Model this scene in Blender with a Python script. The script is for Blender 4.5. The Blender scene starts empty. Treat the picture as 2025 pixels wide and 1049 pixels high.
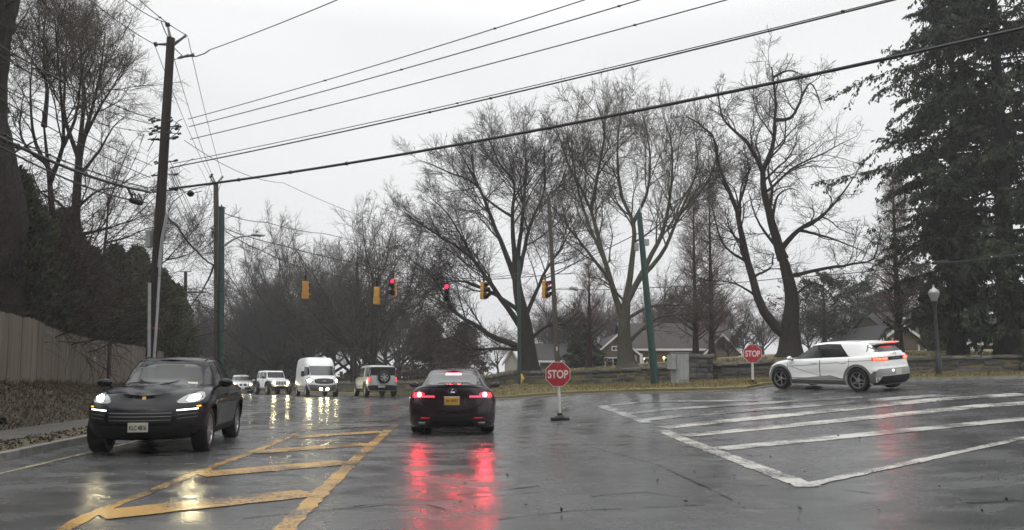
EXPOSURE = 0.0
import bpy, bmesh, math, random
import numpy as np
from mathutils import Vector, Matrix
from mathutils.bvhtree import BVHTree
from mathutils.geometry import delaunay_2d_cdt

random.seed(7)
rng = np.random.default_rng(11)
SC = bpy.context.scene
COL = SC.collection
PI = math.pi
R = math.radians

# ------------------------------------------------------------------ camera
EYE = 1.35
FPX, CX, HZ = 1500.0, 1012.5, 742.0
TANP = 0.072
PIT = math.atan(TANP)
PPY = HZ - FPX * TANP
IW, IH = 2025, 1049

def ray(px, py):
    a = (px - CX) / FPX
    b = -(py - PPY) / FPX
    return a, math.cos(PIT) - b * math.sin(PIT), math.sin(PIT) + b * math.cos(PIT)

def P(px, py, Y):
    """the point at forward distance Y seen at a pixel of the photograph"""
    dx, dy, dz = ray(px, py)
    t = Y / dy
    return Vector((dx * t, Y, EYE + dz * t))

def sm(a, b, t):
    t = np.clip((np.asarray(t, float) - a) / (b - a), 0, 1)
    return t * t * (3 - 2 * t)

def H(x, y):
    """height of the road surface: level main road, side road climbing to the right"""
    x = np.asarray(x, float); y = np.asarray(y, float)
    lo = 0 - 4 * sm(25, 48, y); hi = 5 - 4 * sm(25, 48, y)
    w = np.clip((x - lo) / (hi - lo), 0, 1); w = w * w * (3 - 2 * w)
    z = .055 * np.clip(x - 3.6, 0, 8.4) + .02 * np.clip(x - 12, 0, 24) + .6 * sm(16, 29.5, y) * w
    z = z - .014 * np.maximum(0, np.minimum(y, 90) - 47) * (1 - w)
    return z

def h(x, y): return float(H(x, y))

def G(px, py, add=0.0):
    """where a pixel's ray first meets the road surface"""
    dx, dy, dz = ray(px, py)
    t = 3.0
    while t < 140:
        if EYE + dz * t <= h(dx * t, dy * t) + add:
            break
        t += .05
    return Vector((dx * t, dy * t, h(dx * t, dy * t) + add))

# ------------------------------------------------------------------ tags
def tag(o, label=None, cat=None, group=None, kind=None):
    if label: o['label'] = label
    if cat: o['category'] = cat
    if group: o['group'] = group
    if kind: o['kind'] = kind
    return o

def thing(name, label, cat, loc=(0, 0, 0), rz=0.0, group=None):
    o = bpy.data.objects.new(name, None)
    COL.objects.link(o)
    o.location = loc; o.rotation_euler = (0, 0, rz)
    o.empty_display_size = .3
    return tag(o, label, cat, group)

def link(name, me, parent=None):
    o = bpy.data.objects.new(name, me)
    COL.objects.link(o)
    if parent is not None: o.parent = parent
    return o

def copy_tree(o, parent=None):
    c = o.copy(); COL.objects.link(c)
    if parent is not None: c.parent = parent
    for ch in list(o.children):
        copy_tree(ch, c)
    return c

# ------------------------------------------------------------------ mesh builder
class MB:
    def __init__(s): s.v = []; s.f = []; s.m = []
    def add(s, vs, fs, mi=0):
        n = len(s.v)
        s.v.extend([tuple(v) for v in vs])
        for f in fs:
            s.f.append(tuple(i + n for i in f)); s.m.append(mi)
        return s
    def box(s, c, d, rot=None, mi=0, taper=1.0):
        c = Vector(c); x, y, z = d[0] / 2, d[1] / 2, d[2] / 2
        vs = []
        for dz in (-1, 1):
            k = taper if dz > 0 else 1.0
            for dx, dy in ((-1, -1), (1, -1), (1, 1), (-1, 1)):
                p = Vector((dx * x * k, dy * y * k, dz * z))
                if rot is not None: p = rot @ p
                vs.append(c + p)
        return s.add(vs, [(3, 2, 1, 0), (4, 5, 6, 7), (0, 1, 5, 4), (1, 2, 6, 5), (2, 3, 7, 6), (3, 0, 4, 7)], mi)
    def bar(s, a, b, w, t, mi=0, up=(0, 0, 1)):
        a = Vector(a); b = Vector(b); d = b - a; L = d.length
        if L < 1e-6: return s
        d.normalize(); u = Vector(up)
        if abs(d.dot(u)) > .98: u = Vector((1, 0, 0))
        sd = d.cross(u).normalized(); u = sd.cross(d).normalized()
        M = Matrix((d, sd, u)).transposed()
        return s.box((a + b) / 2, (L, w, t), M, mi)
    def tube(s, pts, r, n=8, mi=0, caps=True):
        pts = [Vector(p) for p in pts]
        if not hasattr(r, '__len__'): r = [r] * len(pts)
        vs = []; k = len(pts); up = None
        for i, p in enumerate(pts):
            d = (pts[min(i + 1, k - 1)] - pts[max(i - 1, 0)])
            d = d.normalized() if d.length > 1e-9 else Vector((0, 0, 1))
            if up is None:
                up = Vector((0, 0, 1)) if abs(d.z) < .9 else Vector((1, 0, 0))
            a = d.cross(up)
            if a.length < 1e-4: a = d.cross(Vector((.3, .8, .5)))
            a.normalize(); b = a.cross(d).normalized(); up = b
            for j in range(n):
                t = 2 * PI * j / n
                vs.append(p + a * (math.cos(t) * r[i]) + b * (math.sin(t) * r[i]))
        fs = []
        for i in range(k - 1):
            for j in range(n):
                fs.append((i * n + j, i * n + (j + 1) % n, (i + 1) * n + (j + 1) % n, (i + 1) * n + j))
        if caps:
            fs.append(tuple(range(n - 1, -1, -1))); fs.append(tuple((k - 1) * n + j for j in range(n)))
        return s.add(vs, fs, mi)
    def lathe(s, prof, n=32, axis='z', c=(0, 0, 0), mi=0, close=False):
        """prof: list of (radius, height) about an axis"""
        c = Vector(c); vs = []
        for (r, z) in prof:
            for j in range(n):
                t = 2 * PI * j / n
                a, b = r * math.cos(t), r * math.sin(t)
                p = Vector((a, b, z)) if axis == 'z' else (Vector((a, z, b)) if axis == 'y' else Vector((z, a, b)))
                vs.append(c + p)
        fs = []; k = len(prof)
        for i in range(k - 1 + (1 if close else 0)):
            i2 = (i + 1) % k
            for j in range(n):
                fs.append((i * n + j, i * n + (j + 1) % n, i2 * n + (j + 1) % n, i2 * n + j))
        if not close:
            fs.append(tuple(range(n - 1, -1, -1))); fs.append(tuple((k - 1) * n + j for j in range(n)))
        return s.add(vs, fs, mi)
    def prism(s, poly, t, frame=None, mi=0):
        """2-D outline (u,v) extruded by thickness t along w; frame(u,v,w)->point"""
        if frame is None: frame = lambda u, v, w: Vector((u, v, w))
        n = len(poly)
        vs = [frame(u, v, 0) for u, v in poly] + [frame(u, v, t) for u, v in poly]
        fs = [tuple(range(n - 1, -1, -1)), tuple(range(n, 2 * n))]
        fs += [(i, (i + 1) % n, n + (i + 1) % n, n + i) for i in range(n)]
        return s.add(vs, fs, mi)
    def build(s, name, mats, parent=None, smooth=False, bevel=0.0, angle=40):
        me = bpy.data.meshes.new(name)
        me.from_pydata(s.v, [], s.f)
        for m in (mats if isinstance(mats, (list, tuple)) else [mats]): me.materials.append(m)
        me.polygons.foreach_set('material_index', s.m)
        fixn(me)
        if smooth:
            me.polygons.foreach_set('use_smooth', [True] * len(me.polygons))
            me.set_sharp_from_angle(angle=R(angle))
        o = link(name, me, parent)
        if bevel > 0:
            b = o.modifiers.new('bevel', 'BEVEL'); b.width = bevel; b.segments = 2; b.limit_method = 'ANGLE'; b.angle_limit = R(50)
        return o

def fixn(me):
    bm = bmesh.new(); bm.from_mesh(me)
    bmesh.ops.recalc_face_normals(bm, faces=bm.faces)
    bm.to_mesh(me); bm.free()

def np_mesh(name, verts, faces, mats, smooth=False, mi=None, parent=None):
    """fast mesh from numpy arrays; faces (N,3) or (N,4)"""
    verts = np.asarray(verts, np.float32).reshape(-1, 3); faces = np.asarray(faces, np.int32)
    me = bpy.data.meshes.new(name)
    n, k = faces.shape
    me.vertices.add(len(verts)); me.vertices.foreach_set('co', verts.ravel())
    me.loops.add(n * k); me.loops.foreach_set('vertex_index', faces.ravel())
    me.polygons.add(n); me.polygons.foreach_set('loop_start', np.arange(0, n * k, k, dtype=np.int32))
    if smooth: me.polygons.foreach_set('use_smooth', np.ones(n, dtype=bool))
    for m in (mats if isinstance(mats, (list, tuple)) else [mats]): me.materials.append(m)
    if mi is not None: me.polygons.foreach_set('material_index', np.asarray(mi, np.int32))
    me.update(calc_edges=True)
    return link(name, me, parent)

def mono(xs, ys):
    """smooth monotone cubic through key points"""
    xs = np.asarray(xs, float); ys = np.asarray(ys, float)
    hh = np.diff(xs); d = np.diff(ys) / hh
    m = np.zeros(len(xs)); m[0] = d[0]; m[-1] = d[-1]
    for i in range(1, len(xs) - 1):
        m[i] = 0 if d[i - 1] * d[i] <= 0 else 2 * d[i - 1] * d[i] / (d[i - 1] + d[i])
    def f(x):
        x = np.clip(np.asarray(x, float), xs[0], xs[-1])
        i = np.clip(np.searchsorted(xs, x) - 1, 0, len(xs) - 2)
        t = (x - xs[i]) / hh[i]
        return ((2*t**3 - 3*t**2 + 1) * ys[i] + (t**3 - 2*t**2 + t) * hh[i] * m[i] + (-2*t**3 + 3*t**2) * ys[i + 1] + (t**3 - t**2) * hh[i] * m[i + 1])
    return f

def chaikin(poly, n=1):
    for _ in range(n):
        out = []
        for i, p in enumerate(poly):
            q = poly[(i + 1) % len(poly)]
            out.append((p[0]*.75 + q[0]*.25, p[1]*.75 + q[1]*.25)); out.append((p[0]*.25 + q[0]*.75, p[1]*.25 + q[1]*.75))
        poly = out
    return poly

def rrect(x0, y0, x1, y1, r, n=3):
    out = []
    for cx, cy, a in ((x1 - r, y1 - r, 0), (x0 + r, y1 - r, 90), (x0 + r, y0 + r, 180), (x1 - r, y0 + r, 270)):
        for k in range(n + 1):
            t = R(a + 90 * k / n); out.append((cx + r * math.cos(t), cy + r * math.sin(t)))
    return out

def cdt(poly, res):
    """triangulated outline with interior points"""
    b = []
    for i, p in enumerate(poly):
        q = poly[(i + 1) % len(poly)]
        k = max(1, int(math.hypot(q[0] - p[0], q[1] - p[1]) / res + .5))
        for j in range(k): b.append((p[0] + (q[0] - p[0]) * j / k, p[1] + (q[1] - p[1]) * j / k))
    n = len(b); ed = [(i, (i + 1) % n) for i in range(n)]
    xs = [p[0] for p in b]; ys = [p[1] for p in b]
    A = np.array(b); B = np.roll(A, -1, axis=0)
    pts = []
    gx = np.arange(min(xs) + res / 2, max(xs), res); gy = np.arange(min(ys) + res / 2, max(ys), res)
    if len(gx) and len(gy):
        X, Y = np.meshgrid(gx, gy); Q = np.stack([X.ravel(), Y.ravel()], 1)
        ins = np.zeros(len(Q), bool); dm = np.full(len(Q), 1e9)
        for a, c in zip(A, B):
            cond = ((a[1] > Q[:, 1]) != (c[1] > Q[:, 1]))
            with np.errstate(divide='ignore', invalid='ignore'):
                xi = (c[0] - a[0]) * (Q[:, 1] - a[1]) / (c[1] - a[1] + 1e-30) + a[0]
            ins ^= cond & (Q[:, 0] < xi)
            d = c - a; L2 = max(1e-12, d @ d)
            t = np.clip(((Q - a) @ d) / L2, 0, 1)
            dm = np.minimum(dm, np.hypot(*(Q - a - t[:, None] * d).T))
        pts = [tuple(q) for q in Q[ins & (dm > res * .35)]]
    vs, es, fs, ov, oe, of = delaunay_2d_cdt([Vector(p) for p in b + pts], ed, [], 1, 1e-6)
    return [(v.x, v.y) for v in vs], [tuple(f) for f in fs], b

# ------------------------------------------------------------------ materials
MATS = {}
def nd(nt, t, **kw):
    n = nt.nodes.new(t)
    for k, v in kw.items():
        if k in n.inputs: n.inputs[k].default_value = v
        else: setattr(n, k, v)
    return n

def mat(name, col, rough=.6, metal=0.0, var=0.0, scale=4.0, col2=None, bump=0.0, bscale=40.0, coat=0.0, emit=None, est=0.0, stretch=None, spec=.5, wet=0.0, rand=0.0, detail=4.0, tr=0.0, alpha=None, bdist=.02):
    if name in MATS: return MATS[name]
    m = bpy.data.materials.new(name); m.use_nodes = True
    nt = m.node_tree; b = nt.nodes['Principled BSDF']
    b.inputs['Base Color'].default_value = (*col, 1); b.inputs['Roughness'].default_value = rough
    b.inputs['Metallic'].default_value = metal; b.inputs['Specular IOR Level'].default_value = spec
    if coat: b.inputs['Coat Weight'].default_value = coat; b.inputs['Coat Roughness'].default_value = .06
    if tr: b.inputs['Transmission Weight'].default_value = tr
    if emit: b.inputs['Emission Color'].default_value = (*emit, 1); b.inputs['Emission Strength'].default_value = est
    tc = nd(nt, 'ShaderNodeTexCoord')
    src = tc.outputs['Object']
    if stretch:
        mp = nd(nt, 'ShaderNodeMapping'); mp.inputs['Scale'].default_value = stretch
        nt.links.new(src, mp.inputs['Vector']); src = mp.outputs['Vector']
    if var or col2:
        n = nd(nt, 'ShaderNodeTexNoise'); n.inputs['Scale'].default_value = scale; n.inputs['Detail'].default_value = detail
        nt.links.new(src, n.inputs['Vector'])
        c2 = col2 if col2 else tuple(c * (1 - var) for c in col)
        c1 = col if col2 else tuple(min(1, c * (1 + var)) for c in col)
        rp = nd(nt, 'ShaderNodeValToRGB'); rp.color_ramp.elements[0].position = .32; rp.color_ramp.elements[1].position = .68
        rp.color_ramp.elements[0].color = (*c1, 1); rp.color_ramp.elements[1].color = (*c2, 1)
        nt.links.new(n.outputs['Fac'], rp.inputs['Fac']); outc = rp.outputs['Color']
        if rand:
            g = nd(nt, 'ShaderNodeNewGeometry')
            ma = nd(nt, 'ShaderNodeMapRange'); ma.inputs['To Min'].default_value = 1 - rand; ma.inputs['To Max'].default_value = 1 + rand
            nt.links.new(g.outputs['Random Per Island'], ma.inputs['Value'])
            mx = nd(nt, 'ShaderNodeVectorMath', operation='SCALE')
            nt.links.new(outc, mx.inputs[0]); nt.links.new(ma.outputs['Result'], mx.inputs['Scale']); outc = mx.outputs['Vector']
        nt.links.new(outc, b.inputs['Base Color'])
        if wet:
            mr = nd(nt, 'ShaderNodeMapRange'); mr.inputs['To Min'].default_value = max(.03, rough - wet); mr.inputs['To Max'].default_value = rough + wet
            nt.links.new(n.outputs['Fac'], mr.inputs['Value']); nt.links.new(mr.outputs['Result'], b.inputs['Roughness'])
    if bump:
        n2 = nd(nt, 'ShaderNodeTexNoise'); n2.inputs['Scale'].default_value = bscale; n2.inputs['Detail'].default_value = 5
        nt.links.new(src, n2.inputs['Vector'])
        bp = nd(nt, 'ShaderNodeBump'); bp.inputs['Strength'].default_value = bump; bp.inputs['Distance'].default_value = bdist
        nt.links.new(n2.outputs['Fac'], bp.inputs['Height']); nt.links.new(bp.outputs['Normal'], b.inputs['Normal'])
    MATS[name] = m
    return m

def text_mesh(name, body, size, m, parent, M, depth=.004, weight=0.0, width=None, height=None):
    """lettering as real geometry; M places its x-right / y-up plane"""
    cu = bpy.data.curves.new(name, 'FONT'); cu.body = body; cu.size = size; cu.align_x = 'CENTER'; cu.align_y = 'CENTER'
    cu.extrude = depth; cu.offset = weight
    t = bpy.data.objects.new('tmp_text', cu); COL.objects.link(t)
    bpy.context.view_layer.update()
    me = bpy.data.meshes.new_from_object(t.evaluated_get(bpy.context.evaluated_depsgraph_get()))
    bpy.data.objects.remove(t)
    co = np.array([v.co[:] for v in me.vertices])
    lo, hi = co.min(0), co.max(0)
    S = np.ones(3)
    if width: S[0] = width / (hi[0] - lo[0])
    if height: S[1] = height / (hi[1] - lo[1])
    co = (co - (lo + hi) / 2) * S
    me.vertices.foreach_set('co', co.astype(np.float32).ravel())
    me.transform(M); me.materials.clear(); me.materials.append(m); me.name = name
    return link(name, me, parent)
# ------------------------------------------------------------------ camera, world, light
cam = bpy.data.cameras.new('camera'); camo = bpy.data.objects.new('camera', cam); COL.objects.link(camo)
camo.location = (0, 0, EYE); camo.rotation_euler = (PI / 2 + PIT, 0, 0)
cam.sensor_width = 36; cam.lens = FPX / IW * 36; cam.shift_y = (PPY - IH / 2) / IW
cam.clip_start = .05; cam.clip_end = 6000
SC.camera = camo
SC.view_settings.view_transform = 'Standard'; SC.view_settings.look = 'None'
SC.view_settings.exposure = EXPOSURE; SC.view_settings.gamma = 1
SC.cycles.use_denoising = True
SC.cycles.max_bounces = 6; SC.cycles.diffuse_bounces = 3; SC.cycles.glossy_bounces = 3; SC.cycles.transmission_bounces = 3
SC.cycles.transparent_max_bounces = 6; SC.cycles.volume_bounces = 0
SC.cycles.sample_clamp_indirect = 12
SC.cycles.caustics_reflective = True

SUN_EL, SUN_AZ = R(48), R(205)
w = bpy.data.worlds.new('World'); SC.world = w; w.use_nodes = True
nt = w.node_tree; bg = nt.nodes['Background']; bg.inputs['Strength'].default_value = .12
sky = nd(nt, 'ShaderNodeTexSky', sky_type='NISHITA'); sky.sun_disc = False
sky.sun_elevation = SUN_EL; sky.sun_rotation = SUN_AZ; sky.dust_density = 4; sky.air_density = 1.2
hs = nd(nt, 'ShaderNodeHueSaturation'); hs.inputs['Saturation'].default_value = .12
nt.links.new(sky.outputs['Color'], hs.inputs['Color'])
# overcast deck: brighter overhead than at the horizon, faint soft cloud mottling
tc = nd(nt, 'ShaderNodeTexCoord'); sx = nd(nt, 'ShaderNodeSeparateXYZ')
nt.links.new(tc.outputs['Generated'], sx.inputs['Vector'])
rp = nd(nt, 'ShaderNodeValToRGB')
e = rp.color_ramp.elements
e[0].position = 0; e[0].color = (.56, .56, .565, 1); e[1].position = 1; e[1].color = (2.0, 2.0, 2.0, 1)
for ps_, v_ in ((.12, .60), (.42, .68), (.62, 1.35)):
    k = e.new(ps_); k.color = (v_, v_ * 1.005, v_ * 1.012, 1)
nt.links.new(sx.outputs['Z'], rp.inputs['Fac'])
mpn = nd(nt, 'ShaderNodeMapping'); mpn.inputs['Scale'].default_value = (1, 1, 3)
nt.links.new(tc.outputs['Generated'], mpn.inputs['Vector'])
nz = nd(nt, 'ShaderNodeTexNoise'); nz.inputs['Scale'].default_value = 1.6; nz.inputs['Detail'].default_value = 3
nt.links.new(mpn.outputs['Vector'], nz.inputs['Vector'])
mr = nd(nt, 'ShaderNodeMapRange'); mr.inputs['To Min'].default_value = 9.9; mr.inputs['To Max'].default_value = 14.0
nt.links.new(nz.outputs['Fac'], mr.inputs['Value'])
sc = nd(nt, 'ShaderNodeVectorMath', operation='SCALE')
nt.links.new(rp.outputs['Color'], sc.inputs[0]); nt.links.new(mr.outputs['Result'], sc.inputs['Scale'])
mx = nd(nt, 'ShaderNodeMix', data_type='RGBA'); mx.inputs['Factor'].default_value = .92
nt.links.new(hs.outputs['Color'], mx.inputs['A']); nt.links.new(sc.outputs['Vector'], mx.inputs['B'])
nt.links.new(mx.outputs['Result'], bg.inputs['Color'])

sl = bpy.data.lights.new('sun', 'SUN'); so = bpy.data.objects.new('sun', sl); COL.objects.link(so)
sl.energy = .8; sl.angle = R(50); sl.color = (1, .97, .93)
so.rotation_euler = (PI / 2 - SUN_EL, 0, PI - SUN_AZ)

HAZE = .0010
if HAZE:
    mb = MB(); mb.box((0, 160, 28), (1000, 700, 64))
    hm = bpy.data.materials.new('drizzle_haze'); hm.use_nodes = True
    hn_ = hm.node_tree; hn_.nodes.remove(hn_.nodes['Principled BSDF'])
    pv = nd(hn_, 'ShaderNodeVolumePrincipled'); pv.inputs['Density'].default_value = HAZE; pv.inputs['Color'].default_value = (.92, .93, .95, 1); pv.inputs['Anisotropy'].default_value = .2
    hn_.links.new(pv.outputs['Volume'], hn_.nodes['Material Output'].inputs['Volume'])
    hz = mb.build('haze', [hm]); tag(hz, kind='stuff')

# ------------------------------------------------------------------ ground materials
def road_mat(name, base):
    m = bpy.data.materials.new(name); m.use_nodes = True
    nt = m.node_tree; b = nt.nodes['Principled BSDF']; L = nt.links.new
    b.inputs['IOR'].default_value = 1.36
    tc = nd(nt, 'ShaderNodeTexCoord'); o = tc.outputs['Object']
    def noise(sc, st=(1, 1, 1), det=4, rough=.5):
        mp = nd(nt, 'ShaderNodeMapping'); mp.inputs['Scale'].default_value = st; L(o, mp.inputs['Vector'])
        n = nd(nt, 'ShaderNodeTexNoise'); n.inputs['Scale'].default_value = sc; n.inputs['Detail'].default_value = det; n.inputs['Roughness'].default_value = rough
        L(mp.outputs['Vector'], n.inputs['Vector']); return n.outputs['Fac']
    def rng_(f, a, b_, lo, hi):
        r = nd(nt, 'ShaderNodeMapRange'); r.inputs['From Min'].default_value = a; r.inputs['From Max'].default_value = b_
        r.inputs['To Min'].default_value = lo; r.inputs['To Max'].default_value = hi; L(f, r.inputs['Value']); return r.outputs['Result']
    def math_(op, a, c):
        n = nd(nt, 'ShaderNodeMath', operation=op)
        for i, v in enumerate((a, c)):
            if isinstance(v, (int, float)): n.inputs[i].default_value = v
            else: L(v, n.inputs[i])
        return n.outputs[0]
    agg = noise(62, det=4, rough=.7)                       # stone chips
    wheel = noise(.5, (1.5, .10, 1), 3)         # worn wheel tracks along the road
    blot = noise(.33, (1, .55, 1), 5)            # damp and drier areas
    film = noise(1.5, (.6, 1.1, 1), 6, .62)      # thin running water film
    c0 = rng_(agg, .34, .66, .30, 1.8)
    c1 = rng_(blot, .35, .65, .8, 1.2)
    c = math_('MULTIPLY', c0, c1)
    v = nd(nt, 'ShaderNodeVectorMath', operation='SCALE'); v.inputs[0].default_value = base; L(c, v.inputs['Scale'])
    L(v.outputs['Vector'], b.inputs['Base Color'])
    r = math_('ADD', rng_(wheel, .35, .65, .13, .27), rng_(film, .4, .62, -.06, .12))
    r = math_('ADD', r, rng_(blot, .38, .62, -.04, .05))
    L(r, b.inputs['Roughness'])
    # film evens out the chips where the water stands
    amt = rng_(film, .42, .6, .35, 1.0)
    hgt = math_('MULTIPLY', agg, amt)
    hgt = math_('ADD', hgt, math_('MULTIPLY', noise(7, (.8, .8, 1), 5, .6), .7))
    bp = nd(nt, 'ShaderNodeBump'); bp.inputs['Strength'].default_value = .34; bp.inputs['Distance'].default_value = .010
    L(hgt, bp.inputs['Height'])
    bp2 = nd(nt, 'ShaderNodeBump'); bp2.inputs['Strength'].default_value = .22; bp2.inputs['Distance'].default_value = .05
    L(noise(.8, (1, .35, 1), 2), bp2.inputs['Height']); L(bp2.outputs['Normal'], bp.inputs['Normal'])
    L(bp.outputs['Normal'], b.inputs['Normal'])
    return m

M_ROAD = road_mat('wet_asphalt', (.067, .068, .069))
M_TAR = mat('tar_seam', (.012, .012, .013), .25)

def paint_mat(name, col, under=(.045, .046, .048), wear=.5):
    m = bpy.data.materials.new(name); m.use_nodes = True
    nt = m.node_tree; b = nt.nodes['Principled BSDF']; L = nt.links.new
    tc = nd(nt, 'ShaderNodeTexCoord')
    n = nd(nt, 'ShaderNodeTexNoise'); n.inputs['Scale'].default_value = 26; n.inputs['Detail'].default_value = 6; n.inputs['Roughness'].default_value = .7
    n2 = nd(nt, 'ShaderNodeTexNoise'); n2.inputs['Scale'].default_value = 1.1; n2.inputs['Detail'].default_value = 3
    L(tc.outputs['Object'], n.inputs['Vector']); L(tc.outputs['Object'], n2.inputs['Vector'])
    ad = nd(nt, 'ShaderNodeMath', operation='ADD'); L(n.outputs['Fac'], ad.inputs[0])
    m2 = nd(nt, 'ShaderNodeMath', operation='MULTIPLY'); m2.inputs[1].default_value = .6; L(n2.outputs['Fac'], m2.inputs[0]); L(m2.outputs[0], ad.inputs[1])
    rp = nd(nt, 'ShaderNodeValToRGB'); e = rp.color_ramp.elements
    e[0].position = wear + .02; e[0].color = (*under, 1); e[1].position = wear + .14; e[1].color = (*col, 1)
    L(ad.outputs[0], rp.inputs['Fac']); L(rp.outputs['Color'], b.inputs['Base Color'])
    mr = nd(nt, 'ShaderNodeMapRange'); mr.inputs['To Min'].default_value = .12; mr.inputs['To Max'].default_value = .42
    L(n2.outputs['Fac'], mr.inputs['Value']); L(mr.outputs['Result'], b.inputs['Roughness'])
    bp = nd(nt, 'ShaderNodeBump'); bp.inputs['Strength'].default_value = .35; bp.inputs['Distance'].default_value = .006
    L(n.outputs['Fac'], bp.inputs['Height']); L(bp.outputs['Normal'], b.inputs['Normal'])
    return m

M_YEL = paint_mat('yellow_road_paint', (.40, .225, .045), wear=.68)
M_WHT = paint_mat('white_road_paint', (.47, .46, .42), wear=.70)
M_WHT2 = paint_mat('worn_white_road_paint', (.34, .34, .33), wear=.745)
M_YEL2 = paint_mat('worn_yellow_road_paint', (.22, .15, .05), wear=.78)
M_CONC = mat('damp_concrete', (.20, .19, .175), .5, var=.3, scale=3, bump=.3, bscale=30)
M_KERB = mat('kerb_stone', (.17, .165, .155), .45, var=.35, scale=5, bump=.3, bscale=25)
M_GRASS = mat('winter_grass', (.10, .095, .028), .9, col2=(.15, .115, .048), scale=1.3, bump=.8, bscale=60, detail=7)
M_EARTH = mat('wet_earth', (.030, .022, .015), .8, col2=(.062, .046, .030), scale=6, bump=1.0, bscale=22, detail=8)
M_FAR = mat('far_ground', (.06, .06, .035), .9, var=.3, scale=.05)

# ------------------------------------------------------------------ ground sheets
def grid_sheet(name, xs, ys, zf, m):
    X, Y = np.meshgrid(xs, ys)
    Z = zf(X, Y)
    nx, ny = len(xs), len(ys)
    i = np.arange(nx * ny).reshape(ny, nx)
    q = np.stack([i[:-1, :-1], i[:-1, 1:], i[1:, 1:], i[1:, :-1]], -1).reshape(-1, 4)
    return np_mesh(name, np.stack([X, Y, Z], -1), q, m, smooth=True)

far = grid_sheet('ground', np.array([-450, -120, 0, 120, 450.]), np.array([-150, -60, 40, 150, 480.]), lambda x, y: 0 * x - 1.2, M_FAR)
tag(far, kind='structure')
xs = np.concatenate([np.linspace(-70, -16, 80), np.linspace(-15.6, 26, 150), np.linspace(26.6, 70, 60)])
ys = np.concatenate([np.linspace(-14, 4, 30), np.linspace(4.3, 60, 190), np.linspace(60.6, 112, 70)])
road = grid_sheet('road', xs, ys, H, M_ROAD); tag(road, kind='structure')

def bvh_of(o):
    me = o.data
    return BVHTree.FromPolygons([v.co[:] for v in me.vertices], [tuple(p.vertices) for p in me.polygons])
ROAD_BVH = bvh_of(road)
def road_z(x, y):
    r = ROAD_BVH.ray_cast(Vector((x, y, 20)), Vector((0, 0, -1)))
    return r[0].z if r[0] else h(x, y)

def sheet(name, poly, zf, m, res, skirt=.35, kind='structure', parent=None):
    vs, fs, b = cdt(poly, res)
    V = [(x, y, zf(x, y)) for x, y in vs]
    F = []
    for f in fs:
        a, b_, c = (V[i] for i in f[:3])
        cr = (b_[0]-a[0])*(c[1]-a[1]) - (b_[1]-a[1])*(c[0]-a[0])
        F.append(f if cr > 0 else tuple(reversed(f)))
    from collections import Counter
    ec = Counter()
    for f in F:
        for i in range(len(f)): ec[(f[i], f[(i + 1) % len(f)])] += 1
    low = {}
    def lo(i):
        if i not in low:
            low[i] = len(V); V.append((V[i][0], V[i][1], V[i][2] - skirt))
        return low[i]
    for (a, c) in list(ec):
        if (c, a) not in ec: F.append((c, a, lo(a), lo(c)))
    me = bpy.data.meshes.new(name); me.from_pydata(V, [], F); me.materials.append(m)
    me.polygons.foreach_set('use_smooth', [True] * len(F)); me.set_sharp_from_angle(angle=R(50))
    o = link(name, me, parent)
    if kind: tag(o, kind=kind)
    return o

def offset_line(line, d):
    """shift an open plan polyline sideways (d>0 to its left)"""
    out = []
    for i, p in enumerate(line):
        a = line[max(i - 1, 0)]; b = line[min(i + 1, len(line) - 1)]
        t = Vector((b[0] - a[0], b[1] - a[1])).normalized()
        out.append((p[0] - t.y * d, p[1] + t.x * d))
    return out

def smooth_line(pts, n=60):
    pts = np.array(pts, float)
    s = np.concatenate([[0], np.cumsum(np.hypot(*np.diff(pts, axis=0).T))])
    t = np.linspace(0, s[-1], n)
    # catmull-rom
    out = []
    for q in t:
        i = min(max(np.searchsorted(s, q) - 1, 0), len(pts) - 2)
        u = (q - s[i]) / (s[i + 1] - s[i])
        p0, p1, p2, p3 = pts[max(i - 1, 0)], pts[i], pts[i + 1], pts[min(i + 2, len(pts) - 1)]
        out.append(tuple(.5 * (2*p1 + (p2 - p0)*u + (2*p0 - 5*p1 + 4*p2 - p3)*u*u + (3*p1 - p0 - 3*p2 + p3)*u**3)))
    return out

KL = smooth_line([(-4.6, -8), (-6.6, 4), (-7.9, 11.7), (-8.45, 14.9), (-9.5, 22), (-10.9, 29), (-13.0, 36), (-15.5, 44), (-19, 54), (-25, 66), (-33, 80), (-42, 95)], 70)
FL = smooth_line([(-9.6, -6), (-11.2, 6), (-12.95, 19.2), (-14.7, 24.2), (-15.9, 28.6), (-19.3, 42), (-23.5, 54), (-30, 66), (-38, 80), (-47, 95)], 70)
def x_on(line, y):
    return float(np.interp(y, [p[1] for p in line], [p[0] for p in line]))
ZF = lambda y: float(np.interp(y, [0, 19, 28, 42, 60], [1.25, 1.18, .95, .85, .5]))

def hn(x, y, s=1.0):
    return (math.sin(x * 2.1 * s + y * 1.3 * s) + math.sin(x * 4.7 * s - y * 3.1 * s + 1) * .6 + math.sin(y * 6.3 * s + x * 5.1 * s + 2) * .4) / 2

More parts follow.
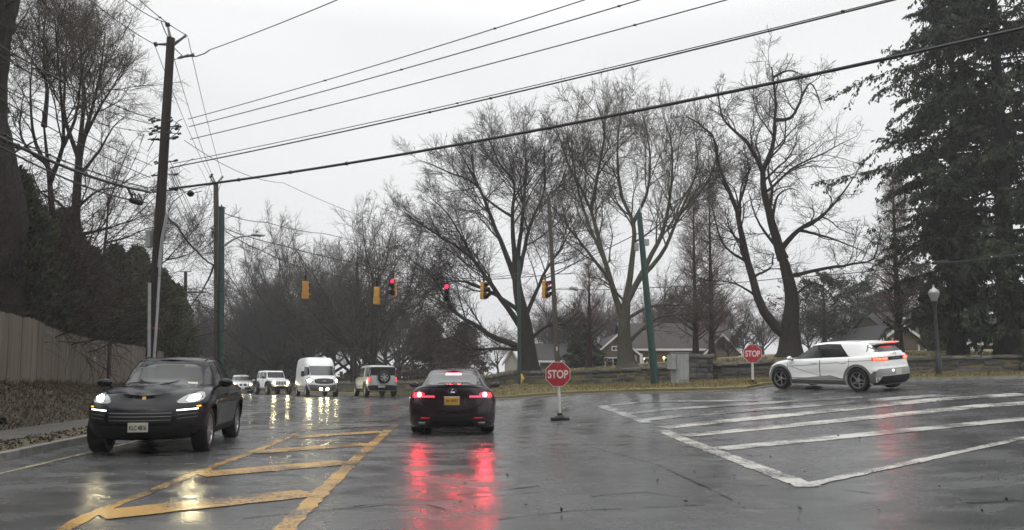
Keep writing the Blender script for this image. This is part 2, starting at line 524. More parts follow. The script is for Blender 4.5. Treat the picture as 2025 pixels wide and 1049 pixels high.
K1 = offset_line(KL, .16); K2 = offset_line(KL, 1.05); K3 = offset_line(KL, 2.45)
o = sheet('kerb', KL + K1[::-1], lambda x, y: h(x, y) + .13, M_KERB, .5); o.name = 'kerb'
o = sheet('verge', K1 + K2[::-1], lambda x, y: h(x, y) + .12 + .02 * hn(x, y), mat('leafy_verge', (.055, .040, .022), .85, col2=(.085, .075, .040), scale=5, bump=.7, bscale=40), .4)
o = sheet('pavement', K2 + K3[::-1], lambda x, y: h(x, y) + .135, mat('damp_pavement', (.072, .066, .061), .45, var=.3, scale=2, bump=.2, bscale=35), .7)
def z_bank(x, y):
    xa = x_on(K3, y); xb = x_on(FL, y)
    t = min(max((xa - x) / max(.3, xa - xb), 0), 1)
    return h(x, y) + .11 + (ZF(y) - .11) * (t * t * (3 - 2 * t)) * .75 + (ZF(y) - .11) * t * .25 + .09 * hn(x, y) * min(1, t * 4) * (1 if t < .97 else .3)
o = sheet('bank', K3 + FL[::-1], z_bank, M_EARTH, .32, .5)
o = sheet('yard', FL + [(-75, 95), (-75, -8)], lambda x, y: h(x, y) + ZF(y) + .0, M_EARTH, 2.5, .8)

# right hand verge, stone wall line and raised lawn
EDGE_PX = [(985, 790), (1060, 785), (1180, 779), (1320, 776), (1460, 773)]
ER = [tuple(G(*p)[:2]) for p in EDGE_PX]
print('EDGE', [(round(a, 1), round(b, 1)) for a, b in ER])
ER = [(-42, 100), (-30, 83), (-20, 69), (-12, 57), (-9.2, 52.5), (-5, 47.5)] + ER + [(9.3, 28.4), (10.6, 29.6), (12.2, 29.8), (14.3, 29.4), (19, 29.2), (34, 30), (70, 32)]
ERS = smooth_line(ER, 110)
WALL = smooth_line([(-42, 108), (-26, 84), (-14, 66), (-6, 57.5), (-1, 50), (1.2, 47), (5.1, 41.5), (7.8, 37.6), (9.2, 36.2), (11.4, 35), (17, 34), (22.3, 33.4), (34, 33.4), (70, 35)], 110)
def verge_z(x, y): return h(x, y) + .125 + .012 * hn(x, y, 2)
o = sheet('grass_verge', ERS + WALL[::-1], verge_z, M_GRASS, .5)
KR = offset_line(ERS, -.14)
o = sheet('kerb', ERS + KR[::-1], lambda x, y: h(x, y) + .10 if x > 11 else h(x, y) + .03, M_KERB, .6)
_wx = [p[0] for p in WALL]; _wy = [p[1] for p in WALL]
def wall_y(x): return float(np.interp(x, _wx, _wy))
def wall_base(x): return verge_z(x, wall_y(x))
def lawn_z(x, y):
    d = min(max(y - wall_y(x), 0), 26)
    return wall_base(x) + .66 + (.018 + .022 * float(sm(8, 24, x))) * d + .02 * hn(x, y, .6)
o = sheet('lawn', WALL + [(70, 112), (-42, 112)], lawn_z, mat('pale_winter_lawn', (.105, .095, .038), .9, col2=(.155, .120, .058), scale=.8, bump=.5, bscale=40, detail=7), 1.5, .7)
# concrete walk crossing the verge by the far stop sign
def strip_px(name, pts, wd, m, add, zf=None, kind='structure'):
    pass

# ------------------------------------------------------------------ painted markings
def stroke(mb, a, b, wd, lift, mi=0, jag=.02, ends=None):
    a = Vector((a[0], a[1])); b = Vector((b[0], b[1])); d = b - a; L = d.length; d.normalize(); s = Vector((-d.y, d.x))
    n = max(2, int(L / .16)); vs = []
    for i in range(n + 1):
        p = a + d * (L * i / n)
        for sd in (-1, 0, 1):
            q = p + s * (sd * wd / 2 + (random.uniform(-jag, jag) if sd else 0))
            vs.append((q.x, q.y, road_z(q.x, q.y) + lift))
    fs = []
    for i in range(n):
        for j in range(2):
            fs.append((i*3 + j + 1, i*3 + j, (i+1)*3 + j, (i+1)*3 + j + 1))
    mb.add(vs, fs, mi)

def strokes(name, lst, mats):
    mb = MB()
    for (pl, wd, lift, mi) in lst:
        q = [G(*p) for p in pl]
        for a, b in zip(q[:-1], q[1:]): stroke(mb, a, b, wd, lift, mi)
    o = mb.build(name, mats); tag(o, kind='structure')
    return o

yl = [([(110, 1060), (163, 1026), (385, 938), (495, 897), (586, 859)], .15, .006, 0), ([(586, 859), (641, 836)], .13, .006, 1),
      ([(545, 1070), (584, 1027), (693, 918.6), (768, 851)], .19, .006, 0), ([(768, 851), (796, 831)], .19, .006, 1),
      ([(196, 1022), (612, 976)], .56, .009, 0), ([(392, 941), (688, 915)], .60, .009, 0), ([(495, 896), (728, 879)], .62, .009, 0),
      ([(578, 866), (760, 854)], .60, .009, 0), ([(612, 851), (776, 841)], .38, .009, 1), ([(641, 836), (794, 831)], .38, .009, 1)]
strokes('yellow_road_marking', yl, [M_YEL, M_YEL2])
wl = [([(1599, 965), (1310, 852)], .30, .006, 0), ([(1283, 838), (1186, 803)], .30, .006, 1),
      ([(1597, 961), (2025, 868), (2120, 848)], .20, .009, 0), ([(1420, 889), (2025, 829), (2120, 820)], .62, .009, 0), ([(1350, 863), (2025, 798.5), (2120, 790)], .62, .009, 0),
      ([(1310, 847), (2025, 780)], .62, .009, 0), ([(1268, 832), (1600, 803), (1900, 781)], .6, .009, 1), ([(1240, 819), (1705, 786)], .5, .009, 1), ([(1186, 804), (1500, 793)], .4, .009, 1),
      ([(-40, 948), (0, 938), (185, 894), (300, 866)], .10, .006, 2)]
strokes('white_road_marking', wl, [M_WHT, M_WHT2, paint_mat('faded_edge_paint', (.34, .31, .21), wear=.66)])
dl = [([(782 + k * 3, 826 - k * 7), (797 + k * 3, 825 - k * 7)], .25, .006, 0) for k in range(6)]
strokes('dotted_road_marking', dl, [M_WHT2])
cr = [([(480, 1026), (700, 1003), (1068, 962)], .022, .005, 0), ([(600, 1016), (900, 988), (1075, 973)], .02, .005, 0),
      ([(1180, 852), (1110, 846), (1000, 838)], .03, .005, 0), ([(1150, 880), (1300, 920), (1450, 990)], .02, .005, 0), ([(960, 1030), (1130, 1012), (1400, 1000)], .016, .005, 0),
      ([(680, 760), (540, 826)], .05, .005, 0), ([(450, 833), (600, 812)], .03, .005, 0)]
rr_ = random.Random(5)
for k in range(13):
    px, py = rr_.uniform(700, 1950), rr_.uniform(800, 1020); q = [(px, py)]
    for j in range(rr_.randint(2, 4)): q.append((q[-1][0] + rr_.uniform(15, 60) * (py - 700) / 200, q[-1][1] + rr_.uniform(-7, 9) * (py - 740) / 200))
    cr.append((q, rr_.uniform(.006, .013), .005, 0))
strokes('road_crack', cr, [M_TAR])
# ------------------------------------------------------------------ vehicle materials
M_BLACKP = mat('black_paint', (.005, .006, .008), .10, spec=.22, coat=0, bump=.05, bscale=220)
M_DARKRED = mat('dark_maroon_paint', (.016, .008, .011), .2, metal=.1, spec=.4, coat=.3, bump=.05, bscale=220)
M_WHITEP = mat('white_paint', (.72, .73, .72), .3, coat=.6, var=.05, scale=1.4, stretch=(.4, .4, 2.5), bump=.03, bscale=200)
M_VANW = mat('van_white_paint', (.62, .63, .64), .35, coat=.5, var=.06, scale=2)
M_SILVER = mat('silver_paint', (.40, .42, .42), .3, metal=.35, coat=.6)
M_GLASS = mat('dark_car_glass', (.008, .009, .010), .04, spec=.42, bump=.02, bscale=90)
M_GLASSG = mat('pale_car_glass', (.03, .036, .035), .05, spec=.6, bump=.02, bscale=90)
M_TRIM = mat('black_plastic', (.009, .009, .010), .55, spec=.2, bump=.1, bscale=300)
M_CLAD = mat('grey_cladding', (.10, .10, .098), .45)
M_CLAD2 = mat('light_grey_cladding', (.26, .26, .255), .35, metal=.3)
M_GAP = mat('panel_gap', (.004, .004, .004), .8)
M_CHROME = mat('chrome', (.65, .65, .66), .15, metal=1.0)
M_RUB = mat('wet_rubber', (.009, .009, .009), .5, spec=.25, bump=.2, bscale=60)
M_RIM = mat('alloy_rim', (.42, .42, .43), .28, metal=.8)
M_RIMD = mat('dark_alloy_rim', (.02, .02, .021), .35, metal=.5)
M_ARCH = mat('wheel_arch_liner', (.006, .006, .006), .9)
M_LENS = mat('lamp_housing', (.16, .17, .17), .12, coat=1, spec=.8)
M_HEAD = mat('headlamp_on', (.9, .9, .8), .3, emit=(1, .84, .48), est=130)
M_HEADW = mat('warm_headlamp_on', (.9, .85, .7), .3, emit=(1, .80, .50), est=38)
M_HEADG = mat('far_headlamp_on', (.9, .9, .7), .3, emit=(1, .86, .45), est=110)
M_DRL = mat('running_light_on', (.9, .9, .85), .3, emit=(1, .95, .85), est=5)
M_TAIL = mat('tail_lamp_on', (.5, .01, .01), .3, emit=(1, .006, .012), est=26)
M_BRAKE = mat('brake_lamp_on', (.5, .02, .02), .3, emit=(1, .03, .05), est=260)
M_TAILS = mat('dim_tail_lamp_on', (.5, .02, .02), .3, emit=(1, .02, .03), est=5)
M_TAILD = mat('tail_lamp_glow', (.35, .01, .01), .2, emit=(1, .02, .035), est=1.3, coat=1)
M_TAILO = mat('pixel_tail_lamp_on', (.5, .05, .02), .3, emit=(1, .035, .02), est=12)
M_AMB = mat('amber_marker_on', (.6, .25, .02), .3, emit=(1, .35, .03), est=2.5)
M_PLATEW = mat('white_plate', (.46, .44, .36), .4)
M_PLATEY = mat('yellow_plate', (.50, .27, .03), .4)
M_INK = mat('plate_ink', (.02, .018, .03), .5)
M_REFL = mat('glowing_red_reflector', (.35, .01, .012), .15, coat=1, emit=(1, .02, .03), est=.5)  # weak red emission imitates the light a reflector throws back

def chain(xf, xr, w, ef, er, q, st=None):
    """half plan outline, front centre to rear centre; st = lengths of the rounded nose and tail (sides straight between)"""
    th = (1 - np.cos(np.linspace(0, PI, 1200))) / 2 * PI / 2
    out = []
    for (a, e, l) in ((xf, ef, st[0] if st else None), (xr, er, -st[1] if st else None)):
        xm = a - l if st else 0.0
        x = xm + (a - xm) * np.maximum(np.cos(th), 0) ** (2 / e); y = w * np.maximum(np.sin(th), 0) ** (2 / e)
        if st:
            mid = (xf - st[0] + xr + st[1]) / 2
            x = np.append(x, mid); y = np.append(y, w)
        s = np.concatenate([[0], np.cumsum(np.hypot(np.diff(x), np.diff(y)))])
        t = np.linspace(0, s[-1], q + 1)
        out.append((np.interp(t, s, x), np.interp(t, s, y)))
    (x1, y1), (x2, y2) = out
    return np.concatenate([x1, x2[::-1][1:]]), np.concatenate([y1, y2[::-1][1:]])

def tub(levels, zb, zt, q=26, rows=16, top=None, bot=None, bulge=None, st=None, M=8):
    """closed hull from plan outlines at rising levels: (fraction, front x, rear x, half width, front exp, rear exp)"""
    L = np.array(levels, float)
    f = [mono(L[:, 0], L[:, i]) for i in range(1, 6)]
    vf = np.unique(np.round(np.concatenate([np.linspace(0, 1, rows), L[:, 0]]), 4))
    K = 2 * q + 1; ring = []
    V = []; F = []
    n = 2 * K - 2
    for v in vf:
        x, y = chain(float(f[0](v)), float(f[1](v)), float(f[2](v)), float(f[3](v)), float(f[4](v)), q, st)
        zbx = zb(x) if callable(zb) else zb
        z = zbx + (zt(x) - zbx) * v
        if bulge is not None: y = y + bulge(x, z) * (y > .02)
        ring.append((x, y, z))
        for k in range(K): V.append((x[k], y[k], z[k]))
        for k in range(K - 2, 0, -1): V.append((x[k], -y[k], z[k]))
    for r in range(len(vf) - 1):
        for k in range(n): F.append((r*n + k, r*n + (k+1) % n, (r+1)*n + (k+1) % n, (r+1)*n + k))
    for r, fn, sg in ((len(vf) - 1, top, 1), (0, bot, -1)):
        x, y, z = ring[r]; b = r * n; prev = None
        for k in range(K):
            if k in (0, K - 1): row = [b + k]
            else:
                row = [b + k]
                for j in range(1, M):
                    t = 1 - 2 * j / M
                    dz = float(fn(x[k], t)) if fn else 0.0
                    V.append((x[k], y[k] * t, z[k] + dz)); row.append(len(V) - 1)
                row.append(b + n - k)
            if prev is not None:
                if len(prev) == 1: F += [(prev[0], row[j], row[j+1]) for j in range(M)]
                elif len(row) == 1: F += [(prev[j], row[0], prev[j+1]) for j in range(M)]
                else: F += [(prev[j], row[j], row[j+1], prev[j+1]) for j in range(M)]
            prev = row
    return V, F

AX = {'L': (lambda u, v: Vector((u, 3, v)), Vector((0, -1, 0))), 'R': (lambda u, v: Vector((u, -3, v)), Vector((0, 1, 0))),
      'F': (lambda u, v: Vector((6, u, v)), Vector((-1, 0, 0))), 'B': (lambda u, v: Vector((-6, u, v)), Vector((1, 0, 0))),
      'T': (lambda u, v: Vector((u, v, 6)), Vector((0, 0, -1)))}

class Car:
    def __init__(s, name, label, cat, x, y, bearing, group=None):
        """bearing: degrees clockwise from straight ahead of the camera that the nose points to"""
        hd = Vector((math.sin(R(bearing)), math.cos(R(bearing)), 0))
        s.root = thing(name, label, cat, (0, 0, 0), 0, group)
        e = .8
        gx = (h(x + e, y) - h(x - e, y)) / (2 * e); gy = (h(x, y + e) - h(x, y - e)) / (2 * e)
        nrm = Vector((-gx, -gy, 1)).normalized()
        f = (hd - nrm * hd.dot(nrm)).normalized(); l = nrm.cross(f)
        Mx = Matrix((f, l, nrm)).transposed()
        s.root.rotation_euler = Mx.to_euler(); s.root.location = (x, y, h(x, y) + .004)
        s.bv = None
    def shell(s, tubs, paint, arches=(), name='body', ycut=.52, angle=38):
        """joins hulls, cuts wheel arches out of the first"""
        mb = MB(); mb.add(*tubs[0])
        o = mb.build(name, [paint, M_ARCH])
        if arches:
            cut = MB()
            for (ax, az, r) in arches:
                for sg in (1, -1):
                    a, b = (ycut, 1.6) if sg > 0 else (-1.6, -ycut)
                    cut.lathe([(r, a), (r, b)], 40, 'y', (ax, 0, az))
            c = cut.build('arch_cutter', [M_ARCH])
            bo = o.modifiers.new('arches', 'BOOLEAN'); bo.object = c; bo.operation = 'DIFFERENCE'; bo.solver = 'EXACT'
            bpy.context.view_layer.update()
            me = bpy.data.meshes.new_from_object(o.evaluated_get(bpy.context.evaluated_depsgraph_get()))
            o.modifiers.clear(); o.data = me; me.name = name
            bpy.data.objects.remove(c)
            for p in me.polygons:
                c = p.center
                p.material_index = 0
                for (ax, az, r) in arches:
                    if math.hypot(c.x - ax, c.z - az) < r + .006 and abs(c.y) < 1.3:
                        p.material_index = 1
            me.materials.clear(); me.materials.append(paint); me.materials.append(M_ARCH)
        bm = bmesh.new(); bm.from_mesh(o.data)
        for (V, F) in tubs[1:]:
            vs = [bm.verts.new(v) for v in V]
            for f in F:
                fc = bm.faces.new([vs[i] for i in f]); fc.material_index = 0
        bmesh.ops.recalc_face_normals(bm, faces=bm.faces)
        s.bv = BVHTree.FromBMesh(bm)
        bm.to_mesh(o.data); bm.free()
        me = o.data
        me.polygons.foreach_set('use_smooth', [True] * len(me.polygons)); me.set_sharp_from_angle(angle=R(angle))
        o.parent = s.root; s.body = o
        return o
    def hit(s, ax, u, v, off):
        fo, d = AX[ax]; o = fo(u, v)
        r = s.bv.ray_cast(o, d)
        if r[0] is None:
            k = s.bv.find_nearest(o + d * (2.2 if ax in 'LR' else 4.0))
            return k[0] - d * off
        return r[0] - d * off
    def patch(s, name, ax, poly, m, off=.008, res=.07, parent=None, both=False, sk=.02, gap=None, label=None):
        """a panel cut to an outline that follows the body surface; both = mirrored pair"""
        outs = []
        vs, fs, b = cdt(poly, res)
        sides = [1, -1] if both else [1]
        for sg in sides:
            a2 = ax
            if sg < 0 and ax == 'L': a2 = 'R'
            if sg < 0 and ax == 'R': a2 = 'L'
            mir = (lambda u: -u) if (sg < 0 and ax in 'FB') else (lambda u: u)
            mv = (lambda v: -v) if (sg < 0 and ax == 'T') else (lambda v: v)
            d = AX[a2][1]
            W = [s.hit(a2, mir(u), mv(v), off) for u, v in vs]
            F = []
            for f in fs:
                nn = (W[f[1]] - W[f[0]]).cross(W[f[2]] - W[f[0]])
                F.append(f if nn.dot(d) < 0 else tuple(reversed(f)))
            ec = set((f[i], f[(i+1) % len(f)]) for f in F for i in range(len(f)))
            low = {}; base = list(W)
            for (p, q) in list(ec):
                if (q, p) not in ec:
                    for i in (p, q):
                        if i not in low: low[i] = len(W); W.append(base[i] + d * (off + sk))
                    F.append((q, p, low[p], low[q]))
            mi = [0] * len(F); mats = [m]
            if gap:
                mats.append(M_GAP); n = len(b); cen = Vector((sum(p[0] for p in b) / n, sum(p[1] for p in b) / n))
                o0 = len(W)
                for i, p in enumerate(b):
                    t = Vector(b[(i+1) % n]) - Vector(b[i-1]); t.normalize(); nr = Vector((t.y, -t.x))
                    if nr.dot(Vector(p) - cen) < 0: nr = -nr
                    for k in (0, gap):
                        q = Vector(p) + nr * k; W.append(s.hit(a2, mir(q.x), mv(q.y), .0025))
                for i in range(n):
                    j = (i + 1) % n
                    F.append((o0 + 2*i, o0 + 2*j, o0 + 2*j + 1, o0 + 2*i + 1)); mi.append(1)
            me = bpy.data.meshes.new(name); me.from_pydata(W, [], F)
            for mm in mats: me.materials.append(mm)
            me.polygons.foreach_set('material_index', mi)
            me.polygons.foreach_set('use_smooth', [True] * len(F)); me.set_sharp_from_angle(angle=R(40))
            o = link(name, me, parent or s.root)
            if label: o['label'] = label
            outs.append(o)
        return outs if both else outs[0]
    def line(s, mb, ax, pts, wd, off=.004, mi=0, thick=None):
        """thin strip following the surface"""
        P2 = []
        for a, b in zip(pts[:-1], pts[1:]):
            n = max(1, int(math.hypot(b[0]-a[0], b[1]-a[1]) / .07))
            for i in range(n): P2.append((a[0] + (b[0]-a[0])*i/n, a[1] + (b[1]-a[1])*i/n))
        P2.append(pts[-1])
        vs = []
        for i, p in enumerate(P2):
            a = Vector(P2[max(i-1, 0)]); b = Vector(P2[min(i+1, len(P2)-1)]); t = (b - a).normalized(); nr = Vector((-t.y, t.x)) * wd / 2
            vs.append(s.hit(ax, p[0] + nr.x, p[1] + nr.y, off)); vs.append(s.hit(ax, p[0] - nr.x, p[1] - nr.y, off))
        mb.add(vs, [(2*i, 2*i+1, 2*i+3, 2*i+2) for i in range(len(P2) - 1)], mi)
    def wheel(s, x, y, r, wd, style, rimr=.7, z=None, name='wheel', rimmat=None, axis='y'):
        z = r if z is None else z
        sg = 1 if y > 0 else -1
        mb = MB(); ri = r * rimr
        hw = wd / 2
        prof = [(ri, -hw + .01), (r - .035, -hw), (r - .008, -hw + .018), (r, -hw + .045), (r, hw - .045), (r - .008, hw - .018), (r - .035, hw), (ri, hw - .01), (ri - .03, 0)]
        mb.lathe(prof, 44, 'y', (0, 0, 0), close=True)
        t = mb.build(name, [M_RUB], s.root, smooth=True); t.location = (x, y, z)
        rb = MB()
        # dish, drum and lip
        yo = sg * (hw - .03); yi = sg * (hw - .11)
        rb.lathe([(.03, yi), (ri - .004, yi), (ri - .004, yi - sg * .02), (.03, yi - sg * .02)], 36, 'y', mi=1)
        rb.lathe([(ri * .97, yo - sg*.06), (ri * 1.015, yo + sg * .012), (ri * .93, yo + sg * .012), (ri * .9, yo - sg * .02)], 44, 'y', close=True)
        rb.lathe([(.001, yo + sg*.004), (.055, yo + sg*.002), (.075, yo - sg * .03), (.001, yo - sg*.03)], 20, 'y')
        n, tw, wsp, twin = style
        for k in range(n):
            for o2 in ((-.09, .09) if twin else (0,)):
                a = 2 * PI * k / n + .3; a2 = a + tw * sg + o2; a1 = a + o2 * .3
                p = Vector((math.cos(a1) * .05, yo - sg*.012, math.sin(a1) * .05)); q = Vector((math.cos(a2) * ri * .95, yo - sg*.006, math.sin(a2) * ri * .95))
                rb.bar(p, q, wsp, .03, 0, up=(0, 1, 0))
        rb.build('rim', [rimmat or M_RIM, M_RIMD], t, smooth=True, angle=30)
        return t
    def wheels(s, xf, xr, track, r, wd, style, rimmat=None, rimr=.7):
        for x in (xf, xr):
            for sg in (1, -1): s.wheel(x, sg * track / 2, r, wd, style, rimr, rimmat=rimmat)
    def mirror(s, x, y, z, paint, sx=.10, sy=.13, sz=.085):
        for sg in (1, -1):
            mb = MB(); ell(mb, (x, sg * y, z), sx, sy, sz, 0)
            mb.bar((x - .02, sg * (y - .10), z - .06), (x, sg * (y - .24), z - .10), .05, .035, 1)
            mb.lathe([(.001, 0), (.07, 0), (.001, .004)], 16, 'x', (x - sx * .86, sg * y, z), 2)
            mb.build('wing_mirror', [paint, M_TRIM, M_GLASSG], s.root, smooth=True)
    def plate(s, ax, u, z, wd, ht, m, body, off=.02, tilt=0, frame=None):
        c = s.hit(ax, u, z, off)
        mb = MB()
        d = -1 if ax == 'B' else 1
        mb.box(c, (.012, wd, ht))
        if frame: mb.box(c - Vector((d * .005, 0, 0)), (.012, wd + .03, ht + .03), mi=1)
        o = mb.build('number_plate', [m, frame or m], s.root, bevel=.003)
        if body:
            if ax == 'F': M = Matrix(((0, 0, 1, c.x + .010), (1, 0, 0, c.y), (0, 1, 0, c.z - .005), (0, 0, 0, 1)))
            else: M = Matrix(((0, 0, -1, c.x - .010), (-1, 0, 0, c.y), (0, 1, 0, c.z - .005), (0, 0, 0, 1)))
            text_mesh('plate_text', body, .1, M_INK, o, M, .002, .002, width=wd * .84, height=ht * .50)
        return o

def ell(mb, c, rx, ry, rz, mi=0, n=16, m=10):
    vs = [(c[0], c[1], c[2] - rz)]; fs = []
    for i in range(1, m):
        t = -PI / 2 + PI * i / m
        for j in range(n):
            a = 2 * PI * j / n
            vs.append((c[0] + rx * math.cos(t) * math.cos(a), c[1] + ry * math.cos(t) * math.sin(a), c[2] + rz * math.sin(t)))
    vs.append((c[0], c[1], c[2] + rz)); last = len(vs) - 1
    for j in range(n): fs.append((0, 1 + (j+1) % n, 1 + j))
    for i in range(m - 2):
        for j in range(n): fs.append((1 + i*n + j, 1 + i*n + (j+1) % n, 1 + (i+1)*n + (j+1) % n, 1 + (i+1)*n + j))
    b = 1 + (m - 2) * n
    for j in range(n): fs.append((b + j, b + (j+1) % n, last))
    mb.add(vs, fs, mi)

def arc(cx, cz, r0, r1, a0, a1, n=22):
    out = [(cx + r1 * math.cos(R(a0 + (a1-a0)*i/n)), cz + r1 * math.sin(R(a0 + (a1-a0)*i/n))) for i in range(n+1)]
    out += [(cx + r0 * math.cos(R(a1 + (a0-a1)*i/n)), cz + r0 * math.sin(R(a1 + (a0-a1)*i/n))) for i in range(n+1)]
    return out
def disc(cx, cy, r, n=18): return [(cx + r * math.cos(2*PI*i/n), cy + r * math.sin(2*PI*i/n)) for i in range(n)]

# ------------------------------------------------------------------ black sport utility coming towards us
def build_black_suv(x, y, b):
    c = Car('black_suv', 'black sport utility vehicle with headlights on driving past the wooden fence', 'car', x, y, b)
    zt = mono([-2.55, -2.4, -1.6, 0, .8, 1.3, 1.9, 2.2, 2.37], [1.0, 1.06, 1.15, 1.12, 1.13, 1.09, 1.0, .90, .80])
    def bulge(x, z):
        return .035 * np.exp(-((x - 1.45) / .5)**2 - ((z - .85) / .25)**2) + .045 * np.exp(-((x + 1.45) / .55)**2 - ((z - .9) / .25)**2) - .03 * np.exp(-((x) / .9)**2 - ((z - .6) / .16)**2)
    lv = [(0, 2.16, -2.36, .86, 2.4, 2.6), (.12, 2.29, -2.48, .94, 2.4, 2.6), (.35, 2.37, -2.55, .98, 2.3, 2.6), (.6, 2.36, -2.55, .985, 2.3, 2.6), (.8, 2.31, -2.5, .965, 2.3, 2.6), (.92, 2.22, -2.45, .925, 2.2, 2.6), (1, 2.08, -2.40, .87, 2.2, 2.6)]
    hood = lambda x, t: .055 * (1 - t*t) + (.035 * math.exp(-((abs(t) - .80) / .18)**2) * float(sm(.85, 1.5, x))) - .05 * (t*t > .999)
    T1 = tub(lv, .26, zt, bulge=bulge, top=hood, st=(.95, .75))
    rf = mono([-2.2, -1.9, -1.2, -.5, 0, .45], [1.50, 1.57, 1.655, 1.675, 1.655, 1.575])
    lc = [(0, 1.36, -2.50, .87, 3, 4), (.28, 1.05, -2.40, .84, 3, 4), (.6, .70, -2.2, .765, 3.2, 4), (.88, .42, -1.98, .665, 3.4, 4), (.96, .33, -1.9, .62, 3.4, 4), (1, .26, -1.83, .57, 3.4, 4)]
    T2 = tub(lc, .9, rf, top=lambda x, t: .03 * (1 - t*t), rows=14)
    c.shell([T1, T2], M_BLACKP, [(1.45, .39, .435), (-1.445, .39, .435)])
    c.wheels(1.45, -1.445, 1.655, .385, .27, (10, .12, .028, False))
    for sg in (1, -1):
        mb = MB(); c.line(mb, 'T', [(1.25, sg*.80), (1.6, sg*.76), (1.88, sg*.64)], .010, .004); mb.build('bonnet_seam', [M_GAP], c.root)
    # glass
    c.patch('windscreen', 'F', chaikin([(.68, 1.14), (.60, 1.36), (.53, 1.535), (.2, 1.56), (-.2, 1.56), (-.53, 1.535), (-.60, 1.36), (-.68, 1.14), (-.3, 1.16), (.3, 1.16)], 1), M_GLASS, res=.06)
    c.patch('side_window', 'L', [(.70, 1.165), (.34, 1.46), (.08, 1.555), (-.26, 1.60), (-.26, 1.175)], M_GLASS, both=True)
    c.patch('side_window', 'L', [(-.34, 1.175), (-.34, 1.60), (-.85, 1.60), (-1.2, 1.565), (-1.36, 1.20)], M_GLASS, both=True)
    c.patch('side_window', 'L', [(-1.43, 1.21), (-1.28, 1.55), (-1.6, 1.50), (-2.0, 1.28)], M_GLASS, both=True)
    c.patch('rear_window', 'B', [(.62, 1.2), (.5, 1.5), (-.5, 1.5), (-.62, 1.2)], M_GLASS)
    # doors with handles
    for dr in ([(.92, 1.13), (.86, .56), (.80, .42), (-.22, .42), (-.24, 1.15)], [(-.27, 1.15), (-.25, .42), (-.88, .42), (-1.12, .80), (-1.28, 1.17)]):
        for o, sg in zip(c.patch('door', 'L', dr, M_BLACKP, off=.004, both=True, gap=.012), (1, -1)):
            xx = min(p[0] for p in dr) + (.16 if dr[0][0] > 0 else .22)
            p = c.hit('L' if sg > 0 else 'R', xx, .98, .03)
            MB().box(p, (.20, .03, .035)).build('handle', [M_BLACKP], o, bevel=.01)
    # lamps
    for o in c.patch('headlight', 'F', chaikin([(.50, .875), (.70, .865), (.875, .90), (.90, 1.0), (.84, 1.06), (.70, 1.045), (.56, .955)], 1), M_LENS, both=True, res=.05):
        pass
    hl = [ch for ch in c.root.children if ch.name.startswith('headlight')]
    for o, sg in zip(hl, (1, -1)):
        c.patch('lamp', 'F', [(sg * u, v) for u, v in chaikin([(.66, .90), (.80, .91), (.84, .98), (.78, 1.02), (.70, 1.0)], 1)], M_HEAD, off=.014, res=.04, parent=o)
    c.patch('running_light', 'F', [(.55, .745), (.84, .765), (.845, .785), (.55, .765)], M_DRL, off=.014, both=True)
    c.patch('side_marker', 'L', [(1.90, .81), (1.97, .805), (1.97, .825), (1.90, .83)], M_AMB, off=.01, both=True)
    # grille and intakes
    g = c.patch('grille', 'F', [(-.47, .55), (.47, .55), (.53, .74), (-.53, .74)], M_TRIM, off=.006)
    mb = MB()
    for z in (.60, .66, .715): c.line(mb, 'F', [(-.48, z), (-.2, z - .004), (.2, z - .004), (.48, z)], .012, .03)
    mb.build('slat', [M_CLAD], g)
    for o, sg in zip(c.patch('air_intake', 'F', [(.55, .56), (.84, .60), (.86, .79), (.55, .785)], M_TRIM, off=.006, both=True), (1, -1)):
        mb = MB()
        for z in (.63, .69): c.line(mb, 'F', [(sg*.57, z - .01), (sg*.84, z + .015)], .012, .03)
        mb.build('slat', [M_CLAD], o)
    c.patch('lower_bumper', 'F', [(-.78, .30), (.78, .30), (.86, .46), (.60, .50), (-.60, .50), (-.86, .46)], M_TRIM, off=.012)
    c.patch('sill', 'L', [(1.0, .28), (1.0, .40), (-1.0, .40), (-1.0, .28)], M_TRIM, off=.012, both=True)
    for ax in (1.45, -1.445): c.patch('wheel_arch', 'L', arc(ax, .39, .444, .485, 2, 178), M_TRIM, off=.008, both=True)
    c.plate('F', 0, .485, .31, .155, M_PLATEW, 'KLC 4816', off=.03)
    mb = MB(); p = c.hit('F', 0, .945, .004)
    mb.prism([(-.032, .02), (-.02, .04), (0, .044), (.02, .04), (.032, .02), (.022, -.03), (0, -.045), (-.022, -.03)], .008, lambda u, v, w: p + Vector((w + v * -.35, u, v * .9)))
    mb.build('bonnet_badge', [mat('gold_badge', (.45, .32, .10), .3, metal=.6)], c.root)
    c.mirror(.68, 1.06, 1.20, M_BLACKP)
    for sg in (1, -1):
        mb = MB(); mb.tube([c.hit('T', xx, sg*.585, .002 if i in (0, 8) else .03) for i, xx in enumerate(np.linspace(.15, -1.75, 9))], .014, 8)
        mb.build('roof_rail', [M_TRIM], c.root, smooth=True)
    c.patch('sticker', 'F', [(.40, 1.19), (.58, 1.18), (.575, 1.215), (.395, 1.22)], M_PLATEW, off=.011)
    return c

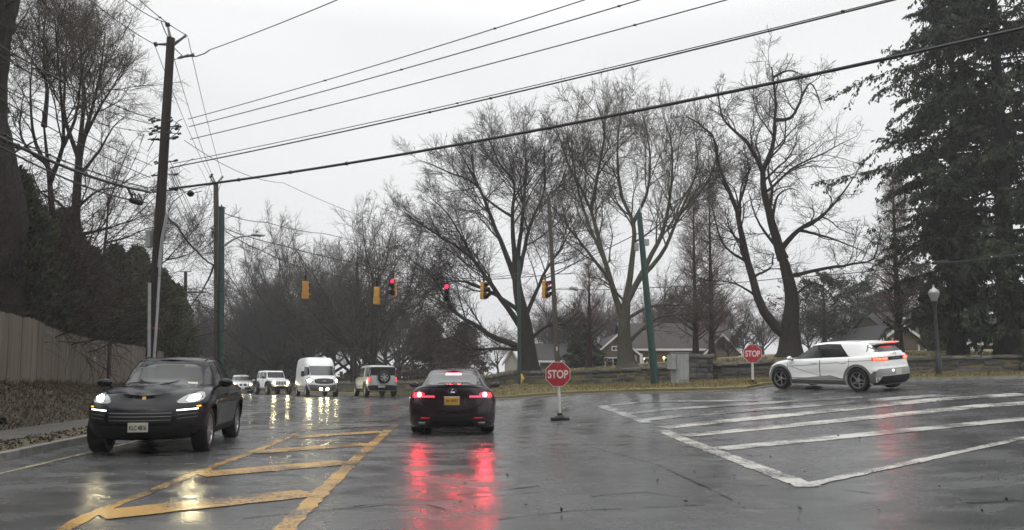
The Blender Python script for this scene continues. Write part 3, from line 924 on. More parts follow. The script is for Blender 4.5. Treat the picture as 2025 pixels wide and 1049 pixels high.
# ------------------------------------------------------------------ white crossover at the far stop sign
def build_white_crossover(x, y, b):
    c = Car('white_crossover', 'white electric crossover with red brake lights seen from behind at the far stop sign', 'car', x, y, b)
    zt = mono([-2.29, -2.1, -1.5, -.5, .5, 1.35, 1.9, 2.2, 2.345], [1.13, 1.15, 1.11, 1.07, 1.04, .99, .90, .80, .70])
    def bulge(x, z): return .02 * np.exp(-((x - 1.5) / .5)**2 - ((z - .75) / .2)**2) + .025 * np.exp(-((x + 1.5) / .5)**2 - ((z - .75) / .25)**2) - .035 * np.exp(-((x + .1) / .8)**2 - ((z - .55) / .13)**2)
    lv = [(0, 2.2, -2.14, .86, 2.6, 3.2), (.13, 2.3, -2.26, .93, 2.5, 3.2), (.35, 2.345, -2.29, .945, 2.5, 3.2), (.5, 2.345, -2.285, .945, 2.5, 3.2), (.62, 2.33, -2.245, .94, 2.4, 3.2), (.88, 2.25, -2.225, .925, 2.4, 3.2), (.96, 2.15, -2.215, .905, 2.3, 3.2), (1, 2.08, -2.20, .88, 2.3, 3.2)]
    T1 = tub(lv, .20, zt, bulge=bulge, top=lambda x, t: .05 * (1 - t*t), st=(.8, .5))
    rf = mono([-2.0, -1.75, -1.2, -.6, 0, .5], [1.505, 1.53, 1.575, 1.59, 1.565, 1.49])
    lc = [(0, 1.62, -2.24, .885, 3.2, 6), (.18, 1.38, -2.225, .87, 3.2, 6), (.44, 1.02, -2.19, .815, 3.4, 6), (.56, .88, -2.15, .785, 3.6, 6), (.9, .46, -1.95, .685, 4, 6), (.97, .37, -1.92, .65, 4, 6), (1, .32, -1.88, .60, 4, 6)]
    T2 = tub(lc, .85, rf, top=lambda x, t: .025 * (1 - t*t), rows=14)
    c.shell([T1, T2], M_WHITEP, [(1.5, .375, .425), (-1.5, .375, .425)])
    c.wheels(1.5, -1.5, 1.66, .372, .25, (5, .42, .03, False), rimmat=M_RIM, rimr=.70)
    c.patch('windscreen', 'F', [(.70, 1.06), (.55, 1.46), (-.55, 1.46), (-.70, 1.06)], M_GLASS)
    c.patch('window_trim', 'L', [(1.14, 1.045), (.60, 1.385), (.25, 1.485), (-.3, 1.53), (-.80, 1.515), (-1.16, 1.125), (-.4, 1.085), (.6, 1.055)], M_TRIM, off=.005, both=True)
    c.patch('side_window', 'L', [(1.06, 1.065), (.58, 1.36), (.22, 1.455), (.06, 1.475), (-.12, 1.09), (.5, 1.075)], M_GLASSG, off=.010, both=True)
    c.patch('side_window', 'L', [(-.20, 1.095), (-.02, 1.48), (-.3, 1.50), (-.77, 1.49), (-1.09, 1.135), (-.6, 1.11)], M_GLASS, off=.010, both=True)
    c.patch('rear_window', 'B', [(.74, 1.25), (.62, 1.47), (-.62, 1.47), (-.74, 1.25)], M_GLASS, off=.010)
    # roof spoiler carrying the brake lamp
    mb = MB(); mb.prism([(-1.70, 1.545), (-2.02, 1.53), (-2.03, 1.508), (-1.93, 1.46), (-1.70, 1.46)], 1.16, lambda u, v, w: Vector((u, w - .58, v)))
    sp = mb.build('roof_spoiler', [M_WHITEP], c.root, bevel=.012)
    mb = MB(); mb.box((-2.032, 0, 1.524), (.02, .80, .014)); mb.build('brake_light', [M_TAILO], sp)
    c.patch('roof_glass', 'T', rrect(-1.3, -.46, .15, .46, .08), M_GLASS, off=.006, res=.15)
    for dr in ([(1.16, 1.03), (1.12, .50), (1.02, .42), (-.10, .42), (-.13, 1.075)], [(-.16, 1.075), (-.13, .42), (-.98, .42), (-1.08, .60), (-1.22, .86), (-1.20, 1.11)]):
        for o, sg in zip(c.patch('door', 'L', dr, M_WHITEP, off=.004, both=True, gap=.014), (1, -1)):
            p = c.hit('L' if sg > 0 else 'R', min(q[0] for q in dr) + .22, .93, .012)
            MB().box(p, (.22, .02, .03)).build('handle', [M_WHITEP], o, bevel=.008)
    mb = MB()
    for ax in 'LR': c.line(mb, ax, [(1.2, .80), (.5, .84), (-.6, .92), (-1.3, .965), (-2.0, 1.0), (-2.15, 1.01)], .014, .010)
    for ax in 'LR': c.line(mb, ax, [(.98, .79), (.3, .60), (-.35, .455)], .012, .010)
    mb.build('crease_shade', [M_CLAD2], c.root)  # thin grey strips stand in for the shading of pressed creases
    c.patch('sill', 'L', [(1.05, .22), (1.06, .36), (-1.06, .36), (-1.05, .22)], M_CLAD, off=.012, both=True)
    c.patch('sill_trim', 'L', [(.96, .375), (.30, .44), (-.5, .52), (-.95, .42), (-1.0, .375)], M_CLAD2, off=.010, both=True)
    for ax in (1.5, -1.5): c.patch('wheel_arch', 'L', arc(ax, .375, .434, .505, -12, 192), M_CLAD, off=.012, both=True)
    # tail
    c.patch('tail_panel', 'B', [(.88, .975), (.88, 1.085), (-.88, 1.085), (-.88, .975)], M_TRIM, off=.008)
    for sg in (1, -1):
        tl = c.patch('tail_light', 'B', [(sg*.40, .985), (sg*.40, 1.075), (sg*.90, 1.075), (sg*.90, .985)], M_REFL, off=.013)
        for u in (.42, .655): c.patch('lamp', 'B', [(sg*u, .995), (sg*u, 1.065), (sg*(u + .21), 1.065), (sg*(u + .21), .995)], M_TAILO, off=.018, parent=tl)
        c.patch('tail_light', 'L' if sg > 0 else 'R', [(-2.05, .985), (-2.08, 1.07), (-2.19, 1.07), (-2.17, .985)], M_TAILD, off=.008)
    p = c.hit('B', 0, 1.03, .012)
    text_mesh('badge_lettering', 'HYUNDAI', .1, M_CLAD2, c.root, Matrix(((0, 0, -1, p.x), (-1, 0, 0, 0), (0, 1, 0, 1.03), (0, 0, 0, 1))), .002, 0, width=.42, height=.035)
    mb = MB(); p = c.hit('B', 0, 1.15, .004); mb.lathe([(.055, -.004), (.07, 0), (.055, .004), (.05, 0)], 20, 'x', p, close=True); mb.build('tail_badge', [M_CHROME], c.root)
    c.patch('rear_bumper', 'B', [(.91, .46), (.92, .62), (.80, .725), (-.80, .725), (-.92, .62), (-.91, .46)], M_CLAD2, off=.012)
    c.patch('diffuser', 'B', [(.88, .22), (.74, .50), (-.74, .50), (-.88, .22)], M_TRIM, off=.020)
    c.patch('bumper_corner', 'L', [(-1.97, .23), (-1.97, .56), (-2.06, .66), (-2.16, .62), (-2.12, .23)], M_CLAD, off=.010, both=True)
    mb = MB()
    c.line(mb, 'B', [(.86, .24), (.74, .51), (-.74, .51), (-.86, .24)], .028, .026)
    mb.build('bumper_trim', [M_SILVER], c.root)
    c.plate('B', 0, .60, .31, .16, M_PLATEW, None, off=.02)
    mb = MB(); ell(mb, c.hit('B', .27, .655, .02), .02, .05, .03); mb.build('plate_lamp', [M_DRL], c.root)
    c.patch('headlight', 'F', [(.50, .70), (.86, .72), (.86, .79), (.50, .77)], M_LENS, both=True)
    c.mirror(.98, 1.02, 1.08, M_WHITEP, sx=.09, sy=.11, sz=.075)
    return c

# ------------------------------------------------------------------ dark coupe waiting ahead of us
def build_dark_coupe(x, y, b):
    c = Car('dark_coupe', 'dark maroon coupe with glowing red brake lights waiting ahead on wet road', 'car', x, y, b)
    zt = mono([-2.42, -2.33, -2.2, -1.7, -1.2, -.3, .6, 1.2, 2.1, 2.29], [1.01, 1.045, 1.035, 1.0, .975, .945, .93, .88, .75, .62])
    def bulge(x, z): return .03 * np.exp(-((x + 1.4) / .45)**2 - ((z - .72) / .2)**2) + .02 * np.exp(-((x - 1.4) / .45)**2 - ((z - .65) / .2)**2)
    lv = [(0, 2.1, -2.28, .87, 2.4, 2.6), (.12, 2.25, -2.39, .91, 2.4, 2.6), (.35, 2.29, -2.42, .92, 2.3, 2.6), (.55, 2.27, -2.40, .92, 2.3, 2.6), (.72, 2.22, -2.38, .905, 2.3, 2.5), (.86, 2.15, -2.375, .865, 2.3, 2.4), (.95, 2.05, -2.365, .80, 2.2, 2.3), (1, 2.0, -2.355, .74, 2.2, 2.2)]
    T1 = tub(lv, .16, zt, bulge=bulge, top=lambda x, t: .022 * (1 - t*t), st=(.9, .62))
    rf = mono([-1.6, -1.25, -.85, -.4, 0, .3], [1.20, 1.275, 1.345, 1.375, 1.335, 1.26])
    lc = [(0, 1.5, -2.2, .84, 3, 3.5), (.35, 1.08, -1.95, .79, 3, 3.6), (.6, .72, -1.62, .70, 3.2, 3.6), (.88, .30, -1.18, .595, 3.5, 3.6), (.96, .2, -1.05, .55, 3.5, 3.6), (1, .12, -.98, .50, 3.5, 3.6)]
    T2 = tub(lc, .75, rf, top=lambda x, t: .03 * (1 - t*t), rows=14)
    c.shell([T1, T2], M_DARKRED, [(1.365, .335, .37), (-1.365, .335, .37)])
    c.wheels(1.365, -1.365, 1.53, .338, .27, (10, .1, .03, False))
    c.patch('windscreen', 'F', [(.66, 1.0), (.50, 1.28), (-.50, 1.28), (-.66, 1.0)], M_GLASS)
    c.patch('rear_window', 'B', chaikin([(.66, 1.03), (.64, 1.08), (.52, 1.285), (.3, 1.305), (-.3, 1.305), (-.52, 1.285), (-.64, 1.08), (-.66, 1.03), (0, 1.02)], 1), M_GLASSG, off=.006, res=.05)
    c.patch('side_window', 'L', [(.72, 1.0), (.25, 1.22), (-.2, 1.29), (-.7, 1.28), (-1.3, 1.10), (-1.35, 1.03)], M_GLASS, both=True)
    for o in c.patch('door', 'L', [(.85, .93), (.80, .34), (-.45, .34), (-.58, .96)], M_DARKRED, off=.004, both=True, gap=.012): pass
    # boot lid with lettering, badge and plate
    bl = c.patch('boot_lid', 'B', chaikin([(.76, .99), (.70, .78), (.56, .60), (.40, .555), (-.40, .555), (-.56, .60), (-.70, .78), (-.76, .99)], 1), M_DARKRED, off=.006, gap=.016)
    c.patch('spoiler_lip', 'B', [(.72, 1.0), (.72, 1.03), (0, 1.05), (-.72, 1.03), (-.72, 1.0), (0, 1.02)], M_BLACKP, off=.03)
    p = c.hit('B', 0, .918, .012)
    mb = MB()
    ring = [Vector((p.x, p.y + .085 * math.cos(2*PI*i/28), p.z + .058 * math.sin(2*PI*i/28))) for i in range(29)]
    mb.tube(ring, .009, 6)
    mb.tube([p + Vector((0, -.03, .05)), p + Vector((0, .03, -.022)), p + Vector((0, -.055, -.022))], .011, 6)
    mb.build('boot_badge', [M_CHROME], c.root, smooth=True)
    c.plate('B', 0, .715, .30, .15, M_PLATEY, 'JFH 8737', off=.02, frame=M_CHROME)
    for sg in (1, -1):
        tl = c.patch('tail_light', 'B', chaikin([(sg*.86, .80), (sg*.80, .885), (sg*.64, .90), (sg*.56, .87), (sg*.58, .79), (sg*.80, .77)], 1), M_TAILD, off=.012, res=.04)
        c.patch('lamp', 'B', disc(sg*.685, .845, .046), M_BRAKE, off=.02, res=.03, parent=tl)
        c.patch('lamp', 'B', [(sg*.60, .80), (sg*.60, .815), (sg*.80, .818), (sg*.80, .80)], M_TAIL, off=.02, parent=tl)
        c.patch('lamp', 'B', [(sg*.78, .80), (sg*.80, .80), (sg*.80, .88), (sg*.78, .88)], M_TAIL, off=.02, parent=tl)
        c.patch('light_bar', 'B', [(sg*.37, .795), (sg*.37, .815), (sg*.60, .815), (sg*.60, .795)], M_TAIL, off=.02)
        c.patch('reflector', 'B', [(sg*.46, .355), (sg*.46, .372), (sg*.64, .378), (sg*.64, .360)], M_REFL, off=.02)
        mb = MB(); mb.tube([c.hit('B', sg*.62, .255, .01) + Vector((-.015, -.07, 0)), c.hit('B', sg*.62, .255, .01) + Vector((-.015, .07, 0))], .03, 12); mb.build('exhaust_tip', [M_CLAD], c.root, smooth=True)
    c.patch('diffuser', 'B', [(.48, .20), (.40, .33), (-.40, .33), (-.48, .20)], M_TRIM, off=.012)
    c.patch('bumper_recess', 'B', [(.70, .335), (.68, .385), (-.68, .385), (-.70, .335)], M_TRIM, off=.006)
    c.patch('plate_recess', 'B', [(.13, .47), (.13, .50), (-.13, .50), (-.13, .47)], M_BLACKP, off=.008)
    # high brake lamp behind the top of the glass
    c.patch('brake_light', 'B', [(-.17, 1.262), (.17, 1.262), (.16, 1.288), (-.16, 1.288)], M_BRAKE, off=.016)
    mb = MB(); mb.prism([(-.95, 1.37), (-1.05, 1.36), (-1.02, 1.42)], .02, lambda u, v, w: Vector((u, w - .01, v))); mb.build('roof_antenna', [M_DARKRED], c.root)
    c.patch('headlight', 'F', [(.50, .62), (.80, .64), (.80, .70), (.50, .68)], M_LENS, both=True)
    c.mirror(.55, 1.0, 1.01, M_DARKRED, sx=.09, sy=.115, sz=.075)
    return c

# ------------------------------------------------------------------ white panel van
def build_van(x, y, b):
    c = Car('white_van', 'tall white panel van with bright headlights coming round the bend', 'van', x, y, b)
    zt = mono([-3.0, 0, 1.9, 2.4, 2.75, 2.9], [1.25, 1.25, 1.27, 1.22, 1.12, 1.0])
    lv = [(0, 2.75, -2.95, .92, 4, 8), (.15, 2.85, -3.0, .98, 4, 8), (.4, 2.9, -3.0, 1.0, 4, 8), (.8, 2.86, -3.0, 1.0, 3.8, 8), (1, 2.7, -3.0, .98, 3.5, 8)]
    T1 = tub(lv, .32, zt, top=lambda x, t: .04 * (1 - t*t))
    rf = mono([-2.97, -2.5, 0, .9, 1.35], [2.46, 2.5, 2.5, 2.47, 2.38])
    lc = [(0, 2.45, -3.0, .985, 4, 8), (.2, 2.22, -2.995, .98, 4, 8), (.5, 1.86, -2.98, .955, 4.5, 8), (.8, 1.48, -2.96, .90, 5, 8), (.93, 1.28, -2.94, .84, 5, 8), (1, 1.12, -2.88, .74, 5, 8)]
    T2 = tub(lc, 1.1, rf, top=lambda x, t: .03 * (1 - t*t), rows=14)
    c.shell([T1, T2], M_VANW, [(1.9, .36, .42), (-1.85, .36, .42)])
    c.wheels(1.9, -1.85, 1.76, .345, .24, (5, 0, .06, False), rimr=.6)
    c.patch('windscreen', 'F', [(.84, 1.33), (.74, 1.93), (-.74, 1.93), (-.84, 1.33)], M_GLASSG, res=.1)
    c.patch('side_window', 'L', [(1.95, 1.40), (1.60, 1.85), (1.02, 1.90), (1.02, 1.28), (1.7, 1.28)], M_GLASS, both=True)
    for o in c.patch('door', 'L', [(2.02, 1.3), (2.0, .5), (.95, .45), (.95, 1.98), (1.5, 1.98)], M_VANW, off=.004, both=True, gap=.02): pass
    for o in c.patch('sliding_door', 'L', [(.88, .45), (.88, 2.0), (-.4, 2.0), (-.4, .45)], M_VANW, off=.004, both=True, gap=.02): pass
    c.patch('side_moulding', 'L', [(1.35, .55), (1.35, .66), (-1.3, .66), (-1.3, .55)], M_CLAD2, off=.012, both=True)
    g = c.patch('grille', 'F', chaikin([(-.60, .93), (-.55, 1.13), (.55, 1.13), (.60, .93), (.46, .80), (-.46, .80)], 1), M_TRIM, off=.012)
    mb = MB()
    for z in (.87, .94, 1.01, 1.08): c.line(mb, 'F', [(-.48, z), (.48, z)], .018, .022)
    mb.build('slat', [M_CLAD], g)
    p = c.hit('F', 0, .975, .028); mb = MB(); ell(mb, p, .008, .14, .05); mb.build('badge', [M_CLAD2], c.root, smooth=True)
    for sg in (1, -1):
        hl = c.patch('headlight', 'F', chaikin([(sg*.62, .98), (sg*.70, .86), (sg*.93, .90), (sg*.97, 1.16), (sg*.88, 1.26), (sg*.74, 1.08)], 1), M_LENS, off=.012, res=.06)
        c.patch('lamp', 'F', disc(sg*.83, 1.0, .085), M_HEADG, off=.024, res=.05, parent=hl)
        c.patch('fog_light', 'F', disc(sg*.20, .475, .075), M_HEADG, off=.03, res=.05)
    c.patch('front_bumper', 'F', [(-.96, .36), (.96, .36), (.98, .74), (.62, .76), (.42, .72), (-.42, .72), (-.62, .76), (-.98, .74)], M_CLAD, off=.014)
    for sg in (1, -1):
        mb = MB(); mb.box((2.02, sg*1.19, 1.42), (.10, .20, .34)); mb.bar((2.02, sg*.96, 1.38), (2.02, sg*1.1, 1.40), .06, .06)
        mb.build('wing_mirror', [M_TRIM], c.root, bevel=.03)
    c.patch('rear_window', 'B', [(.8, 1.4), (.76, 1.9), (-.76, 1.9), (-.8, 1.4)], M_GLASS)
    return c

# ------------------------------------------------------------------ silver off-roader turning away
def build_offroader(x, y, b):
    c = Car('silver_offroader', 'silver boxy off road vehicle with spare wheel on its tailgate driving away', 'car', x, y, b)
    zt = mono([-2.35, 0, 1.1, 1.9, 2.2, 2.35], [1.22, 1.21, 1.19, 1.12, 1.04, .92])
    lv = [(0, 2.2, -2.28, .88, 5, 8), (.12, 2.32, -2.34, .95, 5, 8), (.5, 2.36, -2.35, .985, 4.5, 8), (.9, 2.28, -2.34, .97, 4, 8), (1, 2.18, -2.33, .95, 4, 8)]
    T1 = tub(lv, .36, zt, top=lambda x, t: .04 * (1 - t*t))
    rf = mono([-2.25, -1.2, 0, .72], [1.90, 1.94, 1.94, 1.88])
    lc = [(0, 1.35, -2.345, .955, 5, 9), (.2, 1.2, -2.34, .94, 5, 9), (.6, .98, -2.31, .89, 6, 9), (.92, .76, -2.28, .825, 6, 9), (1, .66, -2.22, .75, 6, 9)]
    T2 = tub(lc, 1.0, rf, top=lambda x, t: .02 * (1 - t*t), rows=12)
    c.shell([T1, T2], M_SILVER, [(1.48, .42, .49), (-1.54, .42, .49)])
    c.wheels(1.48, -1.54, 1.70, .405, .26, (6, 0, .05, False), rimr=.62)
    c.patch('roof_panel', 'T', rrect(-2.2, -.74, .62, .74, .15), M_WHITEP, off=.012, res=.2)
    c.patch('window_trim', 'L', [(.85, 1.24), (.62, 1.80), (-2.24, 1.82), (-2.29, 1.24)], M_TRIM, off=.004, both=True)
    for wv in ([(.72, 1.27), (.55, 1.76), (-.10, 1.78), (-.10, 1.27)], [(-.18, 1.27), (-.18, 1.78), (-1.02, 1.78), (-1.05, 1.27)]):
        c.patch('side_window', 'L', wv, M_GLASSG, off=.009, both=True)
    c.patch('side_window', 'L', [(-1.5, 1.27), (-1.5, 1.79), (-2.18, 1.78), (-2.2, 1.27)], M_GLASSG, off=.009, both=True)
    c.patch('pillar_panel', 'L', [(-1.1, 1.24), (-1.08, 1.80), (-1.45, 1.80), (-1.45, 1.24)], M_SILVER, off=.012, both=True)
    for dr in ([(.95, 1.2), (.9, .5), (-.10, .5), (-.12, 1.22)], [(-.16, 1.22), (-.14, .5), (-.98, .5), (-1.08, .9), (-1.08, 1.22)]):
        for o, sg in zip(c.patch('door', 'L', dr, M_SILVER, off=.004, both=True, gap=.018), (1, -1)):
            MB().box(c.hit('L' if sg > 0 else 'R', min(q[0] for q in dr) + .2, 1.1, .03), (.2, .03, .04)).build('handle', [M_TRIM], o, bevel=.01)
    c.patch('rear_window', 'B', [(.80, 1.33), (.74, 1.84), (-.74, 1.84), (-.80, 1.33)], mat('tinted_rear_glass', (.006, .007, .007), .12, spec=.15), off=.01)
    c.patch('tailgate', 'B', [(.74, .72), (.76, 1.30), (-.76, 1.30), (-.74, .72)], M_SILVER, off=.006, gap=.02)
    for ax in (1.48, -1.54): c.patch('wheel_arch', 'L', arc(ax, .42, .50, .565, 0, 180), M_CLAD, off=.02, both=True)
    c.patch('rear_bumper', 'B', [(.96, .40), (.96, .70), (-.96, .70), (-.96, .40)], M_TRIM, off=.05)
    c.patch('sill', 'L', [(.95, .38), (.95, .49), (-1.0, .49), (-1.0, .38)], M_TRIM, off=.015, both=True)
    for sg in (1, -1):
        tl = c.patch('tail_light', 'B', [(sg*.78, .90), (sg*.78, 1.24), (sg*.93, 1.24), (sg*.93, .90)], M_CLAD2, off=.010)
        for z in (.99, 1.15): c.patch('lamp', 'B', rrect(sg*.855 - .055, z - .055, sg*.855 + .055, z + .055, .015), M_TAILS, off=.02, parent=tl)
    # spare wheel, offset on the tailgate
    t = c.wheel(0, .1, .385, .26, (6, 0, .055, False), .64, name='spare_wheel')
    t.location = (-2.50, -.02, 1.20); t.rotation_euler = (0, 0, PI / 2)
    c.plate('B', .1, .64, .45, .12, M_PLATEW, None, off=.06)
    c.mirror(.80, 1.10, 1.28, M_TRIM, sx=.08, sy=.13, sz=.11)
    c.patch('headlight', 'F', disc(.68, .93, .13), M_LENS, both=True)
    c.patch('windscreen', 'F', [(.78, 1.27), (.72, 1.82), (-.72, 1.82), (-.78, 1.27)], M_GLASS)
    return c

# ------------------------------------------------------------------ white jeep-like car
def build_jeep(x, y, b):
    c = Car('white_offroader', 'white upright off road vehicle with round headlights queueing behind the van', 'car', x, y, b)
    zt = mono([-2.1, -1, .6, 1.9, 2.05], [1.18, 1.18, 1.2, 1.12, 1.06])
    lv = [(0, 2.0, -2.1, .72, 8, 9), (.15, 2.05, -2.12, .76, 8, 9), (.9, 2.05, -2.12, .76, 7, 9), (1, 2.0, -2.1, .73, 7, 9)]
    T1 = tub(lv, .48, zt, top=lambda x, t: .03 * (1 - t*t), rows=10)
    rf = mono([-2.1, 0, .55], [1.84, 1.86, 1.83])
    lc = [(0, .95, -2.12, .755, 9, 9), (.25, .82, -2.1, .75, 9, 9), (.9, .56, -2.06, .67, 9, 9), (1, .48, -2.02, .62, 9, 9)]
    T2 = tub(lc, 1.05, rf, rows=10)
    c.shell([T1, T2], M_VANW)
    c.wheels(1.5, -1.48, 1.60, .405, .27, (5, 0, .06, False), rimr=.58)
    for sg in (1, -1):
        for xx in (1.5, -1.48):
            mb = MB(); mb.tube([(xx + .62, sg*.80, .66), (xx + .42, sg*.82, .93), (xx, sg*.82, .98), (xx - .42, sg*.82, .93), (xx - .60, sg*.82, .62)], [.1] * 5, 6)
            mb.build('wheel_arch', [M_TRIM], c.root, smooth=True)
    g = c.patch('grille', 'F', rrect(-.62, .68, .62, 1.07, .06), M_WHITEP, off=.03)
    for k in range(7): c.patch('slot', 'F', rrect(-.36 + k*.12 - .035, .74, -.36 + k*.12 + .035, 1.02, .025), M_GAP, off=.034, parent=g)
    for sg in (1, -1):
        hl = c.patch('headlight', 'F', disc(sg*.52, .90, .115), M_LENS, off=.036)
        c.patch('lamp', 'F', disc(sg*.52, .90, .095), M_HEADG, off=.042, parent=hl)
        c.patch('fog_light', 'F', disc(sg*.40, .55, .06), M_HEADG, off=.20)
    mb = MB(); mb.box((2.22, 0, .56), (.18, 1.55, .20)); mb.build('front_bumper', [M_TRIM], c.root, bevel=.03)
    c.patch('windscreen', 'F', [(.64, 1.30), (.60, 1.74), (-.60, 1.74), (-.64, 1.30)], M_GLASS)
    for wv in ([(.72, 1.28), (.56, 1.72), (-.10, 1.74), (-.10, 1.28)], [(-.2, 1.28), (-.2, 1.74), (-1.0, 1.74), (-1.0, 1.28)], [(-1.12, 1.28), (-1.12, 1.74), (-1.98, 1.74), (-2.0, 1.28)]):
        c.patch('side_window', 'L', wv, M_GLASS, both=True)
    for dr in ([(.85, 1.2), (.8, .56), (-.12, .56), (-.14, 1.24)], [(-.18, 1.24), (-.18, .56), (-.9, .56), (-1.05, .9), (-1.05, 1.24)]):
        for o, sg in zip(c.patch('door', 'L', dr, M_WHITEP, off=.006, both=True, gap=.02), (1, -1)):
            MB().box(c.hit('L' if sg > 0 else 'R', min(q[0] for q in dr) + .16, 1.1, .03), (.16, .03, .05)).build('handle', [M_TRIM], o)
    c.mirror(.78, .98, 1.32, M_TRIM, sx=.07, sy=.12, sz=.10)
    mb = MB(); mb.tube([(1.1, -.6, 1.15), (1.1, -.6, 1.95)], .006, 5); mb.build('aerial', [M_TRIM], c.root)
    return c

# ------------------------------------------------------------------ pale car at the back of the queue
def build_far_car(x, y, b):
    c = Car('pale_suv', 'pale car with warm headlights at the back of the oncoming queue', 'car', x, y, b)
    zt = mono([-2.3, -1, .7, 1.3, 2.0, 2.3], [1.08, 1.1, 1.10, 1.06, .96, .80])
    lv = [(0, 2.15, -2.2, .84, 2.4, 3), (.2, 2.3, -2.3, .92, 2.4, 3), (.5, 2.34, -2.32, .94, 2.3, 3), (.85, 2.24, -2.28, .92, 2.3, 3), (1, 2.1, -2.25, .86, 2.2, 3)]
    T1 = tub(lv, .24, zt, top=lambda x, t: .05 * (1 - t*t), st=(.9, .7))
    rf = mono([-2.0, -1.0, -.3, .4], [1.56, 1.64, 1.65, 1.55])
    lc = [(0, 1.4, -2.28, .86, 3.5, 5), (.25, 1.1, -2.24, .84, 3.5, 5), (.9, .45, -1.98, .66, 2.4, 3), (1, .32, -1.9, .58, 2.4, 3)]
    T2 = tub(lc, .9, rf, top=lambda x, t: .03 * (1 - t*t), rows=12)
    c.shell([T1, T2], M_SILVER, [(1.42, .37, .42), (-1.42, .37, .42)])
    c.wheels(1.42, -1.42, 1.62, .365, .25, (5, 0, .05, False))
    c.patch('windscreen', 'F', [(.68, 1.14), (.54, 1.52), (-.54, 1.52), (-.68, 1.14)], M_GLASS)
    for wv in ([(.75, 1.14), (.3, 1.48), (-.3, 1.55), (-.3, 1.14)], [(-.38, 1.14), (-.38, 1.55), (-1.3, 1.52), (-1.5, 1.18)]): c.patch('side_window', 'L', wv, M_GLASS, both=True)
    for sg in (1, -1):
        c.patch('grille', 'F', rrect(min(sg*.04, sg*.30), .66, max(sg*.04, sg*.30), .86, .04), M_TRIM, off=.015)
        hl = c.patch('headlight', 'F', [(sg*.42, .74), (sg*.84, .76), (sg*.86, .90), (sg*.42, .86)], M_LENS, off=.012)
        c.patch('lamp', 'F', disc(sg*.66, .81, .085), M_HEADW, off=.022, res=.05, parent=hl)
    c.patch('air_intake', 'F', [(-.8, .36), (.8, .36), (.62, .54), (-.62, .54)], M_TRIM, off=.012)
    c.plate('F', 0, .46, .31, .15, M_PLATEW, None, off=.03)
    c.mirror(.72, 1.02, 1.16, M_SILVER)
    return c

build_black_suv(-6.6, 14.9, 180 - 11)
build_white_crossover(11.0, 25.9, -31)
build_dark_coupe(-1.47, 19.5, -3).root.scale = (1.07, 1.07, 1.075)
build_van(-12.75, 49.6, 180 - 24)
build_offroader(-8.85, 49.0, -23)
build_jeep(-18.7, 59.5, 180 - 34)
build_far_car(-24.4, 68.5, 180 - 24)
# ------------------------------------------------------------------ street furniture materials
M_WOOD = mat('pole_wood', (.022, .018, .016), .7, col2=(.042, .035, .030), scale=3, stretch=(9, 9, .5), bump=.8, bscale=9, spec=.15, bdist=.04)
M_WOOD2 = mat('pale_pole_wood', (.050, .042, .034), .7, col2=(.085, .072, .058), scale=3, stretch=(9, 9, .5), bump=.8, bscale=9, spec=.15, bdist=.04)
M_GREENP = mat('dark_green_steel', (.012, .040, .032), .4, var=.2, scale=6)
M_GALV = mat('galvanised_steel', (.34, .35, .35), .4, metal=.5, var=.15, scale=5)
M_GREYBOX = mat('weathered_grey_paint', (.24, .25, .245), .5, var=.15, scale=4, stretch=(3, 3, .6))
M_PORC = mat('porcelain', (.10, .11, .11), .3)
M_CABLE = mat('black_cable', (.012, .012, .013), .6)
M_YELP = mat('signal_yellow_paint', (.46, .23, .035), .5, var=.2, scale=5)
M_BLK = mat('signal_black', (.010, .011, .011), .5)
M_REDON = mat('red_signal_on', (.6, .01, .02), .4, emit=(1, .015, .06), est=4.5)
M_DIM = mat('unlit_signal_lens', (.02, .018, .016), .2, coat=1)
M_GLEN = mat('unlit_green_lens', (.008, .016, .022), .2, coat=1)
M_REDS = mat('stop_red', (.28, .012, .022), .42, var=.10, scale=3)
M_SIGNW = mat('sign_white', (.52, .50, .47), .45)
M_POSTW = mat('worn_white_post', (.50, .49, .45), .5, col2=(.42, .40, .35), scale=9)

def pole_thing(name, label, cat, base, top, r0, r1, m, n=14, bend=0.0):
    base = Vector(base); top = Vector(top)
    t = thing(name, label, cat, base)
    k = 10
    mb = MB()
    pts = [(top - base) * (i / k) + Vector((math.sin(i / k * PI) * bend, 0, 0)) for i in range(k + 1)]
    mb.tube(pts, [r0 + (r1 - r0) * i / k for i in range(k + 1)], n)
    mb.build('pole' if name != 'utility_pole' else 'shaft', [m], t, smooth=True, angle=50)
    return t

def on_pole(base, top, py):
    """point of a pole's axis seen at a picture row"""
    lo, hi = 0.0, 1.0
    for _ in range(30):
        md = (lo + hi) / 2; p = Vector(base).lerp(Vector(top), md)
        zz = P(CX, py, p.y).z
        if p.z < zz: lo = md
        else: hi = md
    return Vector(base).lerp(Vector(top), lo)

# ---- main wooden utility pole
mb0 = Vector((P(293, 790, 22.6).x, 22.6, h(-10.6, 22.6) + .1)); mt0 = P(338, 76, 22.6)
main = pole_thing('utility_pole', 'thick dark wooden utility pole by the fence with grey conduits down its foot', 'utility pole', mb0, mt0, .175, .122, M_WOOD)
def rel(p): return Vector(p) - mb0
Q = lambda px, py, Y=22.6: P(px, py, Y)
for (a, b, nm) in ((Q(338, 82), Q(331, 47), 'post_insulator'), (Q(341, 90), Q(369, 70), 'post_insulator'), (Q(333, 88), Q(306, 88), 'post_insulator')):
    m_ = MB(); a2, b2 = rel(a), rel(b); d = (b2 - a2)
    m_.tube([a2, a2 + d * .55, a2 + d * .93], [.055, .038, .03], 8)
    for t in (.86, .93, 1.0): m_.tube([a2 + d * (t - .025), a2 + d * t, a2 + d * (t + .025)], [.03, .075, .03], 10)
    m_.build(nm, [M_PORC], main, smooth=True)
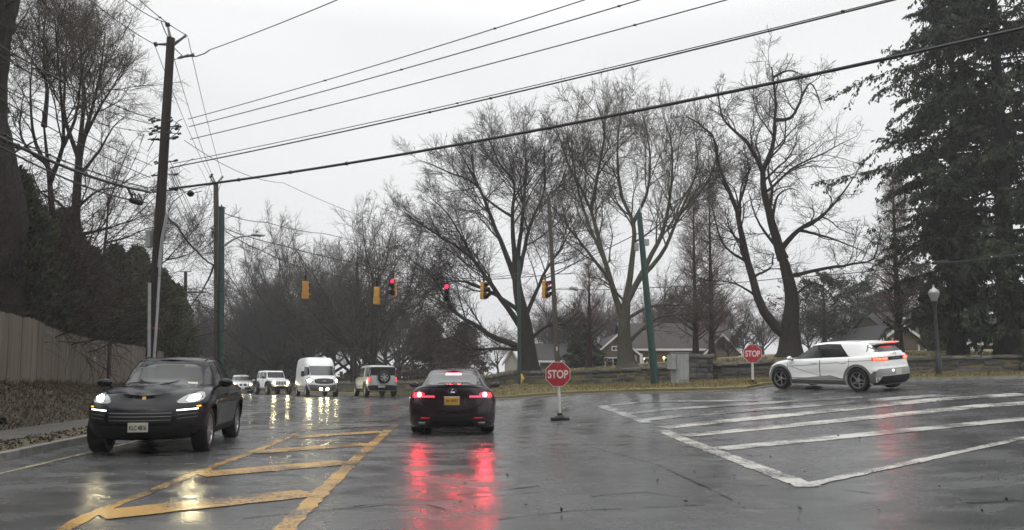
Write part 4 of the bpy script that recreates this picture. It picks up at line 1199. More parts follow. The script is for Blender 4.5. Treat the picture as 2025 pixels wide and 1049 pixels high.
cond = MB(); cond.tube([Vector((-.08, -.24, .0)), rel(Q(295, 700, 22.42)), rel(Q(296, 560, 22.42))], .05, 10); cond.build('conduit', [M_GALV], main, smooth=True)
cond = MB(); cond.tube([Vector((.16, -.2, .0)), rel(Q(311, 620, 22.42)), rel(Q(317, 515, 22.42))], .04, 10); cond.build('conduit', [M_GALV], main, smooth=True)
cond = MB(); cond.tube([rel(Q(319, 530)) + Vector((.0, -.15, 0)), rel(Q(326, 470)) + Vector((.0, -.15, 0)), rel(Q(333, 425))+ Vector((0, -.1, 0))], .05, 8); cond.build('conduit', [M_GREYBOX], main, smooth=True)
m_ = MB(); p = rel(Q(295, 473)); m_.box(p, (.15, .18, .52)); m_.build('equipment_box', [M_GREYBOX], main, bevel=.02)
m_ = MB(); p = rel(Q(303, 650)); m_.lathe([(.19, -.03), (.192, .03)], 16, 'z', p); m_.build('red_band', [mat('red_tape', (.22, .02, .02), .5)], main)
# brackets and splice clutter at the crossing heights
m_ = MB(); rnd = random.Random(3)
for row, n in ((238, 7), (252, 7), (262, 6), (276, 7), (322, 4), (345, 4), (378, 6)):
    for k in range(n):
        side = 1 if k % 2 else -1
        px = 322 + (338 - 322) * (340 - row) / 340 + side * rnd.uniform(9, 30); p = rel(Q(px, row + rnd.uniform(-4, 4), 22.5 + rnd.uniform(-.3, .3)))
        m_.tube([p + Vector((-.05, 0, -.01)), p + Vector((.05, 0, .02))], rnd.uniform(.018, .042), 6)
        m_.tube([p, rel(Q(324 - (row - 240) * .05, row + rnd.uniform(-3, 3)))], .012, 4)
for pts in (((285, 265), (276, 290), (292, 300), (310, 268)), ((335, 262), (352, 240), (360, 236)), ((335, 275), (352, 262), (358, 250), (345, 240)), ((338, 345), (352, 372), (372, 385), (400, 378)), ((333, 420), (342, 400), (362, 384))):
    m_.tube([rel(Q(*q)) for q in pts], .012, 5)
m_.build('bracket', [M_CABLE], main)
m_ = MB(); p = rel(Q(377, 384)); m_.tube([p + Vector((-.09, 0, 0)), p + Vector((-.04, 0, 0)), p + Vector((.05, 0, .01)), p + Vector((.09, 0, 0))], [.05, .09, .085, .04], 10); m_.build('splice_box', [M_TRIM], main, smooth=True)
m_ = MB()
for q in (((352, 116), (362, 112)), ((362, 113), (374, 110)), ((374, 111), (384, 108))): m_.tube([rel(Q(*q[0])), rel(Q(*q[1]))], [.03, .055], 8)
m_.tube([rel(Q(340, 120)), rel(Q(352, 116))], .012, 5); m_.tube([rel(Q(318, 41)), rel(Q(326, 62)), rel(Q(342, 93)), rel(Q(362, 112)), rel(Q(388, 112)), rel(Q(405, 106)), rel(Q(415, 99))], .018, 6)
m_.build('dead_end_insulator', [M_PORC], main, smooth=True)

# ---- second wooden pole, the green signal pole beside it
b2 = Vector((P(434, 700, 38).x, 38, h(-14.6, 38))); t2 = P(427, 362, 38)
sec = pole_thing('utility_pole', 'weathered brown utility pole standing just behind the tall green signal pole', 'utility pole', b2, t2, .17, .12, M_WOOD2)
rel2 = lambda p: Vector(p) - b2
for a, b in (((427, 366), (419, 346)), ((430, 362), (440, 350)), ((424, 368), (416, 350))):
    m_ = MB(); p, q = rel2(P(*a, 38)), rel2(P(*b, 38)); m_.tube([p, q], [.05, .03], 7); m_.tube([q - (q-p)*.1, q, q + (q-p)*.1], [.03, .09, .03], 8); m_.build('post_insulator', [M_PORC], sec, smooth=True)
m_ = MB()
for py in (452, 458, 463, 468): m_.tube([rel2(P(419, py, 38)), rel2(P(421, py + 2, 38))], .07, 7)
m_.tube([rel2(P(424, 455, 38)), rel2(P(419, 455, 38))], .02, 5)
m_.build('spool_insulator', [M_PORC], sec, smooth=True)

b3 = Vector((P(437, 720, 32).x, 32, h(-12.3, 32) + .1)); t3 = P(438, 411, 32)
gp = pole_thing('signal_pole', 'tall dark green signal pole standing beside the brown utility pole', 'signal pole', b3, t3, .155, .125, M_GREENP, 18)
m_ = MB(); m_.lathe([(.001, .14), (.03, .11), (.03, .06), (.15, .02), (.15, -.02)], 18, 'z', Vector(t3) - b3); m_.build('cap', [M_GREENP], gp, smooth=True)
m_ = MB(); m_.lathe([(.27, 0), (.27, .05), (.2, .09), (.17, .5), (.155, .52)], 18, 'z'); m_.build('base', [M_GREENP], gp)
arm = thing('street_light', 'grey cobra head street light on curved arm above the road by the green pole', 'street light', P(441, 488, 32))
r3 = lambda px, py: P(px, py, 32) - P(441, 488, 32)
m_ = MB(); m_.tube([r3(441, 488), r3(452, 480), r3(466, 471), r3(480, 467.5), r3(500, 466)], [.045, .045, .042, .04, .035], 10); m_.build('arm', [M_GALV], arm, smooth=True)
m_ = MB(); p = r3(497, 465)
m_.tube([p, p + Vector((.14, 0, .015)), p + Vector((.40, 0, -.0)), p + Vector((.60, 0, -.035))], [.05, .085, .085, .02], 12); m_.build('lamp_head', [M_GALV], arm, smooth=True)
m_ = MB(); p = r3(507, 460); m_.lathe([(.04, -.05), (.045, .03), (.001, .05)], 10, 'z', p); m_.build('photocell', [M_TRIM], arm)

# ---- far pole with cross arms
b4 = Vector((P(368, 690, 58).x, 58, h(-25, 58))); t4 = P(367, 537, 58)
fp = pole_thing('utility_pole', 'distant utility pole with cross arm beyond the clipped evergreens', 'utility pole', b4, t4, .17, .12, M_WOOD)
m_ = MB(); p = P(367, 579, 58) - b4; m_.box(p + Vector((.3, -.15, 0)), (2.6, .1, .12)); m_.build('crossarm', [M_WOOD], fp)
m_ = MB(); p = P(367, 538, 58) - b4
for dx in (-.45, .45): m_.tube([p, p + Vector((dx, 0, .05))], [.03, .05], 6)
m_.build('post_insulator', [M_PORC], fp)

# ---- central wooden pole with a small street lamp, leaning
b5 = Vector((P(1105, 752, 44).x, 44, h(2.7, 44))); t5 = P(1085, 390, 44)
cp = pole_thing('utility_pole', 'bare brown pole leaning behind the nearer stop sign', 'utility pole', b5, t5, .155, .105, M_WOOD2)
m_ = MB(); a = on_pole(b5, t5, 574) - b5; m_.tube([a, a + Vector((.45, 0, .12)), a + Vector((.95, 0, .10))], .022, 7); m_.build('arm', [M_GALV], cp, smooth=True)
m_ = MB(); q = a + Vector((.9, 0, .1)); m_.tube([q, q + Vector((.12, 0, .03)), q + Vector((.42, 0, -.04)), q + Vector((.56, 0, -.10))], [.04, .10, .12, .03], 12); m_.build('lamp_head', [M_GREYBOX], cp, smooth=True)
m_ = MB(); q = on_pole(b5, t5, 690) - b5 + Vector((0, -.16, 0)); m_.box(q, (.07, .02, .22)); m_.build('tag_plate', [M_SIGNW], cp)

b6 = Vector((P(1027, 768, 46.5).x, 46.5, h(.5, 46.5) + .1)); t6 = P(1026, 515, 46.5)
np_ = pole_thing('signal_pole', 'slim dark green signal pole in front of the spreading oak trunk', 'signal pole', b6, t6, .12, .10, M_GREENP)
m_ = MB(); m_.box((0, 0, .05), (.8, .8, .1)); m_.build('base', [M_CONC], np_)
m_ = MB(); m_.tube([Vector((.12, -.15, .15)), Vector((.20, -.2, .45)), Vector((.12, -.2, .75))], [.05, .12, .05], 6); m_.build('yellow_tag', [mat('yellow_plastic', (.5, .33, .03), .5)], np_)
m_ = MB(); p = t6 - b6; m_.tube([p, p + Vector((0, 0, .35))], .03, 6); m_.box(p + Vector((.1, 0, .1)), (.22, .2, .3)); m_.build('camera_box', [M_TRIM], np_, bevel=.03)

b7 = Vector((P(1296, 771, 33).x, 33, 0)); b7.z = h(b7.x, 33) + .12; t7 = P(1264, 422, 33)
lp = pole_thing('signal_pole', 'green steel pole leaning over the verge beside the grey cabinet', 'signal pole', b7, t7, .175, .115, M_GREENP, 18)
m_ = MB(); m_.lathe([(.30, 0), (.30, .05), (.2, .06)], 14, 'z'); m_.build('base', [M_GREENP], lp)
m_ = MB(); p = t7 - b7; m_.tube([p + Vector((.12, 0, -1.4)), p + Vector((.11, 0, -.3)), p + Vector((.02, 0, .62))], [.03, .03, .022], 7); m_.build('antenna', [M_GALV], lp, smooth=True)
m_ = MB(); m_.box(p + Vector((-.13, 0, -1.5)), (.16, .2, .35)); m_.box(p + Vector((.3, 0, -1.3)), (.22, .2, .28)); m_.build('equipment_box', [M_GREYBOX], lp, bevel=.02)
pp = MB()
bb = Vector((P(702, 700, 66).x, 66, h(-13, 66)))
bt = P(706, 517, 66)
pole_thing('utility_pole', 'thin brown pole rising among the bare trees between van and silver car', 'utility pole', bb, bt, .17, .11, M_WOOD)

# ---- traffic signals
SIG_Y = 36.0
def signal(px, py, facing, label, cols, lit=True, hook=None, Y=SIG_Y):
    """facing: degrees the face turns from the camera (0 = at us, 180 = away)"""
    p = P(px, py, Y)
    t = thing('traffic_light', label, 'traffic light', p, R(facing), 'traffic lights hung over the junction')
    body_m = cols
    s = Y / FPX
    hts = [(-1, .13, .32, .30), (0, .125, .26, .25), (1, .13, .26, .25)]
    mb = MB(); z = -.47; cells = []
    for (k, half, hh, ww) in hts:
        d = .20
        mb.box((0, 0, z + hh / 2), (ww, d, hh - .006)); cells.append((z + hh / 2, hh, ww)); z += hh
    hous = mb.build('housing', [body_m], t, bevel=.025)
    for i, (zc, hh, ww) in enumerate(cells):
        m_ = MB(); r = ww * .44
        # visor: open tube, longer at the top
        n = 20; vs = []; fs = []
        for ring_, (rr, l0, l1) in enumerate(((r, .0, .0), (r * 1.03, .25, .14))):
            for j in range(n):
                a = 2 * PI * j / n
                L = l0 if ring_ == 0 else (l0 if math.sin(a) > -.2 else l1)
                vs.append((rr * math.cos(a), -.10 - L, zc + rr * math.sin(a)))
        for j in range(n): fs.append((j, (j+1) % n, n + (j+1) % n, n + j))
        m_.add(vs, fs)
        v = m_.build('visor', [M_BLK], t, smooth=True)
        so_ = v.modifiers.new('thick', 'SOLIDIFY'); so_.thickness = .012
        lm = M_REDON if (i == 2 and lit) else (M_GLEN if i == 0 else M_DIM)
        m_ = MB(); m_.lathe([(.001, -.145), (r * .55, -.135), (r * .92, -.105)], 20, 'y', (0, 0, zc)); m_.build('lens', [lm], t, smooth=True)
    m_ = MB(); m_.tube([(0, 0, z), (0, 0, z + .18)], .035, 8); m_.tube([(0, 0, z + .15), (0, 0, z + .42 if hook is None else hook)], .018, 6); m_.box((0, 0, z + .22), (.09, .06, .08))
    m_.build('hanger', [M_TRIM], t)
    return t
signal(604, 572, 165, 'yellow signal head over the van showing only its back', M_YELP, hook=.95)
signal(745, 583, 172, 'yellow signal back hanging just left of a red lit head', M_YELP)
signal(778, 567, -8, 'yellow signal head with red light facing us above silver car', M_YELP)
signal(884, 578, -3, 'black signal head with red light above the dark coupe', M_BLK)
signal(956, 573, 52, 'yellow signal head turned sideways with no red showing, before the oak', M_YELP, lit=False)
signal(1078, 571, 48, 'yellow signal head with red edge showing beside the bare brown pole', M_YELP)

# ---- stop signs
def stop_sign(px, py_top, py_base, Y, size, label, lean, base_kind):
    x = P(px, 700, Y).x; z0 = h(x, Y) + .004 + (.0 if base_kind == 'rubber' else .12)
    t = thing('stop_sign', label, 'stop sign', (x, Y, z0), R(-2), 'stop signs on short white posts')
    top = P(px, py_top, Y).z - z0
    cz = top - size / 2
    lx = lean * top
    m_ = MB(); m_.tube([(0, 0, .08), (-lx * cz / top, 0, cz)], .045, 10); m_.build('post', [M_POSTW], t, smooth=True)
    if base_kind == 'rubber':
        m_ = MB(); m_.prism(rrect(-.27, -.27, .27, .27, .08), .07); m_.lathe([(.15, .07), (.12, .10), (.08, .12), (.07, .2), (.05, .2)], 14, 'z'); m_.build('base', [M_RUB], t, bevel=.015)
    else:
        m_ = MB(); m_.lathe([(.16, 0), (.16, .03), (.06, .06), (.06, .16)], 12, 'z'); m_.build('base', [M_RUB], t)
    octo = lambda r: [(r * math.cos(R(22.5 + 45*i)), r * math.sin(R(22.5 + 45*i))) for i in range(8)]
    rr = size / 2 / math.cos(R(22.5))
    fr = lambda y0: (lambda u, v, w: Vector((u - lx, y0 - w, v + cz)))
    m_ = MB(); m_.prism(octo(rr), .010, fr(-.048)); sgn = m_.build('sign_face', [M_SIGNW], t)
    m_ = MB(); m_.prism(octo(rr * .955), .003, fr(-.059)); m_.build('red_field', [M_REDS], sgn)
    M = Matrix(((1, 0, 0, -lx), (0, 0, -1, -.066), (0, 1, 0, cz), (0, 0, 0, 1)))
    text_mesh('stop_lettering', 'STOP', .3, M_SIGNW, sgn, M, .002, .006, width=size * .82, height=size * .34)
    m_ = MB()
    for dz in (.40, -.40): m_.lathe([(.012, -.068), (.012, -.06)], 8, 'y', (-lx, 0, cz + dz * size)); 
    m_.build('bolt', [M_GALV], sgn)
stop_sign(1106.5, 716, 836, 22.2, .72, 'larger stop sign on a black rubber base standing in the roadway', .03, 'rubber')
stop_sign(1487.5, 682, 768, 28.6, .68, 'smaller stop sign on the kerb in front of the white crossover', 0, 'ground')

# ---- signal cabinet on the verge
cxp = P(1345, 770, 33.5).x; cz0 = h(cxp, 33.5) + .11
cb = thing('signal_cabinet', 'tall grey metal signal cabinet with side box standing on grass', 'cabinet', (cxp, 33.5, cz0), R(24))
ch = P(1345, 699, 33.5).z - cz0
m_ = MB(); m_.box((0, 0, ch / 2), (.62, .50, ch)); m_.build('cabinet_body', [M_GREYBOX], cb, bevel=.015)
m_ = MB(); m_.box((0, 0, ch + .012), (.68, .58, .025)); m_.build('roof', [M_GREYBOX], cb, bevel=.008)
d_ = MB(); d_.box((.0, -.262, ch * .55), (.55, .02, ch * .80)); dr = d_.build('door', [M_GREYBOX], cb, bevel=.01)
m_ = MB(); m_.box((.18, -.285, ch * .80), (.05, .03, .12)); m_.build('handle', [M_GALV], dr, bevel=.008)
m_ = MB(); m_.box((-.43, 0, ch * .72), (.24, .36, ch * .46)); m_.box((-.43, -.19, ch * .82), (.15, .02, .08)); m_.build('side_box', [M_GREYBOX], cb, bevel=.012)
m_ = MB(); m_.box((0, 0, .05), (.74, .62, .10)); m_.build('plinth', [M_CONC], cb)

# ---- ornamental lamp post
lx_, ly_ = P(1858, 752, 30.6).x, 30.6
lz = h(lx_, ly_) + .1
lt = thing('lamp_post', 'black ornamental lamp post with pale acorn lantern before the stone wall', 'lamp post', (lx_, ly_, lz))
hz_ = P(1850, 596, 30.6).z - lz
m_ = MB(); m_.lathe([(.15, 0), (.15, .06), (.12, .10), (.11, .85), (.085, .92), (.065, 1.0), (.055, hz_ - .30), (.07, hz_ - .28), (.06, hz_ - .22), (.12, hz_ - .05), (.13, hz_)], 18, 'z'); m_.build('post', [mat('black_iron', (.012, .013, .013), .4)], lt, smooth=True, angle=30)
gt = P(1850, 563, 30.6).z - lz
H_ = gt - hz_
m_ = MB(); m_.lathe([(.11, hz_), (.15, hz_ + H_ * .2), (.20, hz_ + H_ * .42), (.20, hz_ + H_ * .5)], 20, 'z'); m_.build('globe', [mat('frosted_globe', (.20, .21, .20), .3, coat=.5)], lt, smooth=True)
m_ = MB(); m_.lathe([(.205, hz_ + H_ * .48), (.21, hz_ + H_ * .54), (.13, hz_ + H_ * .70), (.05, hz_ + H_ * .78), (.03, hz_ + H_ * .9), (.035, hz_ + H_ * .95), (.001, gt)], 20, 'z'); m_.build('lamp_cap', [mat('pale_cap', (.30, .31, .30), .35, metal=.3)], lt, smooth=True, angle=50)
lt.rotation_euler = (0, R(-1.5), 0)

# ------------------------------------------------------------------ overhead wires
def wire(name, label, pts, r=.012, sag=0.0, n=18, clamps=0, cat='cable'):
    """pts: pixel+distance or world points; the span hangs between them"""
    W = [q if isinstance(q, Vector) else P(*q) for q in pts]
    out = []
    for a, b in zip(W[:-1], W[1:]):
        for i in range(n):
            t = i / n; out.append(a.lerp(b, t) - Vector((0, 0, sag * 4 * t * (1 - t))))
    out.append(W[-1])
    c = W[0]
    mb = MB(); mb.tube([p - c for p in out], r, 6)
    for k in range(clamps):
        i = random.randrange(2, len(out) - 2); q = out[i] - c
        mb.tube([q + Vector((-.03, 0, 0)), q + Vector((.03, 0, 0))], r * 1.35 + .006, 6)
    o = mb.build(name, [M_CABLE], None, smooth=True); o.location = c
    return tag(o, label, cat)
def ext(a, b, k=.5):
    A, B = P(*a), P(*b); return B + (B - A) * k
Ym = 22.6
def over(px0, py0, px1, py1, Y1, name, label, r, sag=.12, clamps=2, Y0=Ym):
    a = (px0, py0, Y0); b = (px1, py1, Y1)
    A, B = P(*a), P(*b); e_ = B + (B - A) * .35
    wire(name, label, [A, e_], r, sag, 30, clamps)
over(372, 236, 1130, 0, 15.2, 'power_line', 'uppermost thin wire of the six crossing the road from the thick pole', .011)
over(374, 251, 1237, 0, 15.0, 'power_line', 'second wire from the top crossing the sky over the road', .012)
over(376, 276, 1405, 0, 14.6, 'power_line', 'third wire from the top crossing the sky over the road', .012)
over(342, 324, 1688, 1, 13.6, 'power_line', 'thinner of the paired wires above the thick bundled cable', .010, .2)
over(338, 332, 1698, 2, 13.7, 'power_line', 'heavier lower wire of the pair above the thick bundled cable', .017, .2)
over(335, 374, 2030, 16, 12.6, 'bundled_cable', 'thickest black bundled cable sweeping across the whole sky', .034, .45, 8)
over(415, 99, 660, 0, 17.5, 'power_line', 'short wire rising from the hanging insulator at the pole top', .012, .05, 0)
def back(px0, py0, px1, py1, Y1, name, label, r, sag=.1, clamps=1, Y0=Ym):
    A, B = P(px0, py0, Y0), P(px1, py1, Y1); wire(name, label, [A, B + (B - A) * .3], r, sag, 24, clamps)
back(306, 88, 185, 0, 17.6, 'power_line', 'lowest of three wires reaching the pole top from the upper left sky', .012)
back(328, 45, 255, 0, 19.0, 'power_line', 'middle wire running to the tip insulator at the pole top', .012)
back(369, 70, 282, 0, 18.4, 'power_line', 'wire bending round the raised insulator arm at the pole top', .012)
back(306, 236, 0, 72, 14.0, 'power_line', 'uppermost wire passing in front of the huge dark trunk', .014, .25, 3)
back(304, 246, 0, 84, 14.2, 'power_line', 'second wire passing in front of the huge dark trunk', .011, .35, 2)
back(303, 262, 0, 142, 14.5, 'power_line', 'slack thin wire reaching the pole cluster from the bare trees', .009, .35, 1)
back(301, 328, 0, 160, 14.5, 'power_line', 'straight thin wire crossing the bare trees to the pole', .010, .15, 0)
back(298, 352, 0, 184, 14.5, 'power_line', 'straight wire just above the thick cable on the tree side', .012, .15, 2)
back(296, 380, 0, 254, 14.2, 'bundled_cable', 'thick bundled cable crossing the bare trees to the pole', .036, .25, 6)
back(294, 372, 0, 248, 14.3, 'lashed_cable', 'upper strand lashed along the thick cable by the trees', .016, .2, 4)
back(292, 402, 0, 268, 14.2, 'bundled_cable', 'lower cable by the trees carrying a black splice case', .020, .3, 3)
sc_ = MB(); a, b = P(258, 396, 20.9), P(280, 402, 21.6); sc_.tube([Vector((0, 0, 0)), (b - a) * .1, (b - a) * .9, b - a], [.03, .085, .085, .03], 10)
o = sc_.build('splice_case', [M_TRIM], None, smooth=True); o.location = a; tag(o, 'black splice case hanging on the cable beside the thick pole', 'splice case')
lp_ = MB(); rr_ = random.Random(9); a, b = P(250, 372, 20.8), P(296, 384, 22.4)
for k in range(6):
    pts = [a.lerp(b, t) - a - Vector((0, 0, rr_.uniform(.05, .45) * math.sin(PI * t))) for t in np.linspace(rr_.uniform(0, .2), rr_.uniform(.6, 1), 8)]
    lp_.tube(pts, .012, 5)
o = lp_.build('cable_slack_loop', [M_CABLE], None); o.location = a; tag(o, 'tangle of slack cable loops hanging just before the thick pole', 'cable')
# towards the second pole and beyond
wire('power_line', 'primary wire from the pole top to the second pole, lowest of three', [(307, 92, Ym), (416, 350, 38)], .010, .2)
wire('power_line', 'primary wire from the pole top down to the tip of the second pole', [(342, 108, Ym), (419, 346, 38)], .010, .2)
wire('power_line', 'primary wire from the raised insulator arm to the second pole', [(372, 76, Ym), (440, 350, 38)], .010, .2)
wire('drop_wire', 'thin service wire falling from the pole cluster across the grey sky', [(365, 278, Ym), (560, 362, 33), (860, 470, 52), (1010, 500, 70)], .010, .3, 14)
wire('bundled_cable', 'heavy sagging cable dropping from the thick pole to the second pole', [(318, 408, Ym), (350, 446, 26), (390, 497, 32), (423, 524, 38)], .038, .1, 8)
wire('bundled_cable', 'heavy cable running down from the second pole towards the evergreens', [(423, 524, 38), (408, 560, 45), (390, 587, 52), (368, 615, 58)], .05, .1, 8)
for i, (a, b, lb) in enumerate((((336, 318), (421, 492), 'upper'), ((336, 330), (423, 503), 'second'), ((335, 345), (420, 515), 'third'), ((333, 378), (422, 520), 'lowest'))):
    wire('drop_wire', lb + ' thin wire of four slanting between the two wooden poles', [(*a, Ym), (*b, 38)], .010, .15)
for i, (a, b, lb) in enumerate((((419, 350), (360, 540), 'upper'), ((440, 352), (374, 540), 'lower'))):
    wire('power_line', lb + ' wire from the second pole top to the distant pole', [(*a, 38), (*b, 58)], .012, .3)
# signal span wires
wire('span_wire', 'wire running over the road from near the top of the green pole', [(444, 422, 32), (528, 440, 34), (640, 462, 42), (840, 500, 60)], .016, .1, 10, 2)
wire('span_wire', 'upper span wire carrying the red lit signal heads', [(444, 452, 32), (563, 487, 33), (700, 519, 34.5), (778, 537, 36), (884, 548, 36), (956, 549, 36.5), (1026, 541, 46.5)], .019, .06, 8, 6)
wire('span_wire', 'lower span wire dropping to the yellow signal backs', [(444, 456, 32), (520, 497, 33.5), (604, 530, 36), (745, 560, 36), (1078, 545, 36), (1273, 456, 33)], .019, .08, 8, 4)
wire('span_wire', 'low wire passing right across the white crossover side of the road', [(1090, 572, 44), (1290, 569, 40), (1560, 549, 33), (1840, 521, 26), (2080, 490, 20)], .018, .08, 8, 1)
sc_ = MB(); a, b = P(1842, 521, 25.9), P(1876, 518, 25.1); sc_.tube([Vector((0, 0, 0)), (b - a) * .1, (b - a) * .9, b - a], [.02, .06, .06, .02], 8)
o = sc_.build('splice_case', [M_TRIM], None, smooth=True); o.location = a; tag(o, 'small black splice case on the low wire by the big conifer', 'splice case')
# ------------------------------------------------------------------ wooden fence on the bank
M_FENCE = mat('weathered_fence_board', (.150, .122, .094), .75, col2=(.098, .079, .062), scale=2.2, stretch=(6, 6, .35), bump=.35, bscale=10, rand=.22)
M_FENCED = mat('dark_fence_post', (.045, .030, .024), .75, var=.2, scale=4)
fpts = [p for p in FL if 1 < p[1] < 43]
fpts = smooth_line(fpts, 300)
L_ = [0]
for a, b in zip(fpts[:-1], fpts[1:]): L_.append(L_[-1] + math.hypot(b[0]-a[0], b[1]-a[1]))
def f_at(s):
    x = float(np.interp(s, L_, [p[0] for p in fpts])); y = float(np.interp(s, L_, [p[1] for p in fpts])); return x, y
tot = L_[-1]
fx, fy = f_at(0)
fence = thing('wooden_fence', 'weathered vertical board fence along the top of the earth bank', 'fence', (fx, fy, ZF(fy)))
fr_ = random.Random(4)
bay = 2.44; k = 0; s_ = 0.0
while s_ < tot - .2:
    mb = MB(); e_ = min(s_ + bay, tot); q = s_
    hh = 1.79 + fr_.uniform(-.03, .03)
    while q < e_ - .02:
        wd = fr_.uniform(.135, .15); x, y = f_at(q + wd / 2); x2, y2 = f_at(q + wd / 2 + .1)
        ang = math.atan2(y2 - y, x2 - x); z = ZF(y) - .12
        M = Matrix.Rotation(ang, 3, 'Z') @ Matrix.Rotation(fr_.uniform(-.006, .006), 3, 'Y')
        hb = hh + .12 + fr_.uniform(-.025, .02)
        mb.box(Vector((x - fx, y - fy, z + hb / 2 - ZF(fy))) + Vector((math.sin(ang), -math.cos(ang), 0)) * fr_.uniform(-.006, .010), (wd - fr_.uniform(.004, .012), .02, hb), M)
        q += wd
    for zz in (.35, 1.0, 1.6):
        a, b = f_at(s_), f_at(e_)
        n = Vector((-(b[1]-a[1]), b[0]-a[0])).normalized() * .05
        mb.bar((a[0]+n.x-fx, a[1]+n.y-fy, ZF(a[1]) + zz - ZF(fy)), (b[0]+n.x-fx, b[1]+n.y-fy, ZF(b[1]) + zz - ZF(fy)), .04, .09)
    mb.build('panel', [M_FENCE], fence)
    a = f_at(s_)
    pm = MB(); pm.box((a[0] - fx - .10, a[1] - fy + .05, ZF(a[1]) - ZF(fy) + .80), (.11, .11, 1.9)); pm.build('post', [M_FENCED], fence)
    s_ += bay; k += 1
# narrow dark upright gap post seen in the photo and a small grey meter box
p = P(219, 700, 31.0); yy = 31.0; xx = x_on(FL, yy) + .06
mb = MB(); mb.box((xx - fx, yy - fy, ZF(yy) - ZF(fy) + .85), (.07, .16, 1.85)); mb.build('dark_board', [mat('dark_red_board', (.04, .018, .014), .7)], fence)
yy = 29.0; xx = x_on(FL, yy) + .05
mb = MB(); mb.box((xx - fx, yy - fy, ZF(yy) - ZF(fy) + 1.0), (.05, .10, .20)); mb.build('latch_plate', [M_GALV], fence, bevel=.01)

# ------------------------------------------------------------------ stone retaining wall
M_STONE = mat('dark_wet_stone', (.066, .062, .056), .6, col2=(.030, .029, .027), scale=5, bump=.9, bscale=14, rand=.45)
M_MORT = mat('wall_core', (.018, .017, .016), .9, bump=.5, bscale=20)
M_COPE = mat('mossy_coping_stone', (.105, .10, .088), .6, col2=(.055, .058, .040), scale=4, bump=.9, bscale=10, rand=.3)
wr = random.Random(21)
def rough_block(mb, c, d, ang, jit, mi=0):
    """irregular squared stone: box with jittered, slightly pillowed faces"""
    x, y, z = d[0]/2, d[1]/2, d[2]/2
    M = Matrix.Rotation(ang, 3, 'Z')
    vs = []
    j = lambda: wr.uniform(-jit, jit)
    for dz in (-1, 1):
        for dx, dy in ((-1, -1), (1, -1), (1, 1), (-1, 1)):
            vs.append(Vector(c) + M @ Vector((dx*x + j(), dy*y + j(), dz*z + j())))
    fc = Vector(c) + M @ Vector((j()*2, -y - jit*1.2, j()*2))
    vs.append(fc)
    mb.add(vs, [(3, 2, 1, 0), (4, 5, 6, 7), (0, 1, 8), (1, 5, 8), (5, 4, 8), (4, 0, 8), (1, 2, 6, 5), (2, 3, 7, 6), (3, 0, 4, 7)], mi)
def stone_wall(name, label, line, ht, zb):
    xs_ = [p[0] for p in line]; ys_ = [p[1] for p in line]
    Ls = [0]
    for a, b in zip(line[:-1], line[1:]): Ls.append(Ls[-1] + math.hypot(b[0]-a[0], b[1]-a[1]))
    at = lambda s: (float(np.interp(s, Ls, xs_)), float(np.interp(s, Ls, ys_)))
    o = Vector((line[0][0], line[0][1], zb(*line[0])))
    t = thing(name, label, 'wall', o)
    core = MB(); st = MB(); cp = MB()
    n = int(Ls[-1] / .8)
    for i in range(n):
        a, b = at(Ls[-1]*i/n), at(Ls[-1]*(i+1)/n)
        za, zb_ = zb(*a), zb(*b); z = min(za, zb_)
        ang = math.atan2(b[1]-a[1], b[0]-a[0]); L = math.hypot(b[0]-a[0], b[1]-a[1])
        core.box(Vector(((a[0]+b[0])/2, (a[1]+b[1])/2, z + ht/2 - .2)) + Vector((-math.sin(ang), math.cos(ang), 0)) * .22 - o, (L + .06, .30, ht + .34), Matrix.Rotation(ang, 3, 'Z'))
    cum = -.16
    courses = []
    while cum < ht - .13:
        c_ = wr.uniform(.13, .24); c_ = min(c_, ht - .12 - cum); courses.append((cum, c_)); cum += c_
    for (z0, ch_) in courses:
        s = wr.uniform(-.5, 0)
        while s < Ls[-1]:
            l = wr.uniform(.35, 1.05); m = max(0, min(Ls[-1], s + l/2)); x, y = at(m); x2, y2 = at(min(Ls[-1], m + .1)); 
            if m + .1 >= Ls[-1]: x2, y2 = x + (x - at(m-.1)[0]), y + (y - at(m-.1)[1])
            ang = math.atan2(y2 - y, x2 - x)
            rough_block(st, Vector((x, y, zb(x, y) + z0 + ch_/2)) + Vector((-math.sin(ang), math.cos(ang), 0)) * (.12 + wr.uniform(-.02, .025)) - o, (l - .025, .26, ch_ - .022), ang, .014)
            s += l
    s = 0
    while s < Ls[-1]:
        l = wr.uniform(.45, 1.1); m = min(Ls[-1], s + l/2); x, y = at(m); x2, y2 = at(max(0, m - .1)); ang = math.atan2(y - y2, x - x2)
        rough_block(cp, Vector((x, y, zb(x, y) + ht - .06)) + Vector((-math.sin(ang), math.cos(ang), 0)) * .20 - o, (l - .015, .56, .15 + wr.uniform(-.02, .03)), ang, .022)
        s += l
    core.build('core', [M_MORT], t); st.build('stonework', [M_STONE], t); cp.build('coping', [M_COPE], t)
    return t
WD = smooth_line(WALL, 400)
px_of = lambda x, y: CX + x / y * FPX
wa = [p for p in WD if px_of(*p) < 1392 and p[0] > -30]; wb_ = [p for p in WD if px_of(*p) > 1374 and p[0] < 45]
stone_wall('stone_wall', 'long low stone wall retaining the lawn behind the nearer stop sign', wa, .86, lambda x, y: verge_z(x, y) - .02)
stone_wall('stone_wall', 'stone retaining wall behind the white crossover and lamp post', wb_, .86, lambda x, y: verge_z(x, y) - .02)
pw = (P(1378, 740, 36.2).x, 35.85); pz = verge_z(*pw)
pt = thing('stone_pier', 'taller stone pier with rounded coping between the two low walls', 'pier', (pw[0], pw[1], pz - .05))
ph_ = P(1378, 702, 35.8).z - pz + .05
st = MB(); z = 0
